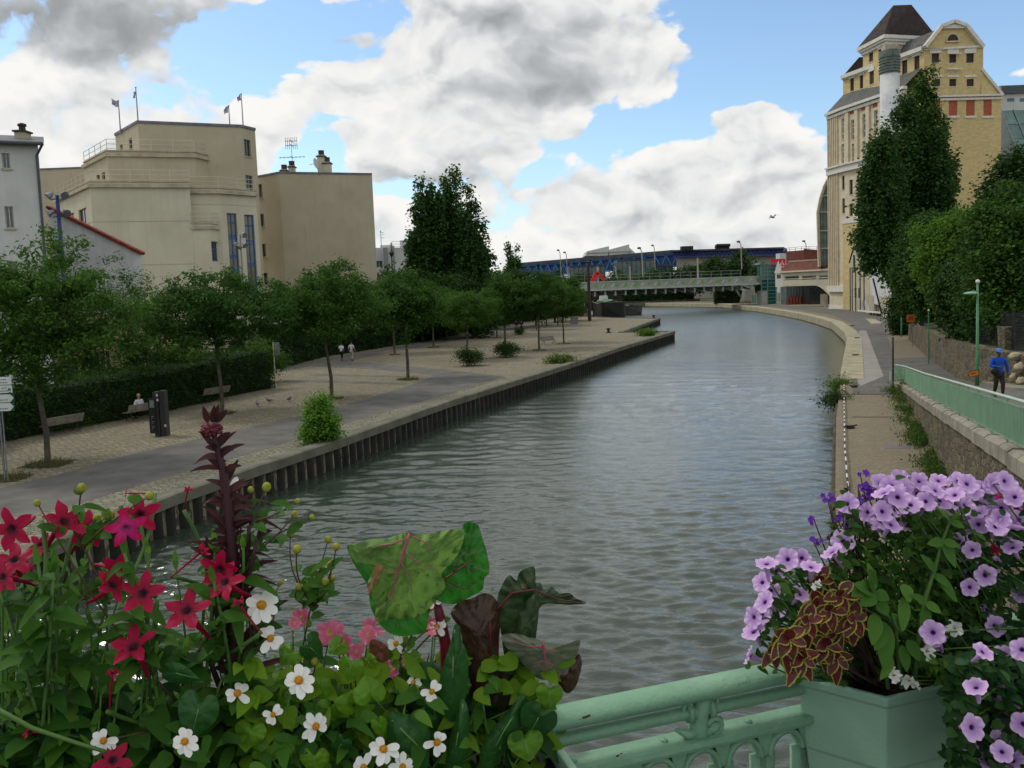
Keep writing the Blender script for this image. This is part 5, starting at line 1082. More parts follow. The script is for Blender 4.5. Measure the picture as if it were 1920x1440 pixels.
mg.build('green_pattern', M_bgreen, pp); mk.build('pale_pattern', M_trimw, pp)
for k in range(19):
    u = 2+k*(Lb-3)/19; m = MB(); m.bar(bp(u,zbot-.15,8), bp(u,zbot-1.3,.6), .35,.5); m.bar(bp(u-.0,zbot-.3,.3), bp(u,zbot-1.5,.3), .4,.4, up=(0,1,0)); m.build('bracket', M_bridgegrey, br)
m = MB(); railing(m, [bp(0,0,10.5).xy, bp(Lb,0,10.5).xy], zbot+.9, 2.9, 3.0, .05, (1,.7,.4)); m.build('far_railing', M_steel, br)
M_pier = mat('pier_concrete', srgb(142,140,130), srgb(118,116,108), .6, .9, .3, 6, streak=.3)
cpt = P(1400,568,1.1); m = MB(); m.lathe([(2.6,0),(2.3,1.0),(1.75,3.3),(1.6,4.5)], (cpt.x,cpt.y-2,1.1), 20, 1.0, .8); m.build('pier', M_pier, br, True)
m = MB(); m.prism([(cpt.x-4.8,cpt.y-1.4),(cpt.x+1.6,cpt.y-1.4),(cpt.x+1.6,cpt.y+1.2),(cpt.x-4.8,cpt.y+1.2)], zbot-.9, zbot-.02); m.tube([(cpt.x-3.6,cpt.y-1,zbot-.6),(cpt.x-2.2,cpt.y-1,zbot-3.2),(cpt.x-1,cpt.y-1,zbot-3.3)], .3, 6); m.build('pier_head', M_pier, br)
ab = MB(); ab.prism([tuple(bp(-6,0,12).xy), tuple(bp(20,0,12).xy), tuple(bp(20,0,16).xy), tuple(bp(-6,0,16).xy)], 1.1, zbot-.1); ab.build('abutment', M_pier, br)
# embankment and dark retaining wall behind the bridge
m = MB(); a_ = (2,300); b_ = (78,300); m.prism([(2,286.5),(62,286.5),(66,287.6),(0,287.6)], 1.1, 1.75); tag(m.build('embankment_wall', M_darkwall, None, loc=(30,286,1.1)), 'dark embankment wall across the canal under the bridge', 'wall')
# --- lift tower and covered walkway
lt = root('glass_lift_tower', (68,213,1.1), 'green glass lift tower at the right end of the bridge', 'lift tower')
a_ = D(1427,496,213); b_ = D(1455,565,213); mid = D(1438.5,496,213).x; zc1 = D(1433,545,213).z
m = MB(); m.box(a_.x+.1,b_.x-.1,213.05,217,zc1,a_.z-.3); m.box(mid,b_.x-.1,213.05,217,1.1,zc1); m.build('glazing', glassmat('lift_glass', (.03,.11,.10), .1), lt)
m = MB(); m.box(a_.x,mid,212.9,217,1.1,zc1); m.build('base', mat('pale_concrete', srgb(176,174,162), srgb(158,156,146), .5, .85, streak=.2), lt)
m = MB()
for x in (a_.x,mid,b_.x): m.box(x-.12,x+.12,212.85,213.02,1.1 if x != a_.x else zc1,a_.z)
for k in range(8): z = zc1+(a_.z-zc1)*k/7; m.box(a_.x,b_.x,212.8,213.0,z-.09,z+.09)
for k in range(1,4): z = 1.1+(zc1-1.1)*k/4; m.box(mid,b_.x,212.8,213.0,z-.07,z+.07)
m.box(a_.x-.4,b_.x+.3,212.5,217.4,a_.z,a_.z+.35); m.build('frame', mat('lift_frame', srgb(96,150,140), srgb(80,130,122), 1, .5), lt)
cw_ = root('covered_walkway', (72,184,1.1), 'raised cream walkway with a brown roof and dark strip windows joining the mill', 'building')
q0 = XY(1467,186); q1 = XY(1566,172); y_t = D(1467,510,186).z; y_b = D(1467,537,186).z
m = MB(); ho = [pxhole(q0,q1,1471.5,517.5,1498,525), pxhole(q0,q1,1503.5,517,1530,524.5), pxhole(q0,q1,1535.5,516,1562,524)]
g_ = wallplane(m, q0, q1, y_b, y_t, ho, .3); w_ = m.build('wall', M_cream, cw_)
for h_ in ho: window(g_, *h_, w_, M_stone, G_dark, nx=1, fr=.08)
L_ = (Vector(q1)-Vector(q0)).length
m = MB(); bz = y_b
pf = [(0,bz),(L_*.62,bz-.02)]+[(L_*(.62+.3*k/8), bz-.02-2.6*(1-math.cos(math.pi/2*k/8))) for k in range(1,9)]+[(L_*.92,bz-5)]+[(L_,bz-5),(L_,bz),(0,bz+.01)]
a2 = [g_(u,z,.02) for u,z in pf]; b2_ = [g_(u,z,3.5) for u,z in pf]; n = len(a2); m.add(a2+b2_, [tuple(range(n))]+[(i,n+i,n+(i+1)%n,(i+1)%n) for i in range(n)]); m.build('arch', M_stone, cw_)
m = MB(); m.add([g_(-.2,y_t+.05,-.5),g_(L_,y_t+.05,-.5),g_(L_,y_t+2.1,2),g_(-.2,y_t+2.1,2),g_(-.2,y_t+.05,4.4),g_(L_,y_t+.05,4.4)],[(0,1,2,3),(3,2,5,4),(0,3,4)]); m.build('roof', mat('brown_tiles', srgb(112,62,50), srgb(88,48,40), .8, .85, .3, 8), cw_)
m = MB(); m.bar(g_(-.4,y_t,-.35), g_(L_,y_t,-.35), .5,.35); m.bar(g_(0,y_b+1.6,-.05), g_(L_,y_b+1.6,-.05), .12,.15)
for k in range(36): p = g_(L_*k/35,y_t+2.15,2); m.box(p.x-.12,p.x+.12,p.y-.1,p.y+.1,p.z,p.z+.3)
m.build('gutter_and_ridge', M_stone, cw_)
m = MB(); c0 = XY(1453.5,187.5); g2 = wallplane(m, c0, q0, y_b-.1, y_t-.2, [(.4,1.5,y_b+1.8,y_b+2.7)], .25); l2 = (Vector(q0)-Vector(c0)).length
m.add([g2(-.2,y_t-.2,-.1),g2(l2+.1,y_t-.2,-.1),g2(l2*.5,y_t+2.6,-.1)],[(0,1,2)]); m.add([g2(0,y_b-.1),g2(0,y_b-.1,4),g2(0,y_t,4),g2(0,y_t)],[(0,1,2,3)]); we_ = m.build('white_end', M_trimw, cw_); window(g2,.4,1.5,y_b+1.8,y_b+2.7,we_,M_framed,G_dark,nx=1)
for px in (1553,): 
    p = P(px,574); m = MB(); m.box(p.x-.6,p.x-.1,p.y,p.y+3,1.1,y_b-2); m.build('pier', M_stone, cw_)
# dark glazed frontage and low things under the walkway
ug = root('dark_ground_floor', (80,196,1.1), 'dark glazed ground floor seen through the arch under the covered walkway', 'building'); a_ = D(1508,541,200); b_ = D(1552,566,196)
m = MB(); m.box(a_.x,b_.x+3,197,204,1.1,a_.z+2); m.build('glazing', G_dark, ug); a_ = D(1474,545,202); b_ = D(1508,560,202); m = MB(); m.box(a_.x,b_.x,202,206,1.1,a_.z+3); g_ = m.build('side_glazing', M_greyglass, ug)
m = MB(); m.box(a_.x,b_.x,201.8,202,1.1,2.9); m.build('brick_base', M_redpanel, g_)
m = MB()
for k in range(7): x = a_.x+(b_.x-a_.x)*k/6; m.box(x-.08,x+.08,201.8,201.98,1.1,a_.z+3)
m.build('mullions', M_steel, g_)
for (px0,px1,py,lab) in ((1409,1427,560,'short green mesh fence between the bridge pier and the lift tower'),(1457,1474,557,'green banner fence to the right of the lift tower')):
    a_ = D(px0,py-8,222); b_ = D(px1,py+7,222); f_ = root('green_fence', (a_.x,222,1.1), lab, 'fence'); m = MB(); m.box(a_.x,b_.x,222,222.08,1.3,a_.z); m.build('panel', mat('fence_green', srgb(110,170,140), srgb(130,180,150), 1, .7), f_)
    m = MB()
    for k in range(7): x = a_.x+(b_.x-a_.x)*k/6; m.box(x-.09,x+.09,221.9,221.98,1.1,a_.z+.2)
    m.build('posts', M_trimw, f_)
# --- barges
def hull(name, c0, c1, wd, z1, mt, label, bow=.0, tarp=None, tm=None):
    c0 = Vector(c0); c1 = Vector(c1); d = (c1-c0).normalized(); nn = Vector((-d.y,d.x)); L = (c1-c0).length
    r_ = root(name, (c0.x,c0.y,0), label, 'barge'); m = MB()
    def q(u,v,z): return Vector((c0.x+d.x*u+nn.x*v, c0.y+d.y*u+nn.y*v, z))
    secs = []
    for u, k, zt_ in ((0,.82,z1+.35),(.6,.93,z1+.3),(2.2,1,z1+.1),(5,1,z1),(L-4,1,z1),(L,.8,z1+.3)):
        secs.append([q(u+.5*(1 if u == 0 else 0),-wd/2*k*.8,-.4),q(u,-wd/2*k,.5),q(u,-wd/2*k,zt_),q(u,wd/2*k,zt_),q(u,wd/2*k,.5),q(u+.5*(1 if u == 0 else 0),wd/2*k*.8,-.4)])
    vs = [v for s_ in secs for v in s_]; n = 6
    fs = [(i*n+k,(i+1)*n+k,(i+1)*n+(k+1)%n,i*n+(k+1)%n) for i in range(len(secs)-1) for k in range(n) if k != 2]
    fs += [tuple(range(n)), tuple((len(secs)-1)*n+k for k in range(n))[::-1]]
    m.add(vs, fs); m.build('hull', mt, r_)
    m = MB(); 
    for i in range(len(secs)-1):
        for k in (2,3): m.bar(secs[i][k]+Vector((0,0,.08)), secs[i+1][k]+Vector((0,0,.08)), .3,.16)
    m.bar(secs[0][2]+Vector((0,0,.08)), secs[0][3]+Vector((0,0,.08)), .3,.2); m.add([q(0,-wd*.4,z1-.25),q(0,wd*.4,z1-.25),q(L,wd*.4,z1-.25),q(L,-wd*.4,z1-.25)],[(0,3,2,1)]); m.build('gunwale', mat('gunwale_grey', srgb(110,106,96), srgb(80,78,70), 1, .8), r_)
    for (u0,u1,h_) in (tarp or []):
        m = MB(); k = 8; vs = []
        for i in range(k+1):
            v = -wd*.36+wd*.72*i/k; z = z1+.15+h_*math.sin(math.pi*i/k)
            vs += [q(u0,v,z), q((u0+u1)/2,v,z+.12*math.sin(i*2)), q(u1,v,z)]
        m.add(vs, [(i*3+j,i*3+3+j,i*3+4+j,i*3+1+j) for i in range(k) for j in range(2)]); m.build('tarpaulin', tm, r_)
    return r_, q
M_hull = mat('black_hull', srgb(34,32,30), srgb(22,21,20), .8, .6, .2, 5, streak=.4); M_tarp = mat('green_tarp', srgb(60,130,96), srgb(44,104,78), 1.2, .7)
bg_, q = hull('black_barge', (20.6,166), (22.6,203), 5.2, 3.6, M_hull, 'big black barge with green tarpaulins moored at the jetty', tarp=[(4,11,.55),(12,17,.5),(18,30,.6)], tm=M_tarp)
m = MB(); m.add([q(27,-.9,3.6),q(27,1.2,3.6),q(30,1.2,3.6),q(30,-.9,3.6),q(27.3,-.7,5.1),q(27.3,1.0,5.1),q(29.7,1.0,5.1),q(29.7,-.7,5.1)],[(0,3,2,1),(4,5,6,7),(0,1,5,4),(1,2,6,5),(2,3,7,6),(3,0,4,7)]); m.build('wheelhouse', M_white, bg_)
m = MB(); rr = random.Random(2)
for k in range(9): p = q(12+rr.random()*7, -1.8+rr.random()*3.6, 4.1); m.ball(p, rr.uniform(.25,.5), 6, (1.3,1,.7))
m.build('deck_bundles', mat('deck_clutter', srgb(170,166,140), srgb(120,120,96), 2, .9), bg_)
b2g, q = hull('grey_barge', (30.6,206), (29.5,232), 5.0, 1.7, mat('grey_hull', srgb(100,98,94), srgb(74,72,68), .8, .7, streak=.4), 'low grey barge with a green cover moored beyond the black one', tarp=[(5,12,.5)], tm=M_tarp)
b3g, q = hull('red_boat', (16.2,197), (14.5,216), 3.8, 2.2, mat('red_hull', srgb(150,24,34), srgb(120,18,28), .8, .5), 'red boat with a white cabin frame half hidden behind the trees and the pole', tarp=[])
m = MB(); m.add([q(3,-1.6,2.3),q(3,1.6,2.3),q(12,1.6,2.3),q(12,-1.6,2.3),q(3.5,-1.4,5.4),q(3.5,1.4,5.4),q(11.5,1.4,5.4),q(11.5,-1.4,5.4)],[(0,3,2,1),(4,5,6,7),(0,1,5,4),(1,2,6,5),(2,3,7,6),(3,0,4,7)]); m.build('cabin', mat('cabin_red', srgb(190,28,44), srgb(160,22,36), 1, .5), b3g)
m = MB(); 
for v in (-1.7,1.7):
    m.bar(q(1,v,2.3), q(1,v,4.6), .15,.15); m.bar(q(3,v,2.3), q(3,v,4.6), .15,.15); m.bar(q(1,v,4.6), q(3,v,4.6), .15,.15)
m.build('white_frame', M_trimw, b3g)
# red crane arm behind the bridge deck
cr_ = root('red_crane', (20,206,1.1), 'red crane jib folded to a peak above the left end of the bridge', 'crane'); A = D(1110,530,211); B_ = D(1119,511,211); C_ = D(1122,512,211); D_ = D(1135,528,211)
m = MB(); m.bar((A.x-1,211,1.1), A, .6,.6); m.bar(A, B_, .6,1.1); m.build('mast', mat('crane_red', srgb(206,30,44), srgb(180,24,36), 1, .45), cr_); m = MB(); m.bar(B_, C_, .6,1.0); m.bar(C_, D_, .5,.7); m.build('jib', MATS['crane_red'], cr_)
m = MB(); m.ball(D_, .5, 8); m.tube([D_, D_+Vector((0,0,-1.6))], .1, 5); m.build('hook', M_blackiron, cr_)
# poles by the bridge
for (px,y0,y1,d,rad,mt,lab) in ((1102.5,492,584,150,.32,M_winbrown,'thick brown pole at the end of the quay in front of the bridge'),(1120.5,500,528,212,.3,M_bridgegrey,'pale concrete mast behind the red crane jib'),(1181,499,520,214,.16,M_beige,'slim mast standing on the middle left of the bridge'),(1308,484,520,214,.25,M_beige,'pale mast on the bridge near its middle')):
    a_ = D(px,y0,d); o_ = D(px,y1,d); m = MB(); m.tube([(a_.x,d,1.1 if d < 200 else 6),(a_.x,d,a_.z)], [rad,rad*.8], 8); o2 = root('mast', (a_.x,d,1.1), lab, 'mast'); m.build('pole', mt, o2)
    m = MB(); m.lathe([(rad*.9,0),(rad*1.3,.1),(rad*.4,.3)], (a_.x,d,a_.z), 8); m.build('cap', M_blackiron, o2)
for (px,yt,yb,d,lab) in ((1202,465,520,216,'tall thin street lamp above the left half of the bridge'),(1388,453,505,225,'tall street lamp in front of the dark tree right of the bridge middle'),(1049,469,520,300,'thin lamp over the left part of the truss hall'),(1061,473,520,300,'curved lamp beside another over the truss hall'),(1153,496,522,214,'short lamp post at the crane end of the bridge'),(1510,452,470,262,'small lamp rising from the red brown block roof'),(1226,460,520,300,'thin twin lamp in front of the truss hall right part')):
    a_ = D(px,yt,d); z0 = D(px,yb,d).z; l_ = root('tall_street_lamp', (a_.x,d,z0), lab, 'street lamp', 'tall lamps beyond the bridge'); m = MB(); m.tube([(a_.x+.3,d,z0),(a_.x+.15,d,a_.z-1),(a_.x-.3,d,a_.z)], .13, 6); m.build('pole', M_beige, l_)
    m = MB(); m.ball((a_.x-.5,d,a_.z), .5, 8, (1.1,.7,.6)); m.build('lamp_head', M_zinc, l_)
# ================================================================ TREES AND PLANTS
import numpy as np
L_ash = leafmat('ash_leaves', (.018,.058,.010), (.042,.118,.018), (.10,.20,.032), .38)
L_dark = leafmat('dark_leaves', (.012,.036,.010), (.026,.068,.015), (.055,.115,.024), .28)
L_poplar = leafmat('poplar_leaves', (.016,.050,.014), (.036,.095,.020), (.080,.155,.034), .32)
L_hedge = leafmat('hedge_leaves', (.012,.040,.009), (.032,.088,.015), (.080,.160,.026), .32)
L_bright = leafmat('bright_leaves', (.030,.085,.012), (.070,.165,.020), (.15,.27,.035), .38)
L_grass = leafmat('grass_blades', (.04,.085,.018), (.09,.15,.030), (.18,.22,.06), .3, .7)
L_dry = leafmat('weed_blades', (.05,.07,.02), (.11,.12,.04), (.20,.17,.07), .3, .7)
M_bark = mat('bark', srgb(98,92,76), srgb(62,58,48), 3, .95, .8, 16); M_bark2 = mat('dark_bark', srgb(60,54,46), srgb(40,36,32), 3, .95, .8, 12)
M_core = mat('dark_hedge_core', (.012,.020,.010), (.020,.028,.012), 2, 1)  # even dark colour of the solid core inside each hedge
rng = np.random.default_rng(11)
def leaf_obj(name, pos, size, m, parent=None, up=.5, aspect=.5, loc=None, nrm=None, fold=.18, droop=0.0):
    """one mesh of many small folded leaves at the given points"""
    N = len(pos); pos = np.asarray(pos, float)
    nn = rng.normal(size=(N,3)); nn[:,2] = np.abs(nn[:,2])*(1+up*2)
    if nrm is not None: nn = nn*.7+nrm*1.1
    nn /= np.linalg.norm(nn, axis=1, keepdims=True)
    a = np.cross(nn, rng.normal(size=(N,3))); a[:,2] -= droop; a -= nn*np.sum(a*nn,1,keepdims=True); a /= np.linalg.norm(a, axis=1, keepdims=True)+1e-9; b_ = np.cross(nn, a)
    s = (np.asarray(size)*rng.uniform(.65,1.3,N))[:,None]
    v = np.stack([pos-a*s, pos+b_*s*aspect+nn*s*fold, pos+a*s, pos-b_*s*aspect+nn*s*fold], 1).reshape(-1,3)
    off = Vector((0,0,0))
    if parent is not None:
        q = parent
        while q is not None: off = off+q.location; q = q.parent
    elif loc is not None: off = Vector(loc)
    v -= np.array(off)
    me = bpy.data.meshes.new(name); me.vertices.add(4*N); me.vertices.foreach_set('co', v.ravel().astype(np.float32))
    tri = np.array([[0,1,2],[0,2,3]]); f = (tri[None]+np.arange(N)[:,None,None]*4).reshape(-1,3)
    me.loops.add(6*N); me.loops.foreach_set('vertex_index', f.ravel().astype(np.int32))
    me.polygons.add(2*N); me.polygons.foreach_set('loop_start', (np.arange(2*N)*3).astype(np.int32)); me.polygons.foreach_set('loop_total', np.full(2*N,3,np.int32))
    me.materials.append(m); me.update(calc_edges=True); me.validate()
    o = bpy.data.objects.new(name, me); C.objects.link(o)
    if parent is not None: o.parent = parent
    elif loc is not None: o.location = loc
    return o
def grow_tree(base, trunk_pts, r0, lobes, ncl, per, lsize, clr, leafm, barkm, label, cat='tree', name='tree', group=None, seed=1, up=.5, vert=1.0, shell=.45, aspect=.45, rmin=.012, flat=.7):
    g = np.random.default_rng(seed); base = Vector(base)
    rt = root(name, tuple(base), label, cat, group)
    nodes = [base+Vector(p) for p in trunk_pts]; par = [-1]+list(range(len(nodes)-1)); fixed = len(nodes)
    cl = []
    wts = np.array([l[3]*l[4]*l[5] for l in lobes]); wts = wts/wts.sum()
    while len(cl) < ncl:
        l = lobes[g.choice(len(lobes), p=wts)]; d = g.normal(size=3); d /= np.linalg.norm(d); rr_ = (shell+(1-shell)*g.random()**.6)
        rr_ *= 1+.16*noise.noise(Vector(d*2.1)+Vector((seed*3.1,0,0)))*2
        p = Vector((l[0]+d[0]*l[3]*rr_, l[1]+d[1]*l[4]*rr_, l[2]+d[2]*l[5]*rr_)); cl.append(base+p)
    top = nodes[-1]; cl.sort(key=lambda p: (p-nodes[min(fixed-1, 2)]).length)
    ends = []
    for p in cl:
        best, bd = 0, 1e9
        lo = 1 if fixed > 2 else 0
        for i in range(lo, len(nodes)):
            q = nodes[i]; d = (p-q); c = d.length*(1.0 if q.z < p.z+.1 else 1.7)
            if c < bd: bd = c; best = i
        q = nodes[best]; d = p-q; k = max(1, int(d.length/ (1.1*max(clr,.4)))) ; prev = best
        for j in range(1, k+1):
            t_ = j/k; m_ = q.lerp(p, t_)+Vector((g.normal()*.06, g.normal()*.06, -.10*math.sin(math.pi*t_)*d.length*.6))
            nodes.append(m_); par.append(prev); prev = len(nodes)-1
        ends.append(prev)
    cnt = [0.0]*len(nodes)
    for e in ends:
        i = e
        while i >= 0: cnt[i] += 1; i = par[i]
    R_ = [max(rmin, r0*.62*(c/ncl)**.5) for c in cnt]
    for i in range(fixed): R_[i] = max(R_[i], r0*(1-.45*i/max(1,fixed-1)))
    tm = MB()
    tm.tube([base+Vector((0,0,-.1))]+[nodes[i] for i in range(fixed)], [R_[0]*1.25]+[R_[i] for i in range(fixed)], 8)
    for i in range(fixed, len(nodes)): tm.tube([nodes[par[i]], nodes[i]], [min(R_[par[i]],R_[i]*1.5), R_[i]], 5, cap=False)
    tm.build('trunk', barkm, rt, True)
    c = np.array([tuple(nodes[e]) for e in ends]); cc = np.repeat(c, per, 0)
    off = g.normal(size=cc.shape)*clr*np.array([1,1,flat*vert]); pos = cc+off*(.75+.5*g.random((len(cc),1)))
    cen = np.array(tuple(base+Vector((0,0,lobes[0][2])))); nd = off/(np.linalg.norm(off,axis=1,keepdims=True)+1e-9)
    leaf_obj('crown', pos, lsize, leafm, rt, up, aspect, nrm=nd*.6, droop=.25)
    return rt
# ---- quay trees: four different ones, repeated along the row
def quay(seed, base, H=8.5, W=6.4, h0=3.1, label='', ncl=150, per=75, ls=.095, group='young ash trees along the left quay', lean=(0,0)):
    g = np.random.default_rng(seed); r_ = W*.56; ch = H-h0
    tr = [(0,0,0),(.03,.0,1.2),(lean[0]*.5,.02,2.3),(lean[0],lean[1],h0*.95),(lean[0]*1.5,lean[1],h0+ch*.45)]
    lobes = [(lean[0],0,h0+ch*.42,r_*.82,r_*.82,ch*.44),(-r_*.48,.2,h0+ch*.38,r_*.6,r_*.6,ch*.3),(r_*.45,-.2,h0+ch*.40,r_*.58,r_*.6,ch*.28),(g.uniform(-.5,.5)*r_*.5,.3,h0+ch*.76,r_*.42,r_*.45,ch*.25),(g.uniform(-1,1)*.6,-.3*r_,h0+ch*.55,r_*.5,r_*.5,ch*.28)]
    for k in range(7): a = g.uniform(0,6.28); e = g.uniform(-.2,1.3); lobes.append((lean[0]+math.cos(a)*math.cos(e)*r_*1.0, math.sin(a)*math.cos(e)*r_, h0+ch*(.42+.46*math.sin(e)), r_*.17, r_*.17, ch*.10))
    return grow_tree(base, tr, .12, lobes, ncl, int(per*1.2), ls*1.15, .26, L_ash, M_bark, label, name='quay_tree', group=group, seed=seed, up=.3, shell=.35)
G_ = lambda px, py: tuple(P(px, py, 1.1))
q1 = quay(21, G_(90,868), 8.9, 7.2, 2.9, 'biggest quay tree, nearest the camera, its trunk beside the first bench', 270, 85, .085, lean=(-.2,.1))
q2 = quay(22, G_(417,772), 8.3, 7.4, 3.3, 'wide quay tree whose trunk stands by the third bench, in front of the blue windows', 260, 80, .09, lean=(-.1,0))
q3 = quay(23, G_(622,745), 8.6, 6.6, 3.4, 'quay tree on the open cobbles, trunk just left of the two walkers', 230, 80, .09, lean=(-.2,0))
q4 = quay(24, G_(765,710), 7.9, 5.6, 3.2, 'quay tree at the grassy pit inside the bend of the asphalt path', 190, 75, .1)
dup(q4, G_(740,663), 1.4, 1.02, 'slender quay tree just behind and left of the bend in the path')
dup(q3, G_(813,650), 2.3, .93, 'quay tree beside the far path, third in line past the walkers')
dup(q2, G_(877,674), 3.9, .80, 'low crowned quay tree with a bushy shrub round its foot')
dup(q1, G_(932,632), 1.9, .88, 'quay tree close to the hedge behind the low crowned one')
dup(q4, G_(948,658), 3.3, .98, 'quay tree rising from the round dark shrub')
dup(q3, G_(1011,655), 4.4, .95, 'quay tree left of the lone far bench')
dup(q2, G_(1057,643), 5.3, .82, 'last quay tree before the water, right of the lone far bench')
dup(q1, G_(1006,619), 3.1, .82, 'far quay tree near the grey cabinet, left of three')
dup(q4, G_(1025,612), 5.0, 1.0, 'far quay tree near the grey cabinet, middle of three')
dup(q3, G_(1046,612), .9, .9, 'far quay tree near the grey cabinet, right of three')
dup(q2, G_(1061,603), 2.0, .85, 'farthest quay tree, beside the grey cabinet')
grow_tree(tuple(D(238,640,52).xy)+(1.1,), [(0,0,0),(0,0,2),(.1,0,4),(.15,0,6.2)], .1, [(-.2,0,6.3,1.6,1.5,1.3),(-.5,0,8.3,.9,.9,.9),(.9,0,7.4,1.0,.9,.9),(-1.6,0,5.8,1,.9,.9),(.3,0,5.0,1.0,.9,.7)], 80, 60, .085, .26, L_ash, M_bark, 'thin open crowned tree behind the hedge in front of the white gable wall', seed=5)
# ---- poplars
def poplar(base, H, W, seed, label, ls=.2, ncl=300, per=60, lm=L_poplar, group=None, top=.85, bot=.12, lean=0, r0=.3, sx=0):
    lobes = []; n = 9; g = np.random.default_rng(seed)
    for i in range(n):
        t_ = i/(n-1); z = H*(bot+(top-bot)*t_); r_ = W/2*(1-max(0,(t_-.55)/.45)**2*.55-max(0,(.25-t_)/.25)**2*.25)*g.uniform(.88,1.08)
        lobes.append((g.uniform(-.14,.14)*W+lean*t_+sx, g.uniform(-.1,.1)*W, z, r_*.9, r_*.9, H*(top-bot)/n*1.15))
    for k in range(4): a = g.uniform(0,6.28); t_ = g.uniform(.3,.9); lobes.append((math.cos(a)*W*.3+sx,math.sin(a)*W*.3,H*(bot+(top-bot)*t_)+1.2,W*.16,W*.16,H*.10))
    lobes.append((lean+sx,0,H*.93,W*.2,W*.2,H*.07))
    return grow_tree(base, [(0,0,0),(sx*.3,0,H*.12),(lean*.3+sx*.9,0,H*.4),(lean*.6+sx,0,H*.65),(lean+sx,0,H*.88)], r0, lobes, ncl, per, ls, .34, lm, M_bark2, label, name='poplar', group=group, seed=seed, up=.1, vert=2.4, shell=.55, aspect=.62, rmin=.02)
def popl(px, topy, d, wpx, seed, label, **k):
    b = D(px, 600, d); H = D(px, topy, d).z-1.1; return poplar((b.x,d,1.1), H, wpx/1550*d, seed, label, **k)
popl(808,334,113,92,31,'left stem of the tall poplar clump beyond the quay trees', ls=.24, ncl=330, per=60)
popl(855,313,117,104,32,'tallest middle poplar of the clump beyond the quay trees', ls=.24, ncl=420, per=60)
popl(890,378,111,72,33,'shorter right poplar of the clump beyond the quay trees', ls=.24, ncl=240, per=60)
popl(957,457,172,26,34,'left one of two small distant poplars above the quay trees', ls=.28, ncl=80, per=50, r0=.15); popl(972,458,176,22,35,'right one of two small distant poplars above the quay trees', ls=.28, ncl=70, per=50, r0=.15)
popl(1735,130,92,86,41,'tallest poplar in front of the mill end wall', ls=.2, ncl=560, per=62, top=.86)
popl(1698,176,90,86,42,'poplar in front of the round mill stack', ls=.2, ncl=480, per=62, bot=.26)
popl(1694,232,86,92,43,'lowest left poplar hanging over the white quay building', ls=.2, ncl=380, per=62, bot=.36, sx=-2.1)
popl(1764,225,88,54,44,'slim right poplar of the group before the mill end wall', ls=.2, ncl=240, per=60)
# ---- leafy trees on the right bank
def broad(px, pyb, d, topy, wpx, seed, label, lm, ls=.14, ncl=300, per=75, z0=None, low=.3, name='broadleaf_tree', cl=.4):
    b = D(px, 600, d); z0 = road_z(d)+1.2 if z0 is None else z0; H = D(px, topy, d).z-z0; r_ = wpx/1550*d/2
    g = np.random.default_rng(seed); ch = H*(1-low)
    lobes = [(0,0,H*low+ch*.45,r_*.85,r_*.85,ch*.42)]
    for k in range(7): a = g.uniform(0,6.28); lobes.append((math.cos(a)*r_*.55, math.sin(a)*r_*.55, H*low+ch*g.uniform(.1,.85), r_*g.uniform(.32,.5), r_*g.uniform(.32,.5), ch*g.uniform(.14,.24)))
    for k in range(9): a = g.uniform(0,6.28); e = g.uniform(-.3,1.3); lobes.append((math.cos(a)*math.cos(e)*r_, math.sin(a)*math.cos(e)*r_, H*low+ch*(.45+.5*math.sin(e)), r_*.16, r_*.16, ch*.09))
    lobes.append((g.uniform(-.2,.2)*r_,0,H-ch*.14,r_*.35,r_*.35,ch*.13))
    return grow_tree((b.x,d,z0), [(0,0,0),(.1,0,H*.15),(-.1,0,H*.35),(.1,0,H*.62)], .22, lobes, ncl, per, ls, cl, lm, M_bark2, label, name=name, seed=seed, up=.6, shell=.55, aspect=.62)
broad(1895,0,56,284,150,51,'tall dark broad tree at the right edge in front of the yellow end wall', L_dark, .13, 380, 90)
broad(1900,0,44,345,190,57,'mid green tree at the right edge behind the mesh fence', L_hedge, .11, 360, 80, low=.12)
broad(1806,0,60,392,165,52,'bright green maple leaning over the garden wall', L_bright, .13, 400, 80, low=.2)
broad(1728,0,74,398,100,53,'bright bushy tree at the foot of the poplars', L_hedge, .15, 300, 80, low=.12)
broad(1762,0,66,430,110,54,'dense tree between the bushy one and the bright maple', L_hedge, .14, 280, 80, low=.08)
broad(1872,0,47,470,120,55,'dark undergrowth tree behind the nearest lamp post', L_dark, .11, 330, 80, low=.05)
broad(1806,0,52,490,96,56,'dark leafy tree spilling over the stone wall', L_dark, .12, 240, 80, low=.14)
broad(1812,0,70,380,70,58,'thin pale leaved tree poking up before the yellow wall', L_bright, .13, 60, 40, low=.3, cl=.3)
broad(1693,0,84,536,50,59,'dark ivy covered mass at the corner of the garden wall', L_dark, .13, 150, 70, z0=1.1, low=.0)
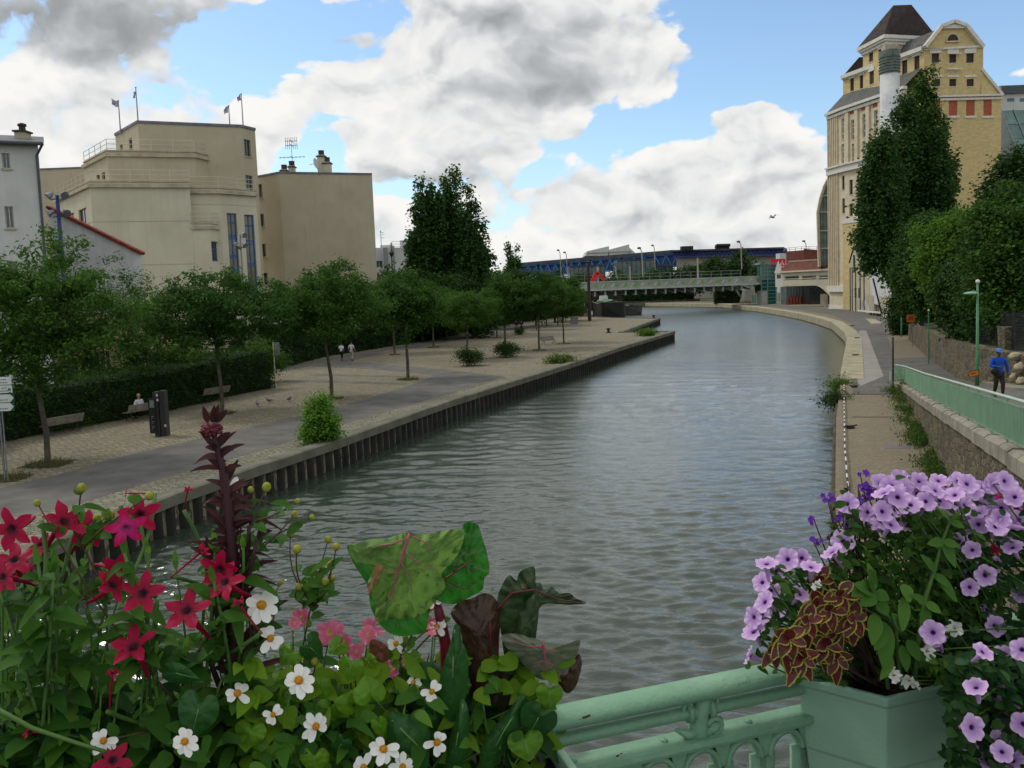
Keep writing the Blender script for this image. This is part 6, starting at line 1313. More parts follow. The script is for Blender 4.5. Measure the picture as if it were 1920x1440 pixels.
# ---- hedges
def hedge(line, depth, hts, label, lm=L_hedge, dens=170, ls=.085, name='hedge', side=1, zb=1.1, bul=.35, cat='hedge'):
    rs = resample(line, .5); o = offset(rs, depth*side); n = len(rs); rt = root(name, (*rs[n//2],zb), label, cat)
    def hh(i): t_ = i/(n-1)*(len(hts)-1); k = min(int(t_), len(hts)-2); return hts[k]+(hts[k+1]-hts[k])*(t_-k)
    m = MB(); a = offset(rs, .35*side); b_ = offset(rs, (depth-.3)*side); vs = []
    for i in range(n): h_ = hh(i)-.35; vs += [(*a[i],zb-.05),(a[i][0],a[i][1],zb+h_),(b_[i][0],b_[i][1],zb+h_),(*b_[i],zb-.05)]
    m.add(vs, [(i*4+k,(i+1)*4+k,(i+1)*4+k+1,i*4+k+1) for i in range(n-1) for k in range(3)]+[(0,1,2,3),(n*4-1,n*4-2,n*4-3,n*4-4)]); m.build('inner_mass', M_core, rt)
    L = sum((rs[i+1]-rs[i]).length for i in range(n-1)); pts = []; nr = []
    N1 = int(L*(sum(hts)/len(hts))*dens); N2 = int(L*depth*dens*.7)
    for kind, N in ((0,N1),(1,N2),(2,int(depth*hts[0]*dens)),(3,int(depth*hts[-1]*dens))):
        for _ in range(N):
            u = rng.random()*(n-1.001); i = int(u); f = u-i
            if kind == 2: i, f = 0, 0
            if kind == 3: i, f = n-2, 1
            p = rs[i].lerp(rs[i+1], f); q = Vector(o[i]).lerp(Vector(o[i+1]), f); h_ = hh(i)
            if kind == 0: v = rng.random()**.9; w_ = 0; z = zb+h_*v
            elif kind == 1: w_ = rng.random(); z = zb+h_
            else: w_ = rng.random(); z = zb+h_*rng.random()
            c_ = noise.noise(Vector((p.x*.9,p.y*.9,z*1.3))); c2 = noise.noise(Vector((p.x*2.7,p.y*2.7+9,z*3)))
            outw = -(c_*bul+c2*.14)+abs(rng.normal())*.05
            pt = p.lerp(q, w_); dirv = (p-q).normalized()
            if kind == 0: pt = pt-dirv*(outw+.05); 
            z2 = z+(c_*.45+c2*.2 if kind == 1 else 0)-(.25*max(0,z-zb-h_+.5) if kind == 0 else 0)
            pts.append((pt.x, pt.y, max(z2,zb+.02))); nr.append((dirv.x,dirv.y,.5) if kind == 0 else (0,0,1.0))
    leaf_obj('foliage', np.array(pts), ls, lm, rt, .4, .55, nrm=np.array(nr)*.5, droop=.3)
    return rt
hl = [P(-330,965).xy]+[P(*q).xy for q in [(0,832),(80,815),(160,800),(240,786),(300,775),(380,756),(460,738),(516,728)]]
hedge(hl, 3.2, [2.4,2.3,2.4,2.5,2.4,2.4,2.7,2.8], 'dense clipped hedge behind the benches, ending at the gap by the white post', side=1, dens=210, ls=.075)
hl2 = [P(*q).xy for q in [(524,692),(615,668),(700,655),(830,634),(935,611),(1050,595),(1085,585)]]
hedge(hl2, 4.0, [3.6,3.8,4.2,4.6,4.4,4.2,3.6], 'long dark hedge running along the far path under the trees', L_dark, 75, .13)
# lighter shrubs standing on top of / behind the first hedge
def shrub(base, H, W, seed, label, lm=L_bright, ls=.09, ncl=60, per=60, name='shrub', cl=.28, low=.05, group=None):
    g = np.random.default_rng(seed); lobes = [(0,0,H*.5,W*.42,W*.42,H*.4)]+[(g.uniform(-.3,.3)*W,g.uniform(-.3,.3)*W,H*g.uniform(.3,.8),W*.25,W*.25,H*.2) for _ in range(4)]
    return grow_tree(base, [(0,0,0),(0,0,H*.15),(0,0,H*.3)], .05, lobes, ncl, per, ls, cl, lm, M_bark, label, 'shrub', name, group, seed, .5, 1, .3, .55, .008)
for i, (px, d, topy, W, lm, lab) in enumerate([(150,46,684,3.4,L_bright,'light green shrub above the hedge left of the garage door'),(270,50,612,4.2,L_hedge,'bushy shrub above the hedge right of the garage door'),(330,52,628,4.8,L_bright,'bright shrub behind the hedge left of the third bench'),(430,58,632,4.8,L_bright,'bright shrub behind the hedge above the third bench'),(480,60,622,4.6,L_bright,'shrub behind the hedge below the balustrade'),(205,49,672,3.0,L_hedge,'low ragged shrub hiding the garage door foot'),(30,44,718,3.4,L_bright,'light shrub above the hedge behind the direction sign'),(375,56,640,3.8,L_dark,'dark shrub between two bright ones behind the hedge')]):
    b = D(px, 700, d); z = D(px, topy, d).z-1.1; shrub((b.x,d,1.1), z, W, 60+i, lab, lm, .085, 90, 70)
# trees crowding behind the second hedge
for i, (px, d, topy, w_, lm, lab) in enumerate([(560,92,560,90,L_hedge,'tree behind the hedge at the foot of the blank wall'),(610,97,530,90,L_hedge,'bushy tree against the blank wall behind the third quay tree'),(664,100,520,95,L_ash,'tree hiding the lower right corner of the blank wall'),(705,108,508,90,L_hedge,'tree in front of the white industrial building, left'),(745,112,500,90,L_ash,'tree in front of the white industrial building, right'),(790,104,512,100,L_dark,'dark tree at the foot of the left poplar'),(835,106,515,100,L_hedge,'mid green tree at the foot of the tallest poplar'),(885,108,508,90,L_dark,'dark tree at the foot of the right poplar'),
    (930,130,505,70,L_hedge,'tree below the two small distant poplars, left'),(968,135,498,70,L_dark,'tree below the two small distant poplars, right'),(1005,140,512,64,L_dark,'tree in front of the left end of the truss hall'),(1040,148,516,56,L_ash,'tree in front of the truss hall, second from the end'),(1072,155,522,44,L_hedge,'last tree of the far row, beside the brown pole')]):
    broad(px, 0, d, topy, w_, 80+i, lab, lm, .2, 130, 55, z0=1.1, low=.12, cl=.55)
# behind and under the bridge
for i, (px, d, topy, w_, lab) in enumerate([(1170,300,516,60,'low bush behind the crane'),(1225,300,500,66,'rounded tree in front of the glazed block'),(1262,290,504,50,'low tree right of the glazed block'),(1305,285,492,60,'rounded tree behind the middle of the bridge'),(1347,270,480,66,'dark round tree behind the right half of the bridge'),(1390,262,462,58,'tallest tree behind the bridge, in front of the navy hall'),(1424,250,494,34,'small tree beside the lift tower'),(1148,322,507,56,'low tree under the truss hall right of the red crane'),(1090,330,512,60,'low tree under the truss hall left of the red crane'),(1040,330,508,60,'low tree under the left end of the truss hall')]):
    broad(px, 0, d, topy, w_, 110+i, lab, L_hedge if i in (1,0) else L_dark, .42, 90, 45, z0=3 if i < 5 else 1.1, low=.05, cl=1.0)
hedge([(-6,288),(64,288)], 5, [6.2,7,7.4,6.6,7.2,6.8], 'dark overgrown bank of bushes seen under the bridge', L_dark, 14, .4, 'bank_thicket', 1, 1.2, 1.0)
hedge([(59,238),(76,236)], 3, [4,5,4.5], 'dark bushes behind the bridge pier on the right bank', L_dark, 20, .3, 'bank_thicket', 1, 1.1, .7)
# ---- low shrubs and weeds on the quay
shrub(G_(880,686), 1.5, 2.1, 131, 'upright dark shrub round the foot of the low crowned quay tree', L_dark, .07, 70, 50)
shrub(G_(951,670), 1.25, 2.4, 132, 'round dark shrub at the foot of the next quay tree along', L_dark, .07, 70, 50)
shrub(G_(973,628), 1.0, 1.2, 133, 'small dark shrub beside the far walkers', L_dark, .08, 30, 40)
shrub(tuple(P(1209,628,1.2)), .55, 3.0, 134, 'low green shrub on the tip of the quay', L_bright, .1, 50, 40)
shrub(G_(1047,680), .5, 2.6, 135, 'low weedy patch on the coping side of the cobbles', L_grass, .09, 40, 40)
wb_ = P(600,848,.7); shrub((wb_.x+.1,wb_.y,.3), 3.3, 1.35, 136, 'bright green bush growing out of the quay wall over the water', leafmat('fresh_leaves', (.06,.16,.015), (.12,.27,.025), (.2,.38,.04), .4), .07, 120, 60, low=.1, cl=.2)
# ivy / weeds along the ramp wall foot, tufts in the tree pits
def blades(name, pts, hmin, hmax, wd, m, kind='stuff', parent=None, label=None):
    v = []; f = []
    for i, (x, y, z) in enumerate(pts):
        h_ = rng.uniform(hmin,hmax); a = rng.uniform(0,6.28); dx, dy = math.cos(a)*wd, math.sin(a)*wd; lx, ly = rng.normal()*h_*.3, rng.normal()*h_*.3
        v += [(x-dx,y-dy,z),(x+dx,y+dy,z),(x+dx*.6+lx*.5,y+dy*.6+ly*.5,z+h_*.6),(x-dx*.6+lx*.5,y-dy*.6+ly*.5,z+h_*.6),(x+lx*1.3,y+ly*1.3,z+h_)]
        k = i*5; f += [(k,k+1,k+2,k+3),(k+3,k+2,k+4)]
    q = MB(); q.v = v; q.f = f; q.mi = [0]*len(f); o = q.build(name, m, parent)
    if kind: o['kind'] = kind
    return o
pts = []
for (px, py, rx, n_) in [(90,872,.9,420),(622,748,.75,240),(765,712,.8,300),(740,666,.6,120),(813,652,.7,160),(417,776,.7,160),(1011,657,.7,120),(1057,645,.8,120),(932,634,.6,80),(10,898,.9,300)]:
    c_ = P(px, py)
    for _ in range(n_): a = rng.uniform(0,6.28); r_ = rx*rng.random()**.5; pts.append((c_.x+r_*math.cos(a), c_.y+r_*math.sin(a)*.8, 1.1))
blades('tree_pit_grass', pts, .04, .3, .012, L_dry)
m = MB()
for (px, py, rx) in [(90,870,.85),(622,747,.7),(765,711,.75),(740,665,.6),(813,651,.65),(417,775,.7),(1011,657,.7),(1057,645,.7),(932,633,.6),(877,676,.6),(10,897,.8)]:
    c_ = P(px, py); m.add([(c_.x+rx*s_x, c_.y+rx*s_y, 1.113) for s_x, s_y in ((-1,-.8),(1,-.9),(.9,.8),(-.9,.9))], [(0,1,2,3)])
m.build('tree_pit_soil', M_soil)['kind'] = 'structure'
pts = []
for i in range(2600):
    u = rng.random(); k = int(u*(len(Lr)-1)); p = Lr[k].lerp(Lr[min(k+1,len(Lr)-1)], rng.random()); q = offset([tuple(x) for x in Lr[max(0,k-1):k+2]], 1)[0] if False else None
    e = (Lr[min(k+1,len(Lr)-1)]-Lr[max(k-1,0)]).normalized(); nn = Vector((-e.y,e.x)); d_ = .43+abs(rng.normal())*.05 if rng.random() < .55 else rng.choice([1.35,1.5])+rng.normal()*.05
    if noise.noise(Vector((p.x*.35,p.y*.35,d_*3))) < .08: continue
    pts.append((p.x+nn.x*d_, p.y+nn.y*d_, 1.105))
blades('kerb_weeds', pts, .03, .16, .012, L_grass)
pts = []; WX = [(wf[i][0], wf[i][1]) for i in range(len(RR))]
for i in range(9000):
    y = rng.uniform(16,45); k = min(range(len(RR)), key=lambda j: abs(RR[j].y-y)) if i % 40 == 0 else k
    x = WX[k][0]-abs(rng.normal())*.33*(1.1 if y < 34 else .7)-.0; yy = WX[k][1]+rng.uniform(-.5,.5)
    if noise.noise(Vector((x*.8,yy*.35,2))) < -.12: continue
    pts.append((x, yy, 1.1))
blades('wall_foot_weeds', pts[::3], .05, .45, .012, L_grass)
pts = np.array(pts); pts[:,2] += np.abs(rng.normal(size=len(pts)))*.16; pts[:,0] += rng.normal(size=len(pts))*.06; leaf_obj('wall_foot_foliage', pts, .045, L_hedge, None, .4, .6)['kind'] = 'stuff'
# tuft hanging over the coping and at the canal edge
shrub(tuple(D(1707,716,40.5).xy)+(1.25,), .75, .9, 140, 'tall weed clump growing over the ramp coping near its far end', L_grass, .06, 40, 40)
for i, (px, py, W, lab) in enumerate([(1579,736,1.0,'leafy weed clump on the canal edge where the striped rope begins'),(1572,765,.8,'dry weed clump hanging over the dark quay wall')]):
    p = P(px, py, .6); shrub((p.x-.1,p.y,.55), .9, W*1.3, 150+i, lab, L_dark if i else L_bright, .06, 40, 40)
# ================================================================ QUAY FURNITURE, PEOPLE, BIRDS
M_wood = mat('weathered_bench_wood', srgb(150,144,128), srgb(112,108,96), 4, .85, .3, 30)
M_iron = mat('cast_iron', srgb(70,74,70), srgb(48,50,48), 5, .6)
def bench(loc, rotz, label, L=1.9):
    r_ = root('park_bench', (0,0,0), label, 'bench', 'wooden benches on the left quay')
    m = MB()
    for i in range(4): m.box(-L/2, L/2, -.28+i*.125, -.28+i*.125+.11, .43+.01*i, .465+.01*i)
    m.build('seat', M_wood, r_)
    m = MB()
    for i in range(3):
        z = .55+i*.13; y = .24+i*.06; m.bar((-L/2,y,z),(L/2,y,z), .03, .115, up=(0,.4,1))
    m.build('backrest', M_wood, r_)
    for s in (-1,1):
        m = MB(); x = s*(L/2-.25); m.tube([(x,-.3,0),(x,-.2,.25),(x,-.05,.42)], .022, 6); m.tube([(x,.34,0),(x,.12,.3),(x,.2,.45),(x,.37,.88)], .022, 6); m.tube([(x,-.26,.41),(x,.2,.43)], .02, 6); m.tube([(x,-.16,.2),(x,.22,.2)], .014, 5); m.build('leg', M_iron, r_)
    r_.location = loc; r_.rotation_euler = (0,0,rotz); return r_
hd0 = math.atan2(5.4,2.0)
b0 = bench(tuple(P(117,812)), math.radians(62-180), 'nearest bench, to the right of the biggest quay tree')
b1 = dup(b0, tuple(P(266,786)), math.radians(60-180), 1, 'second bench, with a person sitting on its far side')
b2 = dup(b0, tuple(P(402,752)), math.radians(58-180), 1, 'third bench, behind the trunk of the wide quay tree')
b3 = dup(b0, tuple(P(1029,646)), math.radians(35), 1, 'lone far bench between two slim trunks')
# information column
A = P(303,818); ic = root('information_column', tuple(A), 'dark upright information column with a leaning panel beside the second bench', 'information column')
d = 41; h_ = D(300,733,A.y).z-1.1; M_col = mat('dark_column', srgb(58,60,56), srgb(40,42,40), 2, .5)
m = MB(); m.box(A.x-.24,A.x-.02,A.y-.1,A.y+.3,1.1,1.1+h_*.98); m.build('post', M_col, ic); m = MB(); m.box(A.x+.02,A.x+.26,A.y-.05,A.y+.35,1.1,1.1+h_); m.build('mast', M_col, ic)
a_ = D(278,748,A.y-.1); b_ = D(296,812,A.y-.1); m = MB(); m.box(a_.x,b_.x,A.y-.16,A.y-.06,b_.z,a_.z); pn = m.build('panel', M_blackiron, ic)
m = MB(); p = D(280,750.5,A.y-.165); q = D(289,764,A.y-.165); m.box(p.x,q.x,A.y-.17,A.y-.162,q.z,p.z); m.build('poster', mat('poster_paper', srgb(150,160,146), srgb(90,104,96), 8, .6), pn)
m = MB()
for k in range(9): z = D(285,780+k*3.2,A.y).z; m.box(a_.x+.1,b_.x-.1-.05*(k%3),A.y-.168,A.y-.162,z-.02,z+.015)
m.build('text_lines', mat('faint_text', srgb(120,124,118), None, 5), pn)
for (px,py) in ((294,741),(295,750),(310,798)): p = D(px,py,A.y-.12); m = MB(); m.box(p.x-.04,p.x+.04,A.y-.118,A.y-.11,p.z-.06,p.z+.06); m.build('sticker', M_trimw, ic)
# direction sign at left edge
A = P(12,903); ds_ = root('direction_sign', tuple(A), 'white direction sign of four boards on a steel pole at the left edge', 'sign'); d = A.y
m = MB(); p = D(4,770,d); m.tube([(A.x-.06,d+.03,1.1),(A.x-.06,d+.03,D(0,705,d).z)], .035, 8); m.tube([(A.x+.04,d+.03,1.1),(A.x+.04,d+.03,D(0,706,d).z)], .025, 8); m.build('pole', M_steel, ds_)
M_sgn = mat('white_sign_board', srgb(206,212,206), srgb(188,196,190), 2, .5); M_sgng = mat('dark_green_sign', srgb(20,84,66), None, 3, .5)
rows = [((22,706),(23,720.5),False),((23.5,722),(24,736),False),((20,739),(20,753.5),True),((20,755),(21.5,770),True)]
for i, (a, c, arrow) in enumerate(rows):
    y0 = D(a[0],a[1],d).z; y1 = D(c[0],c[1],d).z; x1 = D(a[0],a[1],d).x; x0 = x1-1.35; m = MB(); yy = d-.06
    pts = [(x0,y1),(x1,y1),(x1+.12,(y0+y1)/2),(x1,y0),(x0,y0)] if arrow else [(x0,y1),(x1,y1),(x1,y0),(x0,y0)]
    n = len(pts); m.add([(x,yy,z) for x,z in pts]+[(x,yy+.03,z) for x,z in pts], [tuple(range(n)), tuple(range(2*n-1,n-1,-1))]+[(k,n+k,n+(k+1)%n,(k+1)%n) for k in range(n)])
    bo = m.build('board', M_sgn, ds_)
    if arrow: m = MB(); m.box(x1-.1,x1+.13,yy+.032,yy+.05,y1,y0); m.build('green_backing', M_sgng, bo)
    m = MB(); hh = y0-y1
    for k, (u0,u1,v) in enumerate([(.72,.86,.66),(.4,.9,.28)] if i < 2 else [(.45,.95,.3),(.5,.62,.62)]):
        u = u0
        while u < u1: w_ = .012+.012*((k*7+int(u*100))%3); m.box(x0+1.35*u,x0+1.35*u+w_*1.35,yy-.004,yy-.001,y1+hh*v-.018,y1+hh*v+.018); u += w_+.014
    if i == 1: m.box(x1-.13,x1-.04,yy-.004,yy-.001,y0-.19,y0-.1); m.box(x1-.12,x1-.04,yy-.004,yy-.001,y0-.27,y0-.23)
    m.build('print', mat('sign_print_grey', srgb(96,104,100), None, 5), bo)
# white/yellow banded post and small sign at the hedge gap
A = P(517,727,1.1); T_ = D(513,642,A.y); wp = root('banded_marker_post', tuple(A), 'slim white and yellow green post with grey panel at the clipped hedge end', 'post')
m = MB(); m.tube([A,(A.x,A.y,T_.z)], .045, 8); m.build('pole', mat('yellow_green_paint', srgb(170,180,90), srgb(190,196,150), 2, .6), wp)
m = MB(); m.box(A.x+.08,A.x+.42,A.y-.02,A.y+.02,D(520,666,A.y).z,T_.z); m.build('panel', M_steel, wp)
m = MB()
for k in range(4): z = 1.5+k*.45; m.tube([(A.x,A.y,z),(A.x,A.y,z+.16)], .05, 8)
m.build('bands', M_trimw, wp)
# grey litter bin in hedge shadow
for (px,py,h_,lab) in ((464,733,.95,'grey litter bin against the hedge to the right of the third bench'),):
    A = P(px,py); bn_ = root('litter_bin', tuple(A), lab, 'bin'); m = MB(); m.lathe([(.25,0),(.28,h_)], A, 12); m.build('body', M_steel, bn_); m = MB(); m.lathe([(.3,h_),(.28,h_+.06),(.1,h_+.1)], A, 12); m.build('lid', M_iron, bn_)
# cabinet, mooring post blocks, bollards far down the quay
a_ = P(1077,608); m = MB(); w_ = 13/1550*a_.y; m.box(a_.x-w_/2,a_.x+w_/2,a_.y,a_.y+.9,1.1,D(1077,595,a_.y).z); cb = root('grey_cabinet', tuple(a_), 'grey utility cabinet covered in marks near the end of the tree row', 'cabinet'); m.build('body', mat('cabinet_grey', srgb(142,142,140), srgb(104,106,108), 1.5, .7), cb); m = MB(); m.box(a_.x-w_/2-.05,a_.x+w_/2+.05,a_.y-.05,a_.y+.95,D(1077,595,a_.y).z,D(1077,594,a_.y).z); m.build('top', M_steel, cb)
a_ = P(1100,592); w_ = 9/1550*a_.y; m = MB(); m.box(a_.x-w_/2,a_.x+w_/2,a_.y,a_.y+.8,1.1,1.1+1.3); tag(m.build('pole_plinth', M_pier, None, loc=tuple(a_)), 'small grey block at the foot of the thick brown pole', 'plinth')
bl0 = None
for (px,py,lab) in ((1141,624,'black mooring bollard in the middle of the far cobbles'),(1226,597,'black mooring bollard at the far tip of the jetty')):
    A = P(px,py)
    if bl0 is None:
        bl0 = root('mooring_bollard', tuple(A), lab, 'bollard', 'mooring bollards on the left quay'); m = MB(); m.lathe([(.28,0),(.26,.1),(.17,.16),(.17,.42),(.27,.48),(.27,.6),(.05,.64)], A, 12); m.build('post', M_blackiron, bl0); m = MB(); m.box(A.x-.35,A.x+.35,A.y-.3,A.y+.3,1.1,1.14); m.build('plate', M_cleat, bl0)
    else: dup(bl0, tuple(A), 0, 1, lab)
A = P(1075,592); ab_ = root('dark_post_box', tuple(A), 'tall dark box standing behind the grey cabinet', 'kiosk'); m = MB(); m.box(A.x-.1,A.x+1.1,A.y,A.y+.8,1.1,D(1080,577,A.y).z); m.build('body', M_blackiron, ab_); m = MB(); m.box(A.x-.2,A.x+1.2,A.y-.1,A.y+.9,D(1080,577,A.y).z,D(1080,576,A.y).z); m.build('lid', M_cleat, ab_)
# ---------------- people
SKIN = mat('skin', (.42,.24,.17), (.36,.20,.14), 8, .6); SKIN_D = mat('brown_skin', (.11,.055,.035), (.09,.045,.03), 8, .6)
def skinned(name, joints, edges, m, parent, sub=1):
    keys = list(joints); me = bpy.data.meshes.new(name)
    me.from_pydata([joints[k][0] for k in keys], [(keys.index(a), keys.index(b_)) for a, b_ in edges], [])
    me.materials.append(m); o = bpy.data.objects.new(name, me); C.objects.link(o); o.parent = parent
    md = o.modifiers.new('skin', 'SKIN'); md.use_smooth_shade = True
    for i, k in enumerate(keys): r_ = joints[k][1]; me.skin_vertices[0].data[i].radius = r_ if isinstance(r_, tuple) else (r_, r_)
    me.skin_vertices[0].data[0].use_root = True
    s = o.modifiers.new('sub', 'SUBSURF'); s.levels = sub; s.render_levels = sub
    return o
def person(loc, rotz, label, pose='walk', top='', bottom='', skin=SKIN, hair=None, hat=None, H=1.75, name='person', stride=.22, arms=None, build=1.0, long_top=False, hand_fwd=False):
    """facing +Y at rotz 0"""
    r_ = root(name, (0,0,0), label, 'person'); k = H/1.75; V = lambda x, y, z: (x*k, y*k, z*k); B = build
    s = stride
    if pose == 'walk':
        leg = {'kl': V(-.09,.10+s*.4,.50),'al': V(-.09,s*1.0,.09),'tl': V(-.09,s+.16,.03),'kr': V(.09,.02-s*.0,.50),'ar': V(.09,-s*1.1,.13),'tr': V(.09,-s*1.1+.14,.04)}
        hipz = .92
    else:
        leg = {'kl': V(-.12,.42,.48),'al': V(-.12,.40,.09),'tl': V(-.12,.54,.04),'kr': V(.12,.42,.48),'ar': V(.12,.44,.09),'tr': V(.12,.58,.04)}; hipz = .52
    dz = hipz-.92
    a = dict(el=(-.27,-.06,1.17), wl=(-.28,.08,.94), er=(.27,.02,1.17), wr=(.28,.12,.95)) if not arms else arms
    J = {'pelvis': (V(0,0,hipz), (.125*B,.10*B)), 'waist': (V(0,.0,1.10+dz), (.115*B,.09*B)), 'chest': (V(0,-.01,1.32+dz), (.155*B,.105*B)), 'neck0': (V(0,-.01,1.47+dz), .055), 'neck': (V(0,.01,1.53+dz), .05), 'head0': (V(0,.03,1.60+dz), (.068,.08)), 'head': (V(0,.02,1.68+dz), (.075,.092)),
         'hl': (V(-.09,0,hipz-.05), .085*B), 'kl': (leg['kl'], .058*B), 'al': (leg['al'], .038), 'tl': (leg['tl'], .035), 'hr': (V(.09,0,hipz-.05), .085*B), 'kr': (leg['kr'], .058*B), 'ar': (leg['ar'], .038), 'tr': (leg['tr'], .035),
         'sl': (V(-.17*B,-.01,1.43+dz), .06), 'el': (V(a['el'][0],a['el'][1],a['el'][2]+dz), .042), 'wl': (V(a['wl'][0],a['wl'][1],a['wl'][2]+dz), .028), 'sr': (V(.17*B,-.01,1.43+dz), .06), 'er': (V(a['er'][0],a['er'][1],a['er'][2]+dz), .042), 'wr': (V(a['wr'][0],a['wr'][1],a['wr'][2]+dz), .028)}
    E_ = [('pelvis','waist'),('waist','chest'),('chest','neck0'),('neck0','neck'),('neck','head0'),('head0','head'),('pelvis','hl'),('hl','kl'),('kl','al'),('al','tl'),('pelvis','hr'),('hr','kr'),('kr','ar'),('ar','tr'),('chest','sl'),('sl','el'),('el','wl'),('chest','sr'),('sr','er'),('er','wr')]
    for sd, w_, e_ in (('l','wl','el'),('r','wr','er')):
        W_ = Vector(J[w_][0]); d = (W_-Vector(J[e_][0])).normalized(); sx = -1 if sd == 'l' else 1
        J['p'+sd] = (tuple(W_+d*.07*k), (.032,.018)); E_.append((w_, 'p'+sd))
        for f in range(4):
            q = W_+d*.10*k+Vector((0, (f-1.5)*.019*k, -.0)); t_ = q+d*(.05+.012*(1.5-abs(f-1.2)))*k+Vector((-sx*.015,0,0)); J[f'f{sd}{f}'] = (tuple(q), .009); J[f'g{sd}{f}'] = (tuple(t_), .008); E_ += [('p'+sd, f'f{sd}{f}'), (f'f{sd}{f}', f'g{sd}{f}')]
        t0 = W_+d*.04*k+Vector((0,.035*k,0)); t1 = t0+d*.04*k+Vector((0,.02*k,0)); J['t0'+sd] = (tuple(t0), .01); J['t1'+sd] = (tuple(t1), .008); E_ += [('p'+sd, 't0'+sd), ('t0'+sd,'t1'+sd)]
    skinned('body', J, E_, skin, r_, 2)
    g = .018; T = {}
    for q in ('pelvis','waist','chest','neck0','sl','el','sr','er'): r0 = J[q][1]; T[q] = (J[q][0], (r0[0]+g*1.2,r0[1]+g*1.2) if isinstance(r0, tuple) else r0+g)
    T['neck0'] = (V(0,-.01,1.455+dz), .062)
    ed = [('waist','chest'),('chest','neck0'),('chest','sl'),('chest','sr'),('sl','el'),('sr','er'),('pelvis','waist')]
    if long_top:
        for q in ('wl','wr'): T[q] = (tuple(Vector(J[q][0]).lerp(Vector(J['e'+q[1]][0]), .12)), .045)
        T['hem'] = (V(0,0,hipz-.16), (.17*B,.14*B)); ed += [('el','wl'),('er','wr'),('pelvis','hem')]; T['pelvis'] = (J['pelvis'][0], (.165*B,.13*B)); T['waist'] = (J['waist'][0], (.16*B,.125*B)); T['chest'] = (J['chest'][0], (.19*B,.135*B)); T['el'] = (J['el'][0], .068); T['er'] = (J['er'][0], .068)
    order = ['waist']+[q for q in T if q != 'waist']; skinned('shirt', {q: T[q] for q in order}, ed, top, r_, 2)
    Lg = {'pelvis': (J['pelvis'][0], (.135*B,.11*B)), 'hl': (J['hl'][0], .098*B), 'kl': (J['kl'][0], .075*B), 'al': (tuple(Vector(J['al'][0]).lerp(Vector(J['kl'][0]), .12)), .055), 'hr': (J['hr'][0], .098*B), 'kr': (J['kr'][0], .075*B), 'ar': (tuple(Vector(J['ar'][0]).lerp(Vector(J['kr'][0]), .12)), .055)}
    skinned('trousers', Lg, [('pelvis','hl'),('hl','kl'),('kl','al'),('pelvis','hr'),('hr','kr'),('kr','ar')], bottom, r_, 2)
    for q in ('l','r'):
        A_ = Vector(J['a'+q][0]); T_ = Vector(J['t'+q][0]); m = MB(); m.tube([A_+Vector((0,-.05,-.01)), A_+Vector((0,.0,-.02)), A_.lerp(T_,.6)+Vector((0,0,-.02)), T_+Vector((0,.04,-.005))], [.04,.05,.045,.025], 8)
        o = m.build('shoe', M_blackiron, None, True); o.parent = r_
    hc = Vector(J['head'][0]); m = MB(); m.lathe([(.001,.105),(.05,.095),(.078,.06),(.09,.01),(.088,-.03),(.08,-.05)], (hc.x,hc.y-.012,hc.z+.02), 12, 1, 1.12); 
    o = m.build('hair', hair or mat('dark_hair', srgb(40,32,28), srgb(26,22,20), 8, .8), None, True); o.parent = r_
    f = MB(); f.ball((hc.x,hc.y+.098,hc.z-.03), .016, 6, (1,1,1.4)); f.build('nose', skin, None, True).parent = r_
    for sx in (-1,1): f = MB(); f.ball((hc.x+sx*.031,hc.y+.086,hc.z), .011, 6); f.build('eye', M_blackiron, None, True).parent = r_; f = MB(); f.ball((hc.x+sx*.082,hc.y+.0,hc.z-.01), .02, 6, (.5,1,1.4)); f.build('ear', skin, None, True).parent = r_
    f = MB(); f.bar((hc.x-.024,hc.y+.088,hc.z-.062),(hc.x+.024,hc.y+.088,hc.z-.062), .01,.009); f.build('mouth', mat('lips', (.2,.07,.06)), None).parent = r_
    if hat:
        m = MB(); m.lathe([(.001,.125),(.06,.115),(.09,.07),(.102,.02),(.1,-.01)], (hc.x,hc.y-.005,hc.z+.03), 14, 1, 1.1); m.add([(hc.x-.08,hc.y+.06,hc.z+.035),(hc.x+.08,hc.y+.06,hc.z+.035),(hc.x+.06,hc.y+.17,hc.z+.015),(hc.x-.06,hc.y+.17,hc.z+.015),(hc.x-.08,hc.y+.06,hc.z+.025),(hc.x+.08,hc.y+.06,hc.z+.025),(hc.x+.06,hc.y+.17,hc.z+.005),(hc.x-.06,hc.y+.17,hc.z+.005)],[(0,1,2,3),(7,6,5,4),(0,4,5,1),(1,5,6,2),(2,6,7,3),(3,7,4,0)])
        m.build('cap', hat, None, True).parent = r_
    r_.location = loc; r_.rotation_euler = (0,0,rotz); return r_, J, k
cl = lambda n, c, c2=None: mat(n, c, c2 or tuple(x*.75 for x in c), 6, .9, .3, 20)
pb, J, k = person(tuple(D(1872,744,31).xy)+(road_z(31)+.01,), math.radians(172), 'person in loose blue top and blue cap walking on the ramp with a dark bag', top=cl('blue_cloth', srgb(22,74,170)), bottom=cl('dark_trousers', srgb(44,42,38)), skin=SKIN_D, hat=cl('blue_cap', srgb(80,130,210)), H=1.78, build=1.15, long_top=True, stride=.14, arms=dict(el=(-.30,-.02,1.16), wl=(-.31,.03,.90), er=(.30,.06,1.17), wr=(.10,.26,1.16)))
m = MB(); m.ball((0,0,0), .17, 10, (1,.5,.75)); m.xform(Matrix.Translation((.2,.2,1.0))); o = m.build('shoulder_bag', cl('black_bag', srgb(34,34,36)), None, True); o.parent = pb
o['label'] = 'dark shoulder bag'; m = MB(); m.tube([(.2,.2,1.1),(.12,.17,1.3),(-.05,.12,1.46),(-.12,-.02,1.5),(-.1,-.16,1.35),(.1,-.17,1.15),(.24,.05,1.05)], .012, 5); m.build('strap', M_blackiron, o)
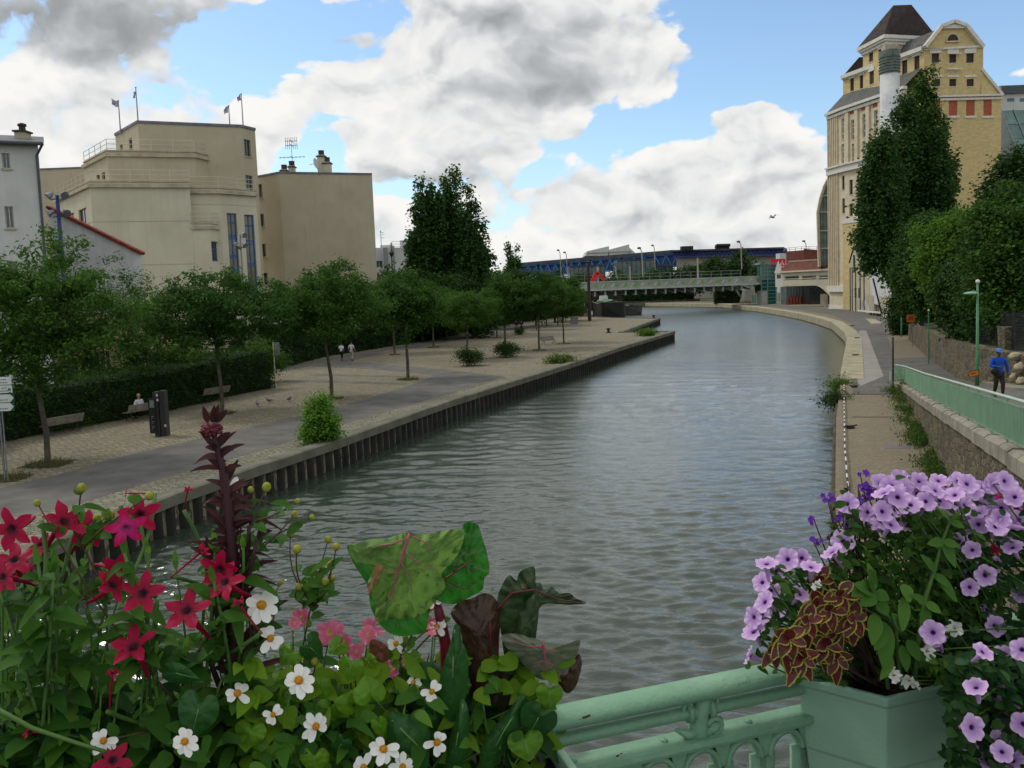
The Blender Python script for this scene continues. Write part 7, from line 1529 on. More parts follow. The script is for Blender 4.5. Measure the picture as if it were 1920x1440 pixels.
bpy.data.objects['strap'].location = (0,0,0)
person(tuple(P(641,676)), math.radians(-18), 'walker in a white shirt and black trousers, seen from behind, left of a pair', top=cl('white_shirt', srgb(232,232,236)), bottom=cl('black_trousers', srgb(24,24,26)), hair=mat('black_hair', srgb(24,20,20)), H=1.66, stride=.18, build=1.1, arms=dict(el=(-.26,-.02,1.18), wl=(-.2,.14,1.0), er=(.26,-.02,1.18), wr=(.2,.14,1.0)))
person(tuple(P(660,676.5)), math.radians(-16), 'walker in a pale grey shirt and light trousers, seen from behind, right of a pair', top=cl('pale_grey_shirt', srgb(204,204,212)), bottom=cl('light_grey_trousers', srgb(176,172,164)), H=1.78, stride=.1)
person(tuple(P(968,623)), math.radians(-10), 'far walker in dark clothes, left of two beside the small shrub', top=cl('dark_jacket', srgb(30,30,36)), bottom=cl('beige_trousers', srgb(160,150,130)), H=1.75)
person(tuple(P(978,624)), math.radians(-12), 'far walker in black, right of two beside the small shrub', top=MATS['dark_jacket'], bottom=MATS['black_trousers'], H=1.78)
person(tuple(P(1056,606)), math.radians(165), 'distant person in a white top standing behind the last slim trunk', top=MATS['white_shirt'], bottom=MATS['black_trousers'], H=1.72)
person(tuple(P(1396,563)) if False else (70.5,209,1.1), math.radians(200), 'tiny far figure in dark clothes beside the glass lift tower', top=MATS['dark_jacket'], bottom=MATS['black_trousers'])
ps = person((b1.location.x-.12, b1.location.y+.08, 1.1-.02), math.radians(60-180+180), 'blond person in a white top sitting on the second bench facing the hedge', pose='sit', top=MATS['white_shirt'], bottom=MATS['black_trousers'], hair=mat('blond_hair', srgb(190,166,104), srgb(160,134,80), 8, .8), H=1.72, arms=dict(el=(-.28,.05,1.15), wl=(-.14,.28,1.05), er=(.28,.05,1.15), wr=(.14,.28,1.05)))
# ---------------- birds
def pigeon(loc, rotz, label):
    r_ = root('pigeon', (0,0,0), label, 'pigeon', 'pigeons pecking on the cobbles'); m = MB()
    m.tube([(0,-.20,.115),(0,-.13,.12),(0,-.06,.13),(0,.03,.14),(0,.09,.155),(0,.12,.19),(0,.135,.225),(0,.15,.24),(0,.175,.235),(0,.195,.228)], [.012,.03,.058,.068,.055,.036,.028,.03,.018,.005], 10); m.build('body', mat('pigeon_grey', srgb(112,114,124), srgb(72,76,88), 20, .8), r_, True)
    for s in (-1,1):
        m = MB(); m.add([(s*.06,.06,.16),(s*.066,-.05,.17),(s*.03,-.19,.13),(s*.052,-.10,.10),(s*.064,.02,.11)], [(0,1,2,3,4) if s > 0 else (4,3,2,1,0)]); m.build('wing', mat('wing_grey', srgb(140,142,150), srgb(100,104,112), 20, .8), r_)
        m = MB(); m.tube([(s*.022,0,.09),(s*.022,.005,.005)], .006, 5); m.tube([(s*.022,0,.005),(s*.022,.035,.003)], .005, 4); m.build('leg', mat('pigeon_leg', srgb(150,80,76)), r_)
    r_.location = loc; r_.rotation_euler = (0,0,rotz); return r_
pg = pigeon(tuple(P(483,762)), .6, 'darkest pigeon, nearest the canal path, left of four'); pg.scale = (1.25,)*3
for (px,py,rz,lab) in ((506,756,2.4,'second pigeon from the left, upright'),(542,753,4.0,'third pigeon, pale and crouching'),(586,754,1.2,'pigeon farthest right, near the third tree')): dup(pg, tuple(P(px,py)), rz, 1.25, lab)
sg = root('seagull', tuple(D(1449,408,70)), 'seagull gliding in the sky over the bridge', 'seagull'); c_ = D(1449,408,70); m = MB(); m.tube([c_+Vector((-.22,0,.0)), c_+Vector((-.12,0,.02)), c_+Vector((.05,0,.0)), c_+Vector((.2,0,-.03))], [.01,.05,.06,.01], 8); m.build('body', mat('gull_grey', srgb(120,122,128), srgb(90,92,98), 8), sg, True)
for s, w_ in ((-1,[(0,0,.0),(-.18,-.1,.2),(-.42,-.2,-.2)]),(1,[(0,0,0),(.3,.15,.25),(.95,.4,.17)])):
    m = MB(); a = [c_+Vector(v) for v in w_]; m.add([a[0]+Vector((-.07,0,0)),a[1]+Vector((-.05,0,.02)),a[2],a[1]+Vector((.06,0,-.02)),a[0]+Vector((.07,0,0))], [(0,1,3,4),(1,2,3)]); m.build('wing', MATS['gull_grey'], sg)
# ================================================================ FOREGROUND: bridge railing, planters, flowers
R3 = Vector((RD.x, RD.y, 0)); N3 = Vector((RN.x, RN.y, 0)); Z3 = Vector((0,0,1))
def FP(px, py, off=0.0):                      # photo pixel -> point on the upright plane along the railing, off metres towards the camera side
    p0 = (r0.x+RN.x*off, r0.y+RN.y*off); p1 = (p0[0]+RD.x, p0[1]+RD.y); return onplane(px, py, p0, p1)
def pxm(p): return (p-Vector((0,0,CAM_H))).length/FPX      # metres per photo pixel at p
M_brail = mat('bridge_railing_paint', srgb(124,164,134), srgb(104,146,118), 6, .5, .25, 60, spec=.4, streak=.25)
M_rust = mat('rust_spots', srgb(92,60,44), srgb(60,40,32), 30, .9)
zr1 = FP(1260,1301).z; zr2 = FP(1260,1341).z; zr3 = FP(1260,1394).z
bra = root('bridge_railing', tuple(railpt(0,0,5.35)), 'pale green cast iron bridge railing with round arches in the foreground', 'railing')
def ru(px, py, z): p = P(px, py, z); return (p.x-r0.x)*RD.x+(p.y-r0.y)*RD.y
def along(prof, u0, u1, name, mt, par, n=14, smooth=True):
    m = MB(); k = len(prof); vs = []
    for i in range(n+1):
        u = u0+(u1-u0)*i/n
        for (o, z) in prof: vs.append(railpt(u, o, z))
    m.add(vs, [(i*k+j,i*k+(j+1)%k,(i+1)*k+(j+1)%k,(i+1)*k+j) for i in range(n) for j in range(k)]+[tuple(range(k))[::-1], tuple(n*k+j for j in range(k))]); return m.build(name, mt, par, smooth)
def ell(a, b_, zc_, n=16, flat=.0): return [(a*math.cos(2*math.pi*i/n), zc_+b_*math.sin(2*math.pi*i/n)*(1 if math.sin(2*math.pi*i/n) < 0 else .8)) for i in range(n)]
along(ell(.032,.021,zr1), -6, 5, 'handrail', M_brail, bra); along(ell(.0145,.0145,zr2), -6, 5, 'lower_rail', M_brail, bra)
along([(-.026,zr3-.011),(.026,zr3-.011),(.028,zr3-.004),(.026,zr3+.007),(.004,zr3+.010),(-.022,zr3+.009)], -6, 5, 'arch_bar', M_brail, bra, smooth=False)
ub = ru(1318,1340,zr2)
def scroll(mb, u, o, z, a0, turns, r1, r2, rad, n=22):
    pts = []
    for i in range(n+1):
        t_ = i/n; a = a0+turns*2*math.pi*t_; r_ = r1+(r2-r1)*t_; pts.append(railpt(u+r_*math.cos(a), o, z+r_*math.sin(a)))
    mb.tube(pts, [rad*(1-.45*i/n) for i in range(n+1)], 7)
def bracket(u):
    m = MB(); zc_ = (zr1+zr3)/2
    m.tube([railpt(u,0,zr3+.006), railpt(u-.002,.004,zr3+.02), railpt(u+.004,.004,zc_), railpt(u+.012,0,zr1-.015)], [.024,.019,.016,.02], 10)
    scroll(m, u+.032, .012, zr3+.022, math.pi*.9, -1.6, .019, .003, .006); scroll(m, u+.03, .004, zr1-.026, -math.pi*.5, .9, .015, .006, .006); scroll(m, u-.024, .008, zr1-.03, -math.pi*.5, -.9, .014, .005, .006)
    m.tube([railpt(u-.052,.006,zr3+.030), railpt(u-.03,.01,zr3+.018), railpt(u-.008,.006,zr3+.016)], [.004,.010,.012], 8)
    m.tube([railpt(u+.05,.006,zr3+.036), railpt(u+.035,.01,zr3+.02), railpt(u+.01,.006,zr3+.014)], [.004,.010,.012], 8)
    m.tube([railpt(u-.026,0,zr2), railpt(u-.016,0,zr2)], .021, 12); m.tube([railpt(u+.022,0,zr2), railpt(u+.032,0,zr2)], .021, 12)
    return m.build('bracket', M_brail, bra, True)
for k in range(-3,4): bracket(ub+k*.62)
sp = (ru(1420,1394,zr3)-ru(1318,1394,zr3)); sp = max(.09, min(.16, sp))
for k in range(-9, 9):
    u = ub+k*sp+.0; m = MB(); n = 18; vs = []
    R1, R2 = sp*.44, sp*.35
    for i in range(n+1):
        a = math.pi*i/n; dn = 0
        for (r_, o) in ((R1,-.018),(R1,.018),(R2,.018),(R2,-.018)): vs.append(railpt(u+r_*math.cos(a), o, zr3-.018-R1+r_*math.sin(a)*1.1))
    for (sx) in (0,): pass
    m.add(vs, [(i*4+j,i*4+(j+1)%4,(i+1)*4+(j+1)%4,(i+1)*4+j) for i in range(n) for j in range(4)])
    for s in (-1,1): m.bar(railpt(u+s*(R1+R2)/2,0,zr3-.018-R1), railpt(u+s*(R1+R2)/2,0,zr3-.52), R1-R2, .036, up=tuple(R3))
    m.build('arch', M_brail, bra, True)
    m = MB(); zz = zr3-.012; uu = u+sp/2; m.add([railpt(uu-sp*.2,-.012,zz),railpt(uu+sp*.2,-.012,zz),railpt(uu+.006,-.012,zz-.05),railpt(uu-.006,-.012,zz-.05),railpt(uu-sp*.2,.012,zz),railpt(uu+sp*.2,.012,zz),railpt(uu+.006,.012,zz-.05),railpt(uu-.006,.012,zz-.05)],[(0,3,2,1),(4,5,6,7),(0,4,7,3),(1,2,6,5),(3,7,6,2)]); m.build('spandrel', M_brail, bra)
along([(-.03,zr3-.56),(.03,zr3-.56),(.03,zr3-.52),(-.03,zr3-.52)], -6, 5, 'bottom_bar', M_brail, bra, smooth=False)
for k in range(-9,9,2): p = railpt(ub+k*sp*.98+.02,.0,zr3+.0095); m = MB(); m.lathe([(.008,0),(.007,.003),(.002,.005)], p, 10); m.build('rivet', M_brail, bra, True)
m = MB(); rr = random.Random(8)
for (px,py,dx) in ((1098,1345,14),(1104,1342,10),(1088,1350,8),(1158,1417,9),(1165,1413,6),(1386,1283,4),(1393,1281,4),(1398,1280,3)):
    zz = zr1-.004 if py < 1400 and py > 1300 or py < 1300 else zr3
    c_ = FP(px,py,.0305 if py < 1400 else .0285); s_ = pxm(c_)*dx/2; a = [c_+R3*(s_*math.cos(t_)*rr.uniform(.6,1.2))+Z3*(s_*.45*math.sin(t_)*rr.uniform(.6,1.2)) for t_ in [i*math.pi/4 for i in range(8)]]; m.add(a, [tuple(range(8))])
m.build('rust_patches', M_rust, bra)
# ---- planters
M_plast = mat('planter_green', srgb(140,176,152), srgb(128,164,140), 3, .5, .1, 120, spec=.5)
M_psoil = mat('potting_soil', srgb(44,34,26), srgb(28,22,18), 30, 1, .8, 60)
zp = 6.285; C0 = P(1662,1308,zp); C1 = P(1499,1266,zp); C2v = R3*.78
def planter(C0, C1, C2v, label, name='planter'):
    r_ = root(name, (C0.x,C0.y,zp-.27), label, 'planter', 'green planters hung on the bridge railing'); sd = (C1-C0); h_ = .27
    def ring(k, z, o=0.0):
        c_ = C0+sd*.5+C2v*.5; out = []
        for a, b_ in ((0,0),(0,1),(1,1),(1,0)):
            p = C0+C2v*a+sd*b_; e = Vector(((1 if a else -1),(1 if b_ else -1))); q = p+C2v.normalized()*e.x*o+sd.normalized()*e.y*o; out.append(Vector((c_.x+(q.x-c_.x)*k, c_.y+(q.y-c_.y)*k, z)))
        return out
    secs = [ring(1,zp-h_,-.014),ring(1,zp-.155,-.006),ring(1,zp-.15,-.001),ring(1,zp-.022,.0),ring(1,zp-.018,.007),ring(1,zp-.002,.008),ring(1,zp+.002,.004),ring(1,zp,-.008),ring(1,zp-.03,-.010)]
    m = MB(); vs = [v for s_ in secs for v in s_]; m.add(vs, [(i*4+j,i*4+(j+1)%4,(i+1)*4+(j+1)%4,(i+1)*4+j)[::-1] for i in range(len(secs)-1) for j in range(4)]+[(0,1,2,3)]); o = m.build('box', M_plast, r_); bv = o.modifiers.new('edge', 'BEVEL'); bv.width = .004; bv.segments = 2; bv.limit_method = 'ANGLE'
    q = ring(1,zp-.035,-.009); n = 10; m = MB(); vs = []
    for i in range(n+1):
        for j in range(n+1): p = q[0].lerp(q[3],i/n).lerp(q[1].lerp(q[2],i/n),j/n); vs.append(p+Z3*(noise.noise(p*30)*.012))
    m.add(vs, [(i*(n+1)+j,(i+1)*(n+1)+j,(i+1)*(n+1)+j+1,i*(n+1)+j+1) for i in range(n) for j in range(n)]); m.build('soil', M_psoil, r_)
    return r_
planter(C0, C1, C2v, 'pale green plastic planter under the lilac petunias')
CL = railpt(-1.55, .04, zp); planter(Vector((CL.x,CL.y,zp))+N3*.2, Vector((CL.x,CL.y,zp)), R3*.78, 'left hand planter, mostly out of view, holding the red flowered plants'); CM_ = railpt(-.72,.04,zp); planter(Vector((CM_.x,CM_.y,zp))+N3*.2, Vector((CM_.x,CM_.y,zp)), R3*.70, 'planter under the big chard leaves, mostly out of view')
# ---- plant materials
def petalmat(name, c_in, c_mid, c_out, trans=.25):
    m = bpy.data.materials.new(name); m.use_nodes = True; t = NT(m.node_tree); b = t.n['Principled BSDF']; at = t.node('ShaderNodeAttribute'); at.attribute_name = 'rad'
    ns = t.noise(t.node('ShaderNodeTexCoord').outputs['Object'], 60, 3); f = t.m('ADD', at.outputs['Fac'], t.m('MULTIPLY', t.m('SUBTRACT', ns, .5), .18))
    r = t.node('ShaderNodeValToRGB'); e = r.color_ramp.elements; e[0].position = .14 if 'lilac' in name else .16; e[0].color = (*c_in,1); e[1].position = .9; e[1].color = (*c_out,1); q = e.new(.24 if "lilac" in name else .34); q.color = (*c_mid,1); t.l.new(f, r.inputs[0])
    t.l.new(r.outputs[0], b.inputs['Base Color']); b.inputs['Roughness'].default_value = .55; b.inputs['Specular IOR Level'].default_value = .25
    tr = t.node('ShaderNodeBsdfTranslucent'); t.l.new(r.outputs[0], tr.inputs[0]); ms = t.node('ShaderNodeMixShader'); ms.inputs[0].default_value = trans; t.l.new(b.outputs[0], ms.inputs[1]); t.l.new(tr.outputs[0], ms.inputs[2]); t.l.new(ms.outputs[0], t.n['Material Output'].inputs[0]); return m
def radmesh(name, vs, fs, rad, m, smooth=True):
    me = bpy.data.meshes.new(name); me.from_pydata([tuple(v) for v in vs], [], fs); at = me.attributes.new('rad', 'FLOAT', 'POINT'); at.data.foreach_set('value', rad); ms = m if isinstance(m, list) else [m]
    for q in ms: me.materials.append(q)
    me.polygons.foreach_set('use_smooth', [smooth]*len(fs)); me.update(); return me
def disc_flower(name, m, R_, lobes=5, notch=.16, cup=.25, ruffle=.06, throat=.3, seed=0, sharp=1.0, tube=None, tubem=None, nr=8, na=60):
    """a funnel shaped flower facing +Z: throat, spreading lobed limb, tube behind"""
    g = random.Random(seed); ph = g.random()*6.28; vs = [(0,0,-R_*.35)]; rad = [0.0]; fs = []
    for i in range(1, nr+1):
        t_ = i/nr
        for k in range(na):
            a = 2*math.pi*k/na; lb = (1-abs(((lobes*a/(2*math.pi)) % 1)*2-1) if sharp > 5 else abs(math.cos(lobes*a/2))**sharp); lb = lb**.85 if sharp > 5 else lb; edge = 1-notch*(1-lb)*t_**(1.1 if sharp > 5 else 2); r_ = R_*t_*edge
            z = (-R_*.35*(1-t_/throat)**2 if t_ < throat else R_*cup*((t_-throat)/(1-throat))**1.4*.35)+R_*ruffle*t_**3*math.sin(lobes*2*a+ph)+R_*ruffle*.8*t_**2*math.sin(3*a+ph*2)-R_*.05*t_*(1-lb)
            vs.append((r_*math.cos(a), r_*math.sin(a), z)); rad.append(t_)
    for k in range(na): fs.append((0, 1+k, 1+(k+1)%na))
    for i in range(nr-1):
        for k in range(na): fs.append((1+i*na+k, 1+(i+1)*na+k, 1+(i+1)*na+(k+1)%na, 1+i*na+(k+1)%na))
    if tube:
        o = len(vs); n = 8
        for i in range(6):
            t_ = i/5; r_ = tube[1]*(1-.55*t_)
            for k in range(n): a = 2*math.pi*k/n; vs.append((r_*math.cos(a)+.15*tube[0]*t_*t_, r_*math.sin(a), -R_*.2-tube[0]*t_)); rad.append(.5)
        for i in range(5):
            for k in range(n): fs.append((o+i*n+k, o+i*n+(k+1)%n, o+(i+1)*n+(k+1)%n, o+(i+1)*n+k))
    return radmesh(name, vs, fs, rad, m)
def place(me, name, pos, facing, parent, scale=1.0, roll=None):
    o = bpy.data.objects.new(name, me); C.objects.link(o); o.parent = parent; o.location = pos-parent.location
    q = Vector(facing).normalized().to_track_quat('Z', 'Y'); q = q @ Matrix.Rotation(R.uniform(0,6.28) if roll is None else roll, 3, 'Z').to_quaternion(); o.rotation_euler = q.to_euler(); o.scale = (scale,)*3; return o
CAMP = Vector((0,0,CAM_H))
def lance(specs, name, m, parent, n=7, fold=.22, tip=1.0, wavy=.0):
    """blades: (base, dir, length, width, droop, normal)"""
    q = MB()
    for (b_, d, L, wd, dr, nn) in specs:
        b_ = Vector(b_); d = Vector(d).normalized(); s = d.cross(Vector(nn)); s = s.normalized() if s.length > 1e-4 else d.orthogonal().normalized(); up = s.cross(d).normalized(); vs = []
        ph = R.random()*6
        for i in range(n+1):
            t_ = i/n; p = b_+d*(L*t_)-Z3*(dr*L*t_*t_); wv = wd*(math.sin(math.pi*min(1,t_**.75*.98+.02)))**(.8)*tip+(.0008)
            wv = wv if i < n else .0006; k = wavy*wd*math.sin(t_*14+ph)
            vs += [p-s*wv+up*(wv*fold+k), p, p+s*wv+up*(wv*fold-k)]
        q.add(vs, [f for i in range(n) for f in ((i*3,i*3+1,i*3+4,i*3+3),(i*3+1,i*3+2,i*3+5,i*3+4))])
    return q.build(name, m, parent, True)
def rdir(up=.3, spread=1.0, cam=.3):
    return (R3*R.uniform(-1,1)*spread+N3*(R.uniform(-.8,1)*spread+cam)+Z3*(up+R.uniform(-.4,.4))).normalized()
L_nic = leafmat('tobacco_leaves', (.020,.075,.012), (.055,.165,.022), (.14,.29,.040), .42, .5)
L_lime = leafmat('lime_leaves', (.09,.21,.012), (.18,.34,.022), (.30,.45,.04), .45, .45); L_deep = leafmat('deep_green_leaves', (.008,.030,.010), (.016,.058,.016), (.04,.10,.022), .25, .45)
L_purple = leafmat('purple_black_leaves', (.022,.010,.012), (.045,.016,.020), (.09,.045,.052), .15, .45); L_fuzz = leafmat('soft_green_leaves', (.045,.13,.025), (.08,.20,.035), (.14,.28,.05), .35, .7)
L_stem = mat('green_stems', srgb(84,120,50), srgb(60,92,36), 20, .6); L_rstem = mat('red_stems', (.20,.012,.022), (.10,.010,.016), 20, .45); L_pstem = mat('dark_purple_stems', (.05,.012,.018), (.03,.010,.014), 14, .55); L_bstem = mat('brown_stems', srgb(84,60,40), srgb(60,50,30), 20, .7)
F_red = petalmat('crimson_petals', (.06,.004,.015), (.33,.003,.035), (.44,.004,.055)); F_mag = petalmat('magenta_petals', (.3,.03,.15), (.62,.03,.22), (.55,.008,.09)); F_lil = petalmat('lilac_petals', (.04,.006,.08), (.42,.22,.56), (.72,.50,.80)); F_white = petalmat('white_petals', (.7,.68,.5), (.80,.80,.74), (.84,.84,.80), .2)
F_pink = petalmat('pink_petals', (.55,.35,.12), (.66,.12,.24), (.72,.22,.34)); F_vio = petalmat('violet_petals', (.2,.05,.4), (.10,.02,.30), (.16,.03,.42)); F_yel = mat('yellow_centres', srgb(214,150,20), srgb(180,110,14), 300, .8, .6, 300)
M_bud = mat('green_yellow_buds', srgb(150,160,50), srgb(120,110,40), 200, .8)
ped = [disc_flower('petunia_bloom', F_lil, .0208, 5, .18, .3, .07, .3, s, .8, tube=(.03,.006)) for s in range(4)]
nic = [disc_flower('tobacco_bloom', F_red, .030, 5, .66, .1+.2*s, .05, .16, s, 9, tube=(.06,.005)) for s in range(3)]; nicm = disc_flower('magenta_bloom', F_mag, .030, 5, .66, .2, .05, .16, 5, 9, tube=(.06,.005))
# daisies: separate petals round a yellow disc
def daisy(seed, R_, npet, gap=()):
    g = random.Random(seed); vs = []; fs = []; rad = []; mi = []
    for k in range(npet):
        if k in gap: continue
        a = 2*math.pi*k/npet+g.uniform(-.16,.16); L = R_*g.uniform(.75,1.1); wd = R_*math.pi/npet*.62; dz = g.uniform(-.25,.1); o = len(vs); n = 6
        for i in range(n+1):
            t_ = i/n; w_ = wd*(.35+.75*math.sin(math.pi*min(1,t_*.74+.08)))*(1 if i < n else .35)
            for s in (-1,0,1): r_ = R_*.16+(L-R_*.16)*t_; x = r_*math.cos(a)-s*w_*math.sin(a); y = r_*math.sin(a)+s*w_*math.cos(a); vs.append((x,y,R_*(dz*t_*t_+.06*(abs(s)))-R_*.02)); rad.append(.2+.8*t_)
        for i in range(n):
            for s in (0,1): fs.append((o+i*3+s,o+i*3+s+1,o+i*3+s+4,o+i*3+s+3)); mi.append(0)
    o = len(vs); n = 12
    for i in range(4):
        r_ = R_*.27*math.cos(i/4*math.pi/2); z = R_*.2*math.sin(i/4*math.pi/2)
        for k in range(n): a = 2*math.pi*k/n; vs.append((r_*math.cos(a),r_*math.sin(a),z+g.uniform(0,.02)*R_)); rad.append(0)
    vs.append((0,0,R_*.2)); rad.append(0)
    for i in range(3):
        for k in range(n): fs.append((o+i*n+k,o+i*n+(k+1)%n,o+(i+1)*n+(k+1)%n,o+(i+1)*n+k)); mi.append(1)
    for k in range(n): fs.append((o+3*n+k,o+3*n+(k+1)%n,o+4*n)); mi.append(1)
    me = radmesh('daisy_bloom', vs, fs, rad, [F_white, F_yel]); me.polygons.foreach_set('material_index', mi); return me
dai = [daisy(1,.022,8), daisy(2,.022,8,(2,)), daisy(3,.022,7,(1,4)), daisy(4,.022,8,(0,3,5))]
budm = MB(); budm.ball((0,0,0), .0055, 7, (1,1,1.1)); budo = budm.build('bud_proto', M_bud, None, True); budme = budo.data; bpy.data.objects.remove(budo)
def stem(mb, a, b_, r0_, r1_, sag=.02, n=6):
    a = Vector(a); b_ = Vector(b_); side = Vector((R.uniform(-1,1),R.uniform(-1,1),0))*sag
    mb.tube([a.lerp(b_, i/n)+side*math.sin(math.pi*i/n) for i in range(n+1)], [r0_+(r1_-r0_)*i/n for i in range(n+1)], 6)
# ================= left: flowering tobacco (four plants)
plants = [((60,1560),'crimson flowering tobacco at the far left edge',[(22,992,1.1,.12,0),(5,1083,1.0,.1,0),(28,1050,1.05,.06,0),(75,1022,.7,.02,0),(52,1060,.8,0,1)]),
 ((170,1560),'crimson flowering tobacco with two wide blooms over the path edge',[(120,978,1.15,.06,0),(163,992,1.1,.02,0),(165,1112,.75,.05,2),(212,1097,1.0,.1,0),(88,1015,.6,.0,1)]),
 ((255,1560),'crimson flowering tobacco with a magenta tinged bloom near its top',[(262,965,1.1,.05,0),(236,990,1.05,.1,3),(236,925,.6,.02,1),(268,1112,1.12,.12,0),(220,1068,1.0,.0,0),(250,1212,1.2,.12,0),(212,1262,.9,.12,1),(212,1425,.95,.16,0),(52,1372,.8,.1,1)]),
 ((385,1560),'crimson flowering tobacco in front of the dark purple spire',[(352,920,.6,.0,2),(380,1032,.95,.1,1),(412,1068,1.1,.08,0),(350,1145,1.25,.12,0),(422,1092,1.15,.1,0),(447,1130,.9,.13,1)])]
for pi_, (bpx, lab, fl) in enumerate(plants):
    base = FP(bpx[0], bpx[1], .04); base.z = zp-.02; rt = root('flowering_tobacco', tuple(base), lab, 'flowering plant', 'red flowering tobacco plants'); sm = MB(); lv = []; 
    mains = []
    for k in range(4): tip = FP(bpx[0]+R.uniform(-75,75), R.uniform(1010,1120), R.uniform(-.05,.12)); mains.append((base+R3*R.uniform(-.05,.05), tip)); stem(sm, mains[-1][0], tip, .0042, .0022, .02)
    for (px,py,sc_,off,kind) in fl:
        p = FP(px,py,off); f = (CAMP-p).normalized(); v = f*1.0+rdir(.25,.55,0)*.75 if kind in (0,3) else (R3*R.uniform(-1,1)+Z3*R.uniform(-.2,1)+f*.15)
        me = nicm if kind == 3 else nic[R.randrange(3)]; o = place(me, 'flower', p, v, rt, sc_*(1 if kind in (0,3) else .8)); 
        if kind in (1,2): o.scale = (sc_*.45,sc_*.45,sc_*1.1)
        a, b_ = min(mains, key=lambda q: abs((q[1]-p).dot(R3))); back = p-v.normalized()*.07*sc_; t_ = max(.15,min(.9,(back.z-base.z)/(max(b_.z-base.z,.05))-.12)); stem(sm, a.lerp(b_,t_), back, .0028, .0035, .008)
    for k in range(5): a, b_ = mains[k%4]; p = b_+Vector((R.uniform(-.02,.02),0,R.uniform(0,.03))); lv.append((b_, rdir(1.0,.5), .03, .004, -.1, N3))
    sm.build('stems', L_stem, rt, True)
    for (a, b_) in mains:
        for j in range(26):
            t_ = R.random()**1.25*.98; p = a.lerp(b_, t_); L = (.045+.085*(1-t_))*R.uniform(.6,1.2); lv.append((p, rdir(.25,1.0,.2), L, L*R.uniform(.13,.22), R.uniform(.1,.7), Z3+N3*.5))
    lance(lv, 'leaves', L_nic, rt, wavy=.08)
# ================= dark purple spire
base = FP(432,1570,.03); base.z = zp-.02; rt = root('dark_purple_spire_plant', tuple(base), 'dark purple spire plant with narrow drooping leaves, standing above the red flowers', 'flowering plant')
path_ = [(436,1560),(434,1440),(432,1330),(437,1240),(440,1150),(437,1060),(428,960),(418,880),(405,830),(396,800)]; pts = [FP(x,y,.03) for x,y in path_]; sm = MB(); sm.tube(pts, [.014,.0135,.013,.0125,.012,.011,.009,.007,.005,.004], 8)
for (x0,y0,x1,y1) in ((437,1180,482,1010),(435,1240,400,1050),(440,1100,466,985),(440,1280,500,1150),(434,1330,380,1180)): stem(sm, FP(x0,y0,.03), FP(x1,y1,.05), .006,.003,.01)
sm.build('stem', L_pstem, rt, True); lv = []
def pl(x0,y0,x1,y1,wd,dr=0,off=.03,off2=None): a = FP(x0,y0,off); b_ = FP(x1,y1,off2 if off2 is not None else off+R.uniform(-.03,.05)); lv.append((a, b_-a+Z3*dr*(b_-a).length, (b_-a).length*1.03, wd*.62, dr, N3*.8+Z3*.6))
for q in [(418,880,352,882,.006,.35),(412,860,465,825,.006,.3),(425,915,380,895,.006,.3),(428,930,470,900,.007,.2),(424,905,446,862,.006,0),(430,960,368,925,.007,.5),(434,990,490,960,.008,.3),(436,1020,372,1010,.008,.5),(438,1050,505,1030,.009,.5),(437,1090,352,1105,.010,.7),(440,1100,520,1075,.010,.6),(440,1140,530,1130,.009,.4),(438,1180,350,1230,.012,.9),(438,1200,372,1290,.014,1.0),(440,1210,520,1190,.010,.4),(442,1270,580,1225,.007,.2),(438,1300,560,1360,.012,.5),(436,1320,362,1400,.012,.9),(482,1010,515,990,.007,.3),(482,1015,500,965,.006,0),(400,1050,350,1020,.008,.3),(400,1060,385,1000,.007,.1),(466,985,500,975,.006,.3),(500,1150,545,1120,.007,.3),(440,1160,395,1120,.011,.5),(442,1240,480,1260,.012,.5),(440,1120,470,1060,.009,.1),(436,1080,405,1040,.009,.2),(436,1375,478,1340,.012,.4),(434,1380,396,1340,.012,.4),(500,1165,470,1235,.010,.9)]: pl(*q)
for (x1,y1,x0) in ((381,762,390),(402,760,398),(426,768,404),(410,758,402)): a = FP(x0,792,.03); b_ = FP(x1,y1,.035); lv.append((a, b_-a, (b_-a).length, .0042, 0, N3))
for k in range(95):
    t_ = R.random(); i_ = min(int(t_*7)+1,8); a = pts[i_].lerp(pts[i_+1 if i_ < 9 else 9], R.random()) if i_ < 9 else pts[9]; L_ = R.uniform(.035,.10)*(1 if i_ < 6 else .55); lv.append((a, (R3*R.choice((-1,1))*R.uniform(.25,1)+Z3*R.uniform(.3,1.5)+N3*R.uniform(-.4,.5)), L_, R.uniform(.0028,.0055), R.uniform(.1,.9), N3*.8+Z3*.6))
lance(lv, 'leaves', L_purple, rt, n=9)
m = MB(); c_ = FP(396,806,.032)
for k in range(46): d = Vector((R.gauss(0,1),R.gauss(0,1),R.gauss(.2,1))).normalized(); m.tube([c_, c_+d*.006, c_+Vector((d.x*.019,d.y*.014,d.z*.012))], [.004,.0035,.0018], 5)
m.build('flower_head', mat('maroon_head', (.13,.014,.022), (.08,.01,.016), 60, .6), rt, True)
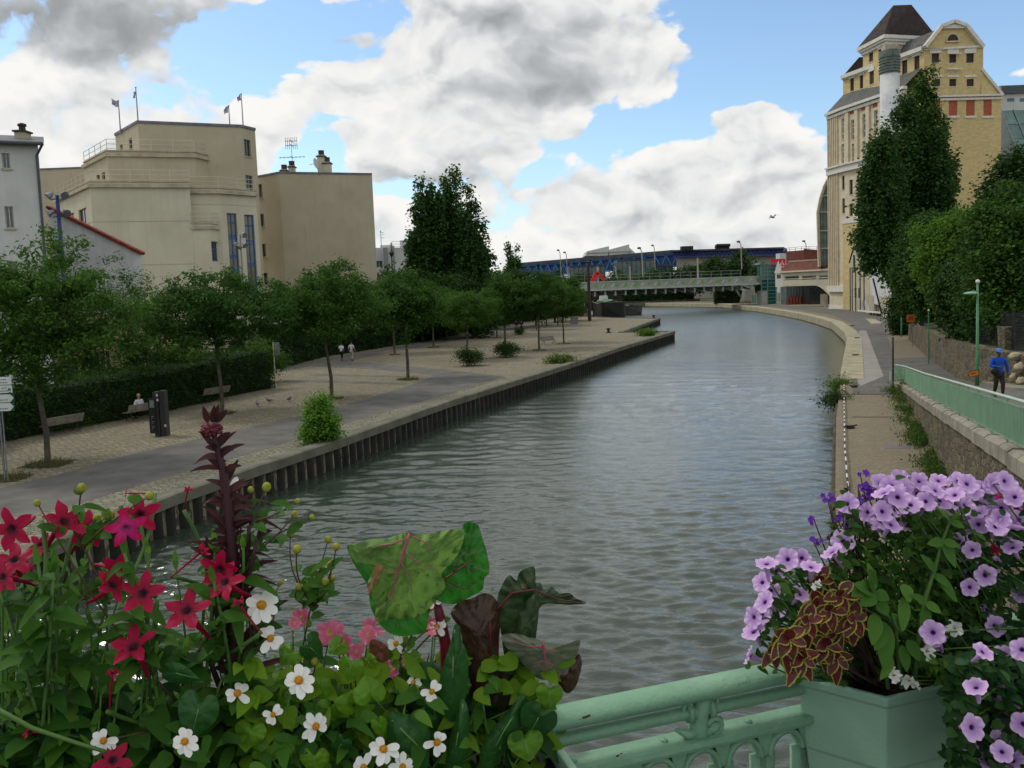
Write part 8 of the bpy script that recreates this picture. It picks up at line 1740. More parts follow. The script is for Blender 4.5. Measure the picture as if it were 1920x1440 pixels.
# ================= white daisies
dpl = [((350,1560),'white daisy like flowers low in front of the red tobacco',[(346,1391,.95,.2,0),(194,1389,.85,.15,1),(330,1240,.1,.0,3)][:2],[(70,943),(110,948),(153,915),(207,965),(182,972),(280,930)]),
 ((500,1560),'white daisy like flowers with thin dark stems right of the purple spire',[(490,1135,1.35,.08,0),(507,1197,1.0,.1,2),(445,1300,1.0,.12,3),(512,1340,.7,.15,2),(432,915,.9,.0,3)],[(470,918),(500,913),(513,1110),(525,1092),(558,940),(552,965),(585,970)]),
 ((610,1560),'tall spindly white daisy plant with round yellow buds over the water',[(560,1276,1.2,.16,0),(592,1362,1.0,.18,1),(625,1260,.1,0,0)][:2],[(615,1012),(630,1025),(557,1030),(603,1063),(621,1060),(623,1085),(597,1098),(610,1090),(577,1098),(560,1100),(590,1240),(600,1232),(545,1000)]),
 ((770,1560),'white daisy like flowers in front of the chard leaves',[(719,1405,1.1,.2,1),(820,1392,1.0,.18,3),(810,1297,.8,.16,2),(820,1175,.8,.06,2),(742,1207,.9,.06,3),(755,1438,.9,.2,1),(775,1280,.7,.1,3),(682,1439,.9,.2,2),(813,1127,.8,.06,3)],[(780,1230),(790,1240),(760,1195),(700,1385),(815,1360),(870,1425),(830,1160)])]
for bi, (bpx, lab, fl, buds) in enumerate(dpl):
    base = FP(bpx[0],bpx[1],.05); base.z = zp-.02; rt = root('white_daisy_plant', tuple(base), lab, 'flowering plant', 'white daisy plants in the planters'); sm = MB(); lv = []; ends = []
    for (px,py,sc_,off,kd) in fl:
        p = FP(px,py,off); f = (CAMP-p).normalized(); v = f+rdir(.35,.5,0)*.6; place(dai[kd], 'flower', p, v, rt, sc_); ends.append((p-v.normalized()*.006, .0016))
    for (px,py) in buds: p = FP(px,py,R.uniform(-.03,.1)); place(budme, 'bud', p, (0,0,1), rt, R.uniform(.8,1.3)); ends.append((p,.001))
    hubs = [base+R3*R.uniform(-.06,.06)+Z3*R.uniform(.1,.2) for _ in range(3)]
    top_h = []
    for h_ in hubs: stem(sm, base+R3*R.uniform(-.04,.04), h_, .003,.0024,.01)
    for (p, r_) in ends:
        h_ = min(hubs+top_h, key=lambda q: (q-p).length+(1 if q.z > p.z else 0)); stem(sm, h_, p, .0018, r_, .015)
        if p.z > h_.z+.12: mid = h_.lerp(p,.55); top_h.append(mid)
        for j in range(5): q = h_.lerp(p, R.uniform(.1,.9)); lv.append((q, rdir(.3,1,.2), R.uniform(.018,.04), R.uniform(.004,.009), .3, Z3+N3))
    sm.build('stems', L_bstem, rt, True)
    for j in range(120 if bi > 0 else 160): q = base+R3*R.uniform(-.16,.16)+N3*R.uniform(-.05,.12)+Z3*R.uniform(-.02,.2); lv.append((q, rdir(.2,1,.3), R.uniform(.03,.055), R.uniform(.006,.012), .4, Z3+N3))
    lance(lv, 'leaves', L_nic, rt, n=5)
# ================= broad leaves made from outlines
def broadleaf(outline, off, m, parent, name='leaf', dome=.02, crinkle=.006, rings=7, tilt=(0,0), seed=0, sub=4, lift=None):
    """a crinkled leaf blade: outline in photo pixels, stood off the railing plane, domed and tilted in depth"""
    c_ = Vector((sum(p[0] for p in outline)/len(outline), sum(p[1] for p in outline)/len(outline))); n0 = len(outline); ol = []
    for i in range(n0):
        a, b_, c2, d_ = (Vector(outline[(i+k-1) % n0]) for k in range(4))
        for j in range(sub):
            t_ = j/sub; ol.append(.5*((2*b_)+(c2-a)*t_+(2*a-5*b_+4*c2-d_)*t_*t_+(3*b_-a-3*c2+d_)*t_**3))
    n = len(ol); P0 = FP(c_.x,c_.y,off); s = pxm(P0); vs = []; fs = []
    W_ = max(abs(p.x-c_.x) for p in ol)
    for i in range(rings+1):
        t_ = (i/rings)**.85
        for k in range(n):
            q = c_+(ol[k]-c_)*t_; e = (q-c_)/W_; z = dome*(1-t_*t_)+tilt[0]*e.x+tilt[1]*e.y+crinkle*(noise.noise(Vector((q.x*.06,q.y*.06,seed)))*1.2+noise.noise(Vector((q.x*.15,q.y*.15,seed+5)))*.6)+(crinkle*.9*math.sin(k*1.9+seed)*t_**4)
            vs.append(FP(q.x,q.y,off+z))
    for i in range(rings):
        for k in range(n): fs.append((i*n+k,i*n+(k+1)%n,(i+1)*n+(k+1)%n,(i+1)*n+k))
    mb = MB(); mb.add(vs, fs); o = mb.build(name, m, parent, True); o['_'] = 0; del o['_']
    def surf(x, y):
        q = Vector((x,y)); e = (q-c_)/W_; d_ = (q-c_).length/ (W_+1e-6); return FP(x,y,off+dome*(1-min(1,d_*d_))+tilt[0]*e.x+tilt[1]*e.y+crinkle*.8+.0022)
    return o, surf
def veins(leaf, surf, lines, m, r_=.0016):
    q = MB()
    for ln, w_ in lines:
        pts = []
        for (a, b_) in zip(ln[:-1], ln[1:]):
            for j in range(4): pts.append(surf(a[0]+(b_[0]-a[0])*j/4, a[1]+(b_[1]-a[1])*j/4))
        pts.append(surf(*ln[-1])); k = len(pts); q.tube(pts, [r_*w_*(1-.65*i/(k-1)) for i in range(k)], 6)
    q.build('veins', m, leaf, True)
def leafcol(name, c1, c2, c3, trans=.3, scale=14, rough=.5, spec=.4):
    m = bpy.data.materials.new(name); m.use_nodes = True; t = NT(m.node_tree); b = t.n['Principled BSDF']; co = t.node('ShaderNodeTexCoord').outputs['Object']
    col = t.mix(t.rng(t.noise(co, scale, 5, .6), .35, .65), c1, c2); vo = t.node('ShaderNodeTexVoronoi', feature='DISTANCE_TO_EDGE'); t.put(vo.inputs['Vector'], co); vo.inputs['Scale'].default_value = 38
    col = t.mix(t.m('MULTIPLY', t.rng(vo.outputs[0], .0, .10, 1, 0), .22), col, c3); t.l.new(col, b.inputs['Base Color']); b.inputs['Roughness'].default_value = rough; b.inputs['Specular IOR Level'].default_value = spec
    bn = t.node('ShaderNodeBump'); bn.inputs['Strength'].default_value = .7; bn.inputs['Distance'].default_value = .004; t.put(bn.inputs['Height'], t.m('ADD', t.m('MULTIPLY', t.rng(vo.outputs[0], 0, .3), .35), t.noise(co, 40, 3))); t.l.new(bn.outputs[0], b.inputs['Normal'])
    tr = t.node('ShaderNodeBsdfTranslucent'); t.l.new(col, tr.inputs[0]); ms = t.node('ShaderNodeMixShader'); ms.inputs[0].default_value = trans; t.l.new(b.outputs[0], ms.inputs[1]); t.l.new(tr.outputs[0], ms.inputs[2]); t.l.new(ms.outputs[0], t.n['Material Output'].inputs[0]); return m
Cg1 = leafcol('chard_pale_green', (.22,.38,.08), (.15,.30,.06), (.10,.22,.035), .38, 10, .6); Cg2 = leafcol('chard_bright_green', (.04,.24,.02), (.028,.18,.016), (.015,.10,.012), .3); Cdk = leafcol('chard_maroon', (.035,.012,.012), (.06,.035,.012), (.02,.006,.008), .15, 8, .45); Cdg = leafcol('chard_dark_green', (.018,.05,.012), (.035,.07,.016), (.03,.012,.010), .2, 12)
Cgr = leafcol('chard_grey_green', (.12,.17,.085), (.19,.20,.14), (.12,.05,.07), .2, 22, .6); Cln = leafcol('smooth_green_leaf', (.03,.13,.022), (.02,.09,.018), (.014,.06,.014), .3, 8, .4); Clm = leafcol('lime_green_leaf', (.17,.36,.02), (.12,.28,.018), (.09,.22,.015), .42, 8, .45)
V_pink = mat('pink_veins', (.40,.10,.16), (.30,.07,.11), 30, .5); V_red = mat('dark_red_veins', (.12,.012,.02), (.08,.01,.015), 30, .5); V_grn = mat('pale_green_veins', (.16,.28,.06), (.12,.22,.05), 30, .5)
base = FP(800,1570,.04); base.z = zp-.02
ch1_ = root('green_chard', tuple(base), 'big crinkled green chard leaves with pink veins, the largest leaves in the picture', 'leafy plant')
lf, s_ = broadleaf([(655,1022),(700,1018),(745,1003),(765,998),(800,1002),(850,992),(870,1002),(858,1040),(828,1075),(835,1100),(800,1145),(770,1160),(735,1160),(705,1165),(704,1130),(688,1100),(700,1060),(668,1055)], .10, Cg1, ch1_, dome=.035, tilt=(.01,-.02), seed=1, crinkle=.015, rings=11)
veins(lf, s_, [([(768,1000),(755,1040),(742,1090),(724,1135)],1.6),([(757,1035),(790,1060),(822,1070)],.8),([(752,1055),(770,1085),(772,1120)],.7),([(766,1003),(800,1018),(812,1036)],.8),([(762,1010),(735,1020),(700,1024),(668,1026)],.9),([(748,1075),(725,1070),(706,1062)],.6),([(735,1110),(745,1135)],.5)], V_pink)
lf, s_ = broadleaf([(800,1110),(815,1062),(850,1030),(868,985),(882,979),(897,985),(905,1010),(914,1040),(918,1072),(908,1085),(905,1105),(880,1120),(850,1133),(818,1125)], .065, Cg2, ch1_, dome=.02, tilt=(-.015,0), seed=2, crinkle=.011, rings=11)
veins(lf, s_, [([(824,1092),(860,1068),(885,1050),(897,1030)],1.2),([(850,1075),(862,1045),(885,1030)],.7),([(835,1088),(870,1105),(900,1088)],.8),([(868,1062),(895,1070),(912,1066)],.6),([(838,1095),(850,1118)],.5)], V_red)
lf, s_ = broadleaf([(652,1022),(664,1058),(690,1100),(694,1135),(712,1170),(742,1192),(790,1188),(800,1180),(802,1130),(760,1100),(700,1050)], .055, Cg2, ch1_, dome=.012, seed=3, tilt=(.0,.02))
veins(lf, s_, [([(745,1120),(775,1150),(790,1172)],.8),([(750,1130),(745,1160),(752,1182)],.6),([(720,1075),(700,1085),(690,1095)],.5)], V_red)
lf, s_ = broadleaf([(662,1024),(700,1010),(742,1014),(730,1028),(702,1036),(690,1046),(675,1040)], .13, leafcol('chard_curled_edge', (.14,.26,.06), (.10,.20,.045), (.16,.09,.05), .25, 30, .6), ch1_, dome=.012, seed=4)
lf, s_ = broadleaf([(702,1060),(718,1062),(712,1085),(700,1100),(694,1120),(690,1098),(700,1080)], .142, mat('withered_brown', (.30,.17,.06), (.20,.12,.05), 40, .8), ch1_, dome=.004, seed=6)
m = MB(); m.tube([FP(818,1125,.05),FP(826,1160,.05),FP(836,1210,.04),FP(838,1260,.04),FP(832,1340,.04),FP(825,1560,.04)], [.007,.009,.0105,.011,.012,.013], 9); m.tube([FP(766,1000,.12),FP(775,1010,.09),FP(800,1080,.05),FP(820,1130,.045)], [.003,.004,.005,.006], 8); m.build('stalk', L_rstem, ch1_, True)
base = FP(930,1570,.04); base.z = zp-.02; ch2_ = root('maroon_chard', tuple(base), 'dark maroon chard with ragged drooping leaves right of the big green ones', 'leafy plant')
lf, s_ = broadleaf([(845,1150),(862,1128),(885,1122),(905,1112),(925,1118),(936,1140),(938,1175),(930,1215),(935,1260),(915,1300),(890,1310),(880,1270),(870,1220),(862,1180)], .07, Cdk, ch2_, dome=.03, seed=7); veins(lf, s_, [([(922,1300),(920,1220),(918,1160),(900,1125)],1.2),([(919,1200),(890,1165)],.6),([(919,1190),(932,1160)],.5),([(920,1240),(885,1200)],.6)], V_red)
lf, s_ = broadleaf([(932,1130),(940,1100),(955,1078),(968,1090),(975,1072),(1000,1062),(1003,1078),(995,1095),(1012,1092),(1020,1105),(1035,1100),(1048,1112),(1068,1112),(1080,1122),(1100,1131),(1060,1134),(1035,1130),(1012,1140),(1005,1180),(1000,1230),(985,1250),(950,1240),(940,1190)], .05, Cdg, ch2_, dome=.03, seed=8, crinkle=.011, tilt=(-.02,.0)); veins(lf, s_, [([(930,1145),(960,1112),(1000,1106),(1050,1125),(1090,1130)],1.5),([(955,1118),(962,1090)],.7),([(985,1107),(990,1085)],.6)], V_red)
lf, s_ = broadleaf([(985,1250),(960,1225),(970,1160),(985,1130),(1005,1110),(1010,1140),(1008,1170),(1000,1220)], .085, Cdg, ch2_, dome=.02, seed=9)
lf, s_ = broadleaf([(940,1192),(965,1188),(1000,1196),(1020,1203),(1055,1208),(1080,1202),(1088,1200),(1086,1215),(1075,1240),(1058,1262),(1030,1275),(1005,1270),(985,1250),(965,1228),(948,1212)], .10, Cgr, ch2_, dome=.022, seed=10, tilt=(.01,-.02)); veins(lf, s_, [([(1018,1204),(1021,1230),(1024,1262)],1.5),([(1020,1215),(1050,1222)],.7),([(1020,1212),(990,1212),(960,1200)],.8),([(1022,1238),(1000,1245)],.5),([(1022,1240),(1045,1250)],.5)], V_pink)
lf, s_ = broadleaf([(1062,1255),(1075,1232),(1085,1225),(1091,1240),(1088,1262),(1078,1290),(1062,1300),(1050,1285),(1040,1278)], .085, Cdk, ch2_, dome=.012, seed=11)
lf, s_ = broadleaf([(925,1260),(950,1235),(985,1250),(985,1300),(960,1340),(940,1400),(915,1400),(905,1340),(910,1290)], .045, leafcol('maroon_green', (.03,.03,.010), (.045,.02,.012), (.02,.008,.008), .15), ch2_, dome=.02, seed=12)
m = MB(); m.tube([FP(918,1130,.06),FP(922,1200,.04),FP(915,1300,.04),FP(905,1400,.04),FP(900,1560,.04)], [.005,.010,.014,.016,.018], 9); m.tube([FP(932,1140,.05),FP(925,1250,.03),FP(935,1560,.03)], [.006,.009,.012], 8); m.tube([FP(996,1262,.06),FP(980,1300,.04),FP(945,1560,.03)], [.005,.008,.010], 8); m.build('stalk', L_rstem, ch2_, True)
# smooth green leaves round the chard, lime leaves
base = FP(840,1570,.08); base.z = zp-.02; gl = root('smooth_leaved_plant', tuple(base), 'upright smooth dark green tongue shaped leaves between the two chards', 'leafy plant')
for (ol, off, m_, vn, sd_) in [([(852,1172),(862,1175),(866,1200),(876,1225),(878,1260),(872,1310),(860,1350),(835,1345),(822,1300),(830,1250),(845,1205)],.12,Cln,[(852,1180),(850,1230),(848,1290),(845,1340)],20),([(780,1255),(800,1240),(822,1255),(830,1300),(835,1360),(850,1410),(830,1450),(800,1400),(785,1330)],.08,Cln,[(802,1250),(812,1320),(825,1400)],21),([(868,1310),(880,1345),(872,1420),(850,1470),(835,1440),(845,1380),(858,1335)],.14,Cln,[(868,1320),(858,1380),(848,1440)],22),([(955,1330),(980,1300),(990,1320),(975,1365),(940,1420),(905,1460),(900,1410),(925,1365)],.13,Cln,[(978,1318),(945,1370),(912,1430)],23),([(728,1340),(760,1338),(800,1352),(805,1400),(798,1450),(750,1455),(730,1400)],.15,Cln,[(735,1350),(765,1380),(785,1400),(770,1440)],24)]:
    lf, s_ = broadleaf(ol, off, m_, gl, dome=.018, seed=sd_, crinkle=.003); veins(lf, s_, [(vn, .9)], V_grn)
base = FP(700,1570,.1); base.z = zp-.02; lp = root('lime_leaved_vine', tuple(base), 'lime green round leaved vine below the big chard leaves', 'leafy plant')
heart = [(0,-.35),(.35,-.62),(.75,-.55),(1,-.1),(.85,.4),(.45,.8),(0,1.15),(-.45,.8),(-.85,.4),(-1,-.1),(-.75,-.55),(-.35,-.62)]
def hleaf(px, py, r_, rot, off, m_, parent, sd_, asp=1.0):
    c_, s_ = math.cos(rot), math.sin(rot); ol = [(px+r_*(x*asp*c_-y*s_), py+r_*(x*asp*s_+y*c_)) for x, y in heart]; lf, sf = broadleaf(ol, off, m_, parent, dome=.01, seed=sd_, crinkle=.003, rings=5, sub=3, tilt=(R.uniform(-.02,.02),R.uniform(-.02,.02)))
    veins(lf, sf, [([(px,py-.0*r_),(px-.9*r_*s_,py+.9*r_*c_)],.6)], V_grn, .0012)
for i, (px,py,r_,rot,off,asp) in enumerate([(658,1248,25,.2,.12,1),(693,1300,31,2.9,.15,1),(712,1360,26,-.4,.16,.6),(652,1320,24,1.8,.13,.9),(636,1210,22,.9,.09,.9),(583,1215,26,-.8,.09,.9),(545,1225,24,.7,.07,1),(618,1330,26,.3,.11,1),(600,1290,22,-2.2,.10,1),(640,1395,25,.5,.15,.8),(548,1400,26,-.5,.14,1),(500,1400,30,.9,.12,1),(470,1370,30,.2,.12,1),(1010,1345,40,.5,.14,.9),(985,1390,34,-.2,.15,1),(1030,1300,26,.1,.12,1),(690,1240,20,-.5,.08,.8),(470,1250,26,.6,.06,.8),(540,1310,24,2.4,.08,1),(590,1420,28,0,.16,1)]): hleaf(px,py,r_,rot,off,Clm if i % 4 != 1 or i == 1 else Cln,lp,30+i,asp)
hleaf(372,1330,52,.25,.13,Cln,gl,61,.75); hleaf(330,1262,40,-1.3,.10,Cln,gl,62,.5); hleaf(90,1225,26,2.7,.06,Cln,gl,63,.6)
sm = MB(); 
for k in range(16): a = FP(R.uniform(480,1000),1560,.08); b_ = FP(R.uniform(480,1020),R.uniform(1250,1420),.11); stem(sm, a, b_, .002,.0015,.03)
sm.build('stems', L_stem, lp, True); lv = []
for k in range(520): p = FP(R.uniform(440,1040),R.uniform(1230,1500),R.uniform(-.08,.12)); lv.append((p, rdir(.2,1,.4), R.uniform(.025,.05), R.uniform(.008,.016), .4, Z3+N3))
lance(lv, 'leaves', L_lime, lp, n=5); lv = []
for k in range(900): p = FP(R.uniform(-60,1040),R.uniform(1300,1520),R.uniform(-.10,.06)); lv.append((p, rdir(.2,1,.3), R.uniform(.03,.07), R.uniform(.008,.02), .4, Z3+N3))
for k in range(260): p = FP(R.uniform(740,1000),R.uniform(1240,1500),R.uniform(-.10,.04)); lv.append((p, rdir(.2,1,.3), R.uniform(.03,.07), R.uniform(.010,.022), .4, Z3+N3))
lance(lv, 'dark_leaves', L_deep, gl, n=5)
# pink blossoms
base = FP(670,1570,.05); base.z = zp-.02; sp_ = root('pink_snapdragons', tuple(base), 'small pink snapdragon blossoms scattered under the big chard leaf', 'flowering plant'); pk = disc_flower('pink_bloom', F_pink, .016, 4, .3, .6, .18, .3, 3); sm = MB()
for (px,py,sc_) in [(565,1158,1.1),(552,1168,.7),(618,1185,1.4),(628,1180,1.0),(645,1205,1.1),(650,1218,1.0),(668,1222,1.0),(697,1178,1.3),(690,1190,1.0),(740,1248,1.5),(748,1258,1.2),(725,1252,1.1),(808,1170,.9),(812,1182,.8),(735,1230,.9),(765,1245,.8),(1023,1408,1.2),(1010,1415,.8)]:
    p = FP(px,py,R.uniform(.02,.07)); v = (CAMP-p).normalized()+rdir(.3,.9,0)*.9; place(pk, 'flower', p, v, sp_, sc_); stem(sm, p-v.normalized()*.008, FP(px+R.uniform(-25,25),1560,.05), .0014,.002,.02)
sm.build('stems', L_stem, sp_, True)
m_, = [leafcol('russet_leaf', (.16,.05,.025), (.11,.035,.02), (.07,.03,.02), .25)]; broadleaf([(695,1200),(712,1202),(728,1215),(725,1240),(705,1238),(694,1225)], .08, m_, sp_, dome=.006, seed=70)
# thin bare twigs and wild stems among the tobacco
base = FP(150,1570,.05); base.z = zp-.02; tw2 = root('seedy_stems', tuple(base), 'tangle of thin hairy green stems with seed heads at the lower left', 'wild stems'); sm = MB(); lv = []
for k in range(46):
    x = R.uniform(-40,470); t_ = FP(x+R.uniform(-60,60),R.uniform(1040,1330),R.uniform(-.08,.1)); a = FP(x,1560,R.uniform(-.05,.1)); stem(sm, a, t_, .0024,.0013,.03)
    for j in range(7): q = a.lerp(t_, R.uniform(.35,1)); lv.append((q, rdir(.9,.6,.1), R.uniform(.015,.04), R.uniform(.0018,.004), .1, N3))
sm.tube([FP(-20,1322,.15),FP(60,1365,.16),FP(150,1395,.17),FP(200,1410,.18)], [.0035,.003,.0028,.0025], 6)
sm.build('stems', L_stem, tw2, True); lance(lv, 'seed_heads', L_fuzz, tw2, n=4)
def inbox(a, b_): p = C0+C2v*a+(C1-C0)*b_; return Vector((p.x,p.y,zp-.03))
# ================= right: planter full of petunias
pet_px = [(927,125),(1015,130),(840,130),(660,140),(705,175),(760,160),(800,235),(870,220),(935,215),(1000,190),(510,230),(625,305),(670,265),(1137,240),(1195,285),(1110,325),(1085,170),(900,170),(830,185),(1040,240),(960,150),(1297,335),(1215,380),(1265,430),(1310,440),(1020,400),(1060,495),(1300,290),(440,450),(490,400),(345,520),(185,540),(235,485),(140,505),(120,590),(160,625),(295,645),(130,680),(205,695),(120,740),(80,815),(80,750),(60,925),(900,820),(885,870),(915,850),(1150,715),(1185,790),(1230,912),(1310,900),(1097,1070),(1185,1070),(1250,1050),(1290,1150),(1235,1245),(1315,1240),(1080,1255),(1060,1330),(1085,1430),(1150,1400),(1200,1400),(1265,1405),(1310,640),(1180,510),(740,200),(690,130),(1160,200),(300,480),(975,240),(1010,265),(1230,330),(1175,250),(1120,160),(600,270)]
pet_px += [(R.uniform(640,1310), R.uniform(120,340)) for _ in range(34)]+[(R.uniform(960,1315), R.uniform(420,620)) for _ in range(5)]+[(R.uniform(1090,1315), R.uniform(880,1430)) for _ in range(9)]
pls = [('lilac petunias crowding the top of the right planter', lambda x,y: y < 480 and x > 560 and x < 1080),('lilac petunias hanging over the left end of the right planter', lambda x,y: x <= 560),('lilac petunias spilling down the right edge of the picture', lambda x,y: True)]
used_ = set(); M_white_f = F_white
for pi_, (lab, cond) in enumerate(pls):
    sel = [i for i,(x,y) in enumerate(pet_px) if i not in used_ and cond(x,y)]; used_ |= set(sel); cxp = (1790,1560,1870)[pi_]
    base = (inbox(.5,.5),inbox(.1,.6),inbox(.9,.35))[pi_]; rt = root('lilac_petunia', tuple(base), lab, 'flowering plant', 'lilac petunias in the right planter'); sm = MB(); lv = []
    for i in sel:
        x, y = pet_px[i]; px, py = 1380+x/2.44, 850+y/2.44; off = .10+R.uniform(-.06,.08)+(.05 if y > 600 and x > 800 else 0)+(.13 if y > 880 and x > 980 else 0); p = FP(px,py,off); f = (CAMP-p).normalized(); v = f+rdir(.3,.8,0)*.95
        if (x,y) == (60,925): v = -R3*.6+Z3*.3-N3*.4
        place(ped[i % 4], 'flower', p, v, rt, R.uniform(.9,1.15)); b_ = base+R3*R.uniform(-.06,.06)+Z3*R.uniform(0,.05); stem(sm, b_, p-v.normalized()*.03, .0024,.0016,.03)
        for j in range(16): q = b_.lerp(p, R.uniform(.15,.98))+Vector((R.gauss(0,.012),R.gauss(0,.012),R.gauss(0,.012))); lv.append((q, rdir(.2,1,.2), R.uniform(.012,.028), R.uniform(.004,.009), .3, Z3+N3))
    sm.build('stems', L_stem, rt, True); 
    for k in range((900,200,1900)[pi_]):
        if pi_ == 0: px, py = R.uniform(1560,1830), R.uniform(950,1250)
        elif pi_ == 1: px, py = R.uniform(1445,1580), R.uniform(1060,1210)
        else: px, py = (R.uniform(1790,1960), R.uniform(960,1300)) if k % 3 == 0 else (R.uniform(1785,1960)-(0 if k % 2 else 15), R.uniform(1180,1480))
        if pi_ == 0 and px < 1640 and py > 1120: continue
        q = FP(px,py,R.uniform(-.02,.14) if py < 1230 or pi_ < 2 else R.uniform(.20,.33)); lv.append((q, rdir(.3,1,.3), R.uniform(.014,.034), R.uniform(.004,.010), .3, Z3+N3))
    lance(lv, 'leaves', (L_hedge,L_hedge,L_deep)[pi_], rt, n=4)
# violet verbena
base = inbox(.15,.75); vb = root('violet_verbena', tuple(base), 'airy violet verbena with dark stems left of the petunia tops', 'flowering plant'); sm = MB(); lv = []; tiny = disc_flower('verbena_floret', F_vio, .0052, 5, .35, .2, .1, .2, 2, nr=3, na=20)
for (x,y,n_) in [(585,155,9),(610,190,8),(570,235,7),(460,290,5),(520,335,7),(420,210,6),(355,300,3),(355,405,6),(715,335,6),(568,95,3),(540,225,6),(690,290,4),(640,185,5),(895,165,8),(1205,985,6)]:
    px, py = 1380+x/2.44, 850+y/2.44; c_ = FP(px,py,.06); 
    for j in range(n_): place(tiny, 'floret', c_+R3*R.uniform(-.013,.013)+Z3*R.uniform(-.008,.008)+N3*R.uniform(-.008,.01), (CAMP-c_).normalized()+Z3*R.uniform(0,1)+R3*R.uniform(-.6,.6), vb, R.uniform(.9,1.4))
    stem(sm, base+R3*R.uniform(-.03,.05), c_, .0018,.0012,.02)
for k in range(26):
    px, py = 1380+R.uniform(420,700)/2.44, 850+R.uniform(120,420)/2.44; t_ = FP(px,py,R.uniform(0,.1)); a = base+R3*R.uniform(-.03,.05); stem(sm, a, t_, .0018,.001,.02)
    for j in range(12): q = a.lerp(t_, R.uniform(.4,1)); lv.append((q, rdir(.6,1,.1), R.uniform(.006,.016), R.uniform(.001,.0025), .1, N3))
sm.build('stems', L_pstem, vb, True); lance(lv, 'seed_heads', L_purple, vb, n=3)
# feathery foliage clump in the middle
base = inbox(.3,.55); ff = root('feathery_foliage_plant', tuple(base), 'fine feathery green foliage in the middle of the right planter', 'leafy plant'); sm = MB(); lv = []
for k in range(60):
    t_ = FP(R.uniform(1590,1790),R.uniform(975,1150),R.uniform(.02,.16)); a = base+R3*R.uniform(-.08,.08)+N3*R.uniform(-.03,.03); stem(sm, a, t_, .0016,.001,.02)
    for j in range(26): q = a.lerp(t_, R.uniform(.35,1)); lv.append((q, rdir(.5,1,.1), R.uniform(.010,.022), R.uniform(.0014,.003), .2, N3+Z3))
for (x0,y0,x1,y1) in ((1725,1245,1810,1300),(1740,1250,1800,1270),(1720,1240,1790,1240)):
    a = FP(x0,y0,.16); b_ = FP(x1,y1,.2); stem(sm, a, b_, .0016,.001,.01)
    for j in range(26): q = a.lerp(b_, R.random()); lv.append((q, rdir(-.1,1,.2), R.uniform(.012,.022), R.uniform(.003,.006), .3, N3+Z3))
sm.build('stems', L_stem, ff, True); lance(lv, 'leaves', L_fuzz, ff, n=3)
# coleus: dark red leaves with a yellow toothed edge
base = inbox(.08,.5); co_ = root('coleus', tuple(base), 'coleus with dark red leaves edged in yellow at the left corner of the planter', 'leafy plant')
Co_r = leafcol('coleus_red', (.13,.010,.014), (.05,.009,.011), (.2,.018,.02), .2, 30, .5); Co_y = leafcol('coleus_edge', (.38,.34,.03), (.24,.28,.03), (.14,.14,.02), .25, 30, .5)
cm1 = MB(); cm2 = MB(); sm = MB()
def coleaf(b_, d, L, wd, nn, dr=.25):
    d = Vector(d).normalized(); s = d.cross(Vector(nn)).normalized(); up = s.cross(d).normalized(); n = 12; inner = []; outer = []; mid = []
    for i in range(n+1):
        t_ = i/n; p = b_+d*(L*t_)-Z3*(dr*L*t_*t_); w_ = wd*math.sin(math.pi*min(1,(t_*.93+.03)))**.8*(1-.25*t_); w2 = w_*1.0+wd*.10*(i % 2); wi = max(0, w_*.86-.0005); mid.append(p+up*.0003)
        for sg_ in (-1,1): inner.append(p+s*sg_*wi+up*wi*.25+up*.0003); outer.append(p+s*sg_*w2+up*w2*.25)
    cm1.add(mid+inner, [f for i in range(n) for f in ((i,i+1,n+1+2*(i+1),n+1+2*i),(i,n+1+2*i+1,n+1+2*(i+1)+1,i+1))])
    o = outer+inner; k = len(outer); cm2.add([v for v in o], [f for i in range(n) for f in ((2*i,2*i+2,k+2*i+2,k+2*i),(2*i+1,k+2*i+1,k+2*i+3,2*i+3))])
for (x,y,n_,L) in [(385,585,8,.046),(375,690,9,.050),(240,850,9,.050),(410,880,8,.048),(480,650,7,.048),(540,760,7,.048),(300,940,7,.044),(450,800,6,.048),(330,770,7,.044),(560,660,5,.04),(180,900,5,.042),(460,940,5,.042),(430,720,6,.045)]:
    px, py = 1380+x/2.44, 850+y/2.44; c_ = FP(px,py,.15+R.uniform(-.02,.05)); f = (CAMP-c_).normalized(); stem(sm, base+R3*R.uniform(-.01,.05)+N3*R.uniform(-.03,.03)+Z3*.02, c_-f*.006, .003,.0022,.02); s0 = R.random()
    for ly in range(2):
        for j in range(n_//2+1):
            a = 2*math.pi*(j/(n_//2+1)+s0+ly*.13); rt_ = R3*math.cos(a)+Z3*math.sin(a); coleaf(c_+f*(.006*(1-ly)), rt_+f*(.35 if ly == 0 else .0)-Z3*.25, L*.86*(.72 if ly == 0 else 1.05)*R.uniform(.85,1.15), L*.27, f+Z3*.4, .3)
cm1.build('leaf_hearts', Co_r, co_, True); cm2.build('leaf_margins', Co_y, co_, True); sm.build('stems', L_pstem, co_, True)
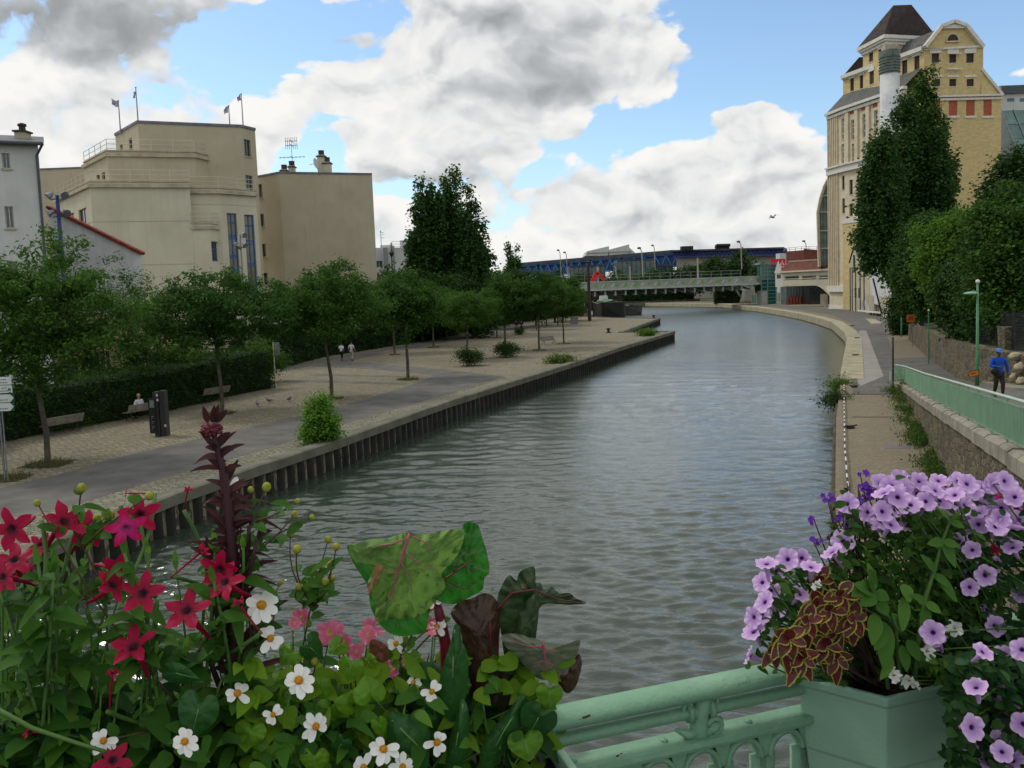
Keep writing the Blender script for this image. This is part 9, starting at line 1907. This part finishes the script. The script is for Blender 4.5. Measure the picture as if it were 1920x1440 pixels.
# soft green salvia
base = inbox(.2,.35); sv = root('soft_leaved_salvia', tuple(base), 'tall soft green stem with paired leaves rising through the petunias', 'leafy plant'); sm = MB(); lv = []
sm.tube([FP(1715,1290,.16),FP(1722,1200,.17),FP(1732,1130,.18),FP(1752,1070,.18),FP(1768,1010,.18),FP(1783,975,.18)], [.0045,.0042,.004,.0036,.003,.002], 8); sm.tube([FP(1690,1290,.16),FP(1680,1180,.17),FP(1640,1110,.17)], [.004,.003,.002], 7); sm.tube([FP(1665,1290,.16),FP(1655,1200,.18),FP(1640,1150,.18)], [.004,.003,.002], 7)
def sl2(x0,y0,x1,y1,wd,off=.18,o2=.2): a = FP(x0,y0,off); b_ = FP(x1,y1,o2); lv.append((a,b_-a,(b_-a).length,wd,.0,N3+Z3*.5))
for q in [(1783,975,1760,955,.006),(1783,975,1800,955,.006),(1783,978,1808,990,.008),(1768,1015,1738,1020,.009),(1768,1018,1792,1065,.012),(1768,1015,1800,1025,.008),(1755,1072,1725,1040,.009),(1755,1075,1795,1130,.011),(1752,1078,1780,1100,.008),(1735,1130,1708,1115,.008),(1735,1130,1765,1150,.009),(1735,1135,1730,1200,.012),(1725,1160,1740,1195,.012),(1693,1095,1706,1130,.013),(1693,1120,1692,1185,.013),(1640,1110,1625,1055,.012),(1640,1110,1600,1095,.012),(1640,1110,1612,1135,.015),(1640,1112,1668,1125,.012),(1645,1130,1665,1155,.013),(1640,1150,1635,1210,.016),(1655,1165,1658,1258,.020),(1655,1170,1640,1220,.016),(1690,1180,1670,1150,.012),(1700,1200,1725,1240,.013),(1690,1210,1700,1260,.012),(1672,1230,1650,1275,.010),(1715,1220,1760,1245,.010),(1640,1090,1628,1070,.012),(1620,1100,1596,1118,.011)]: sl2(*q)
sm.build('stem', L_stem, sv, True); lance(lv, 'leaves', L_fuzz, sv, n=8, fold=.3)
# a few other blossoms: magenta and red accents at the right edge, white faded blooms
base = inbox(.85,.4); ac = root('magenta_accent_flowers', tuple(base), 'few small magenta and red blossoms among the petunias at the right edge', 'flowering plant'); sm = MB()
F_hot = petalmat('hot_pink_petals', (.3,.01,.1), (.62,.01,.16), (.68,.02,.22)); hot = disc_flower('accent_bloom', F_hot, .012, 5, .3, .2, .1, .2, 8, nr=4, na=30); redb = disc_flower('red_bloom', F_red, .016, 5, .3, .2, .1, .2, 9, nr=4, na=30)
for (x,y,k,sc_) in [(1215,210,0,1.2),(1225,255,0,1.1),(1280,248,0,1.2),(1290,252,0,.9),(1180,440,1,.7),(1308,1070,1,1.5),(1300,1045,1,1.0)]:
    p = FP(1380+x/2.44,850+y/2.44,.1); place(hot if k == 0 else redb, 'flower', p, (CAMP-p).normalized()+rdir(.3,.6,0)*.7, ac, sc_); stem(sm, base+R3*R.uniform(-.04,.04), p, .0018,.0012,.02)
sm.build('stems', L_stem, ac, True)
base = inbox(.4,.25); wf_ = root('faded_white_blooms', tuple(base), 'few faded white blossoms drooping near the planter rim', 'flowering plant'); fw = disc_flower('faded_bloom', F_white, .017, 5, .35, .5, .22, .3, 6, nr=5, na=36); sm = MB()
for (x,y,sc_) in [(720,1015,1.0),(790,1040,1.2),(810,1055,.9),(1115,930,1.2),(1000,800,1.0),(875,905,1.1),(365,600,.7)]:
    p = FP(1380+x/2.44,850+y/2.44,.19); place(fw, 'flower', p, (CAMP-p).normalized()+rdir(-.4,.9,0)*1.0, wf_, sc_); stem(sm, base+R3*R.uniform(-.03,.03), p, .0016,.0012,.01)
sm.build('stems', L_stem, wf_, True)
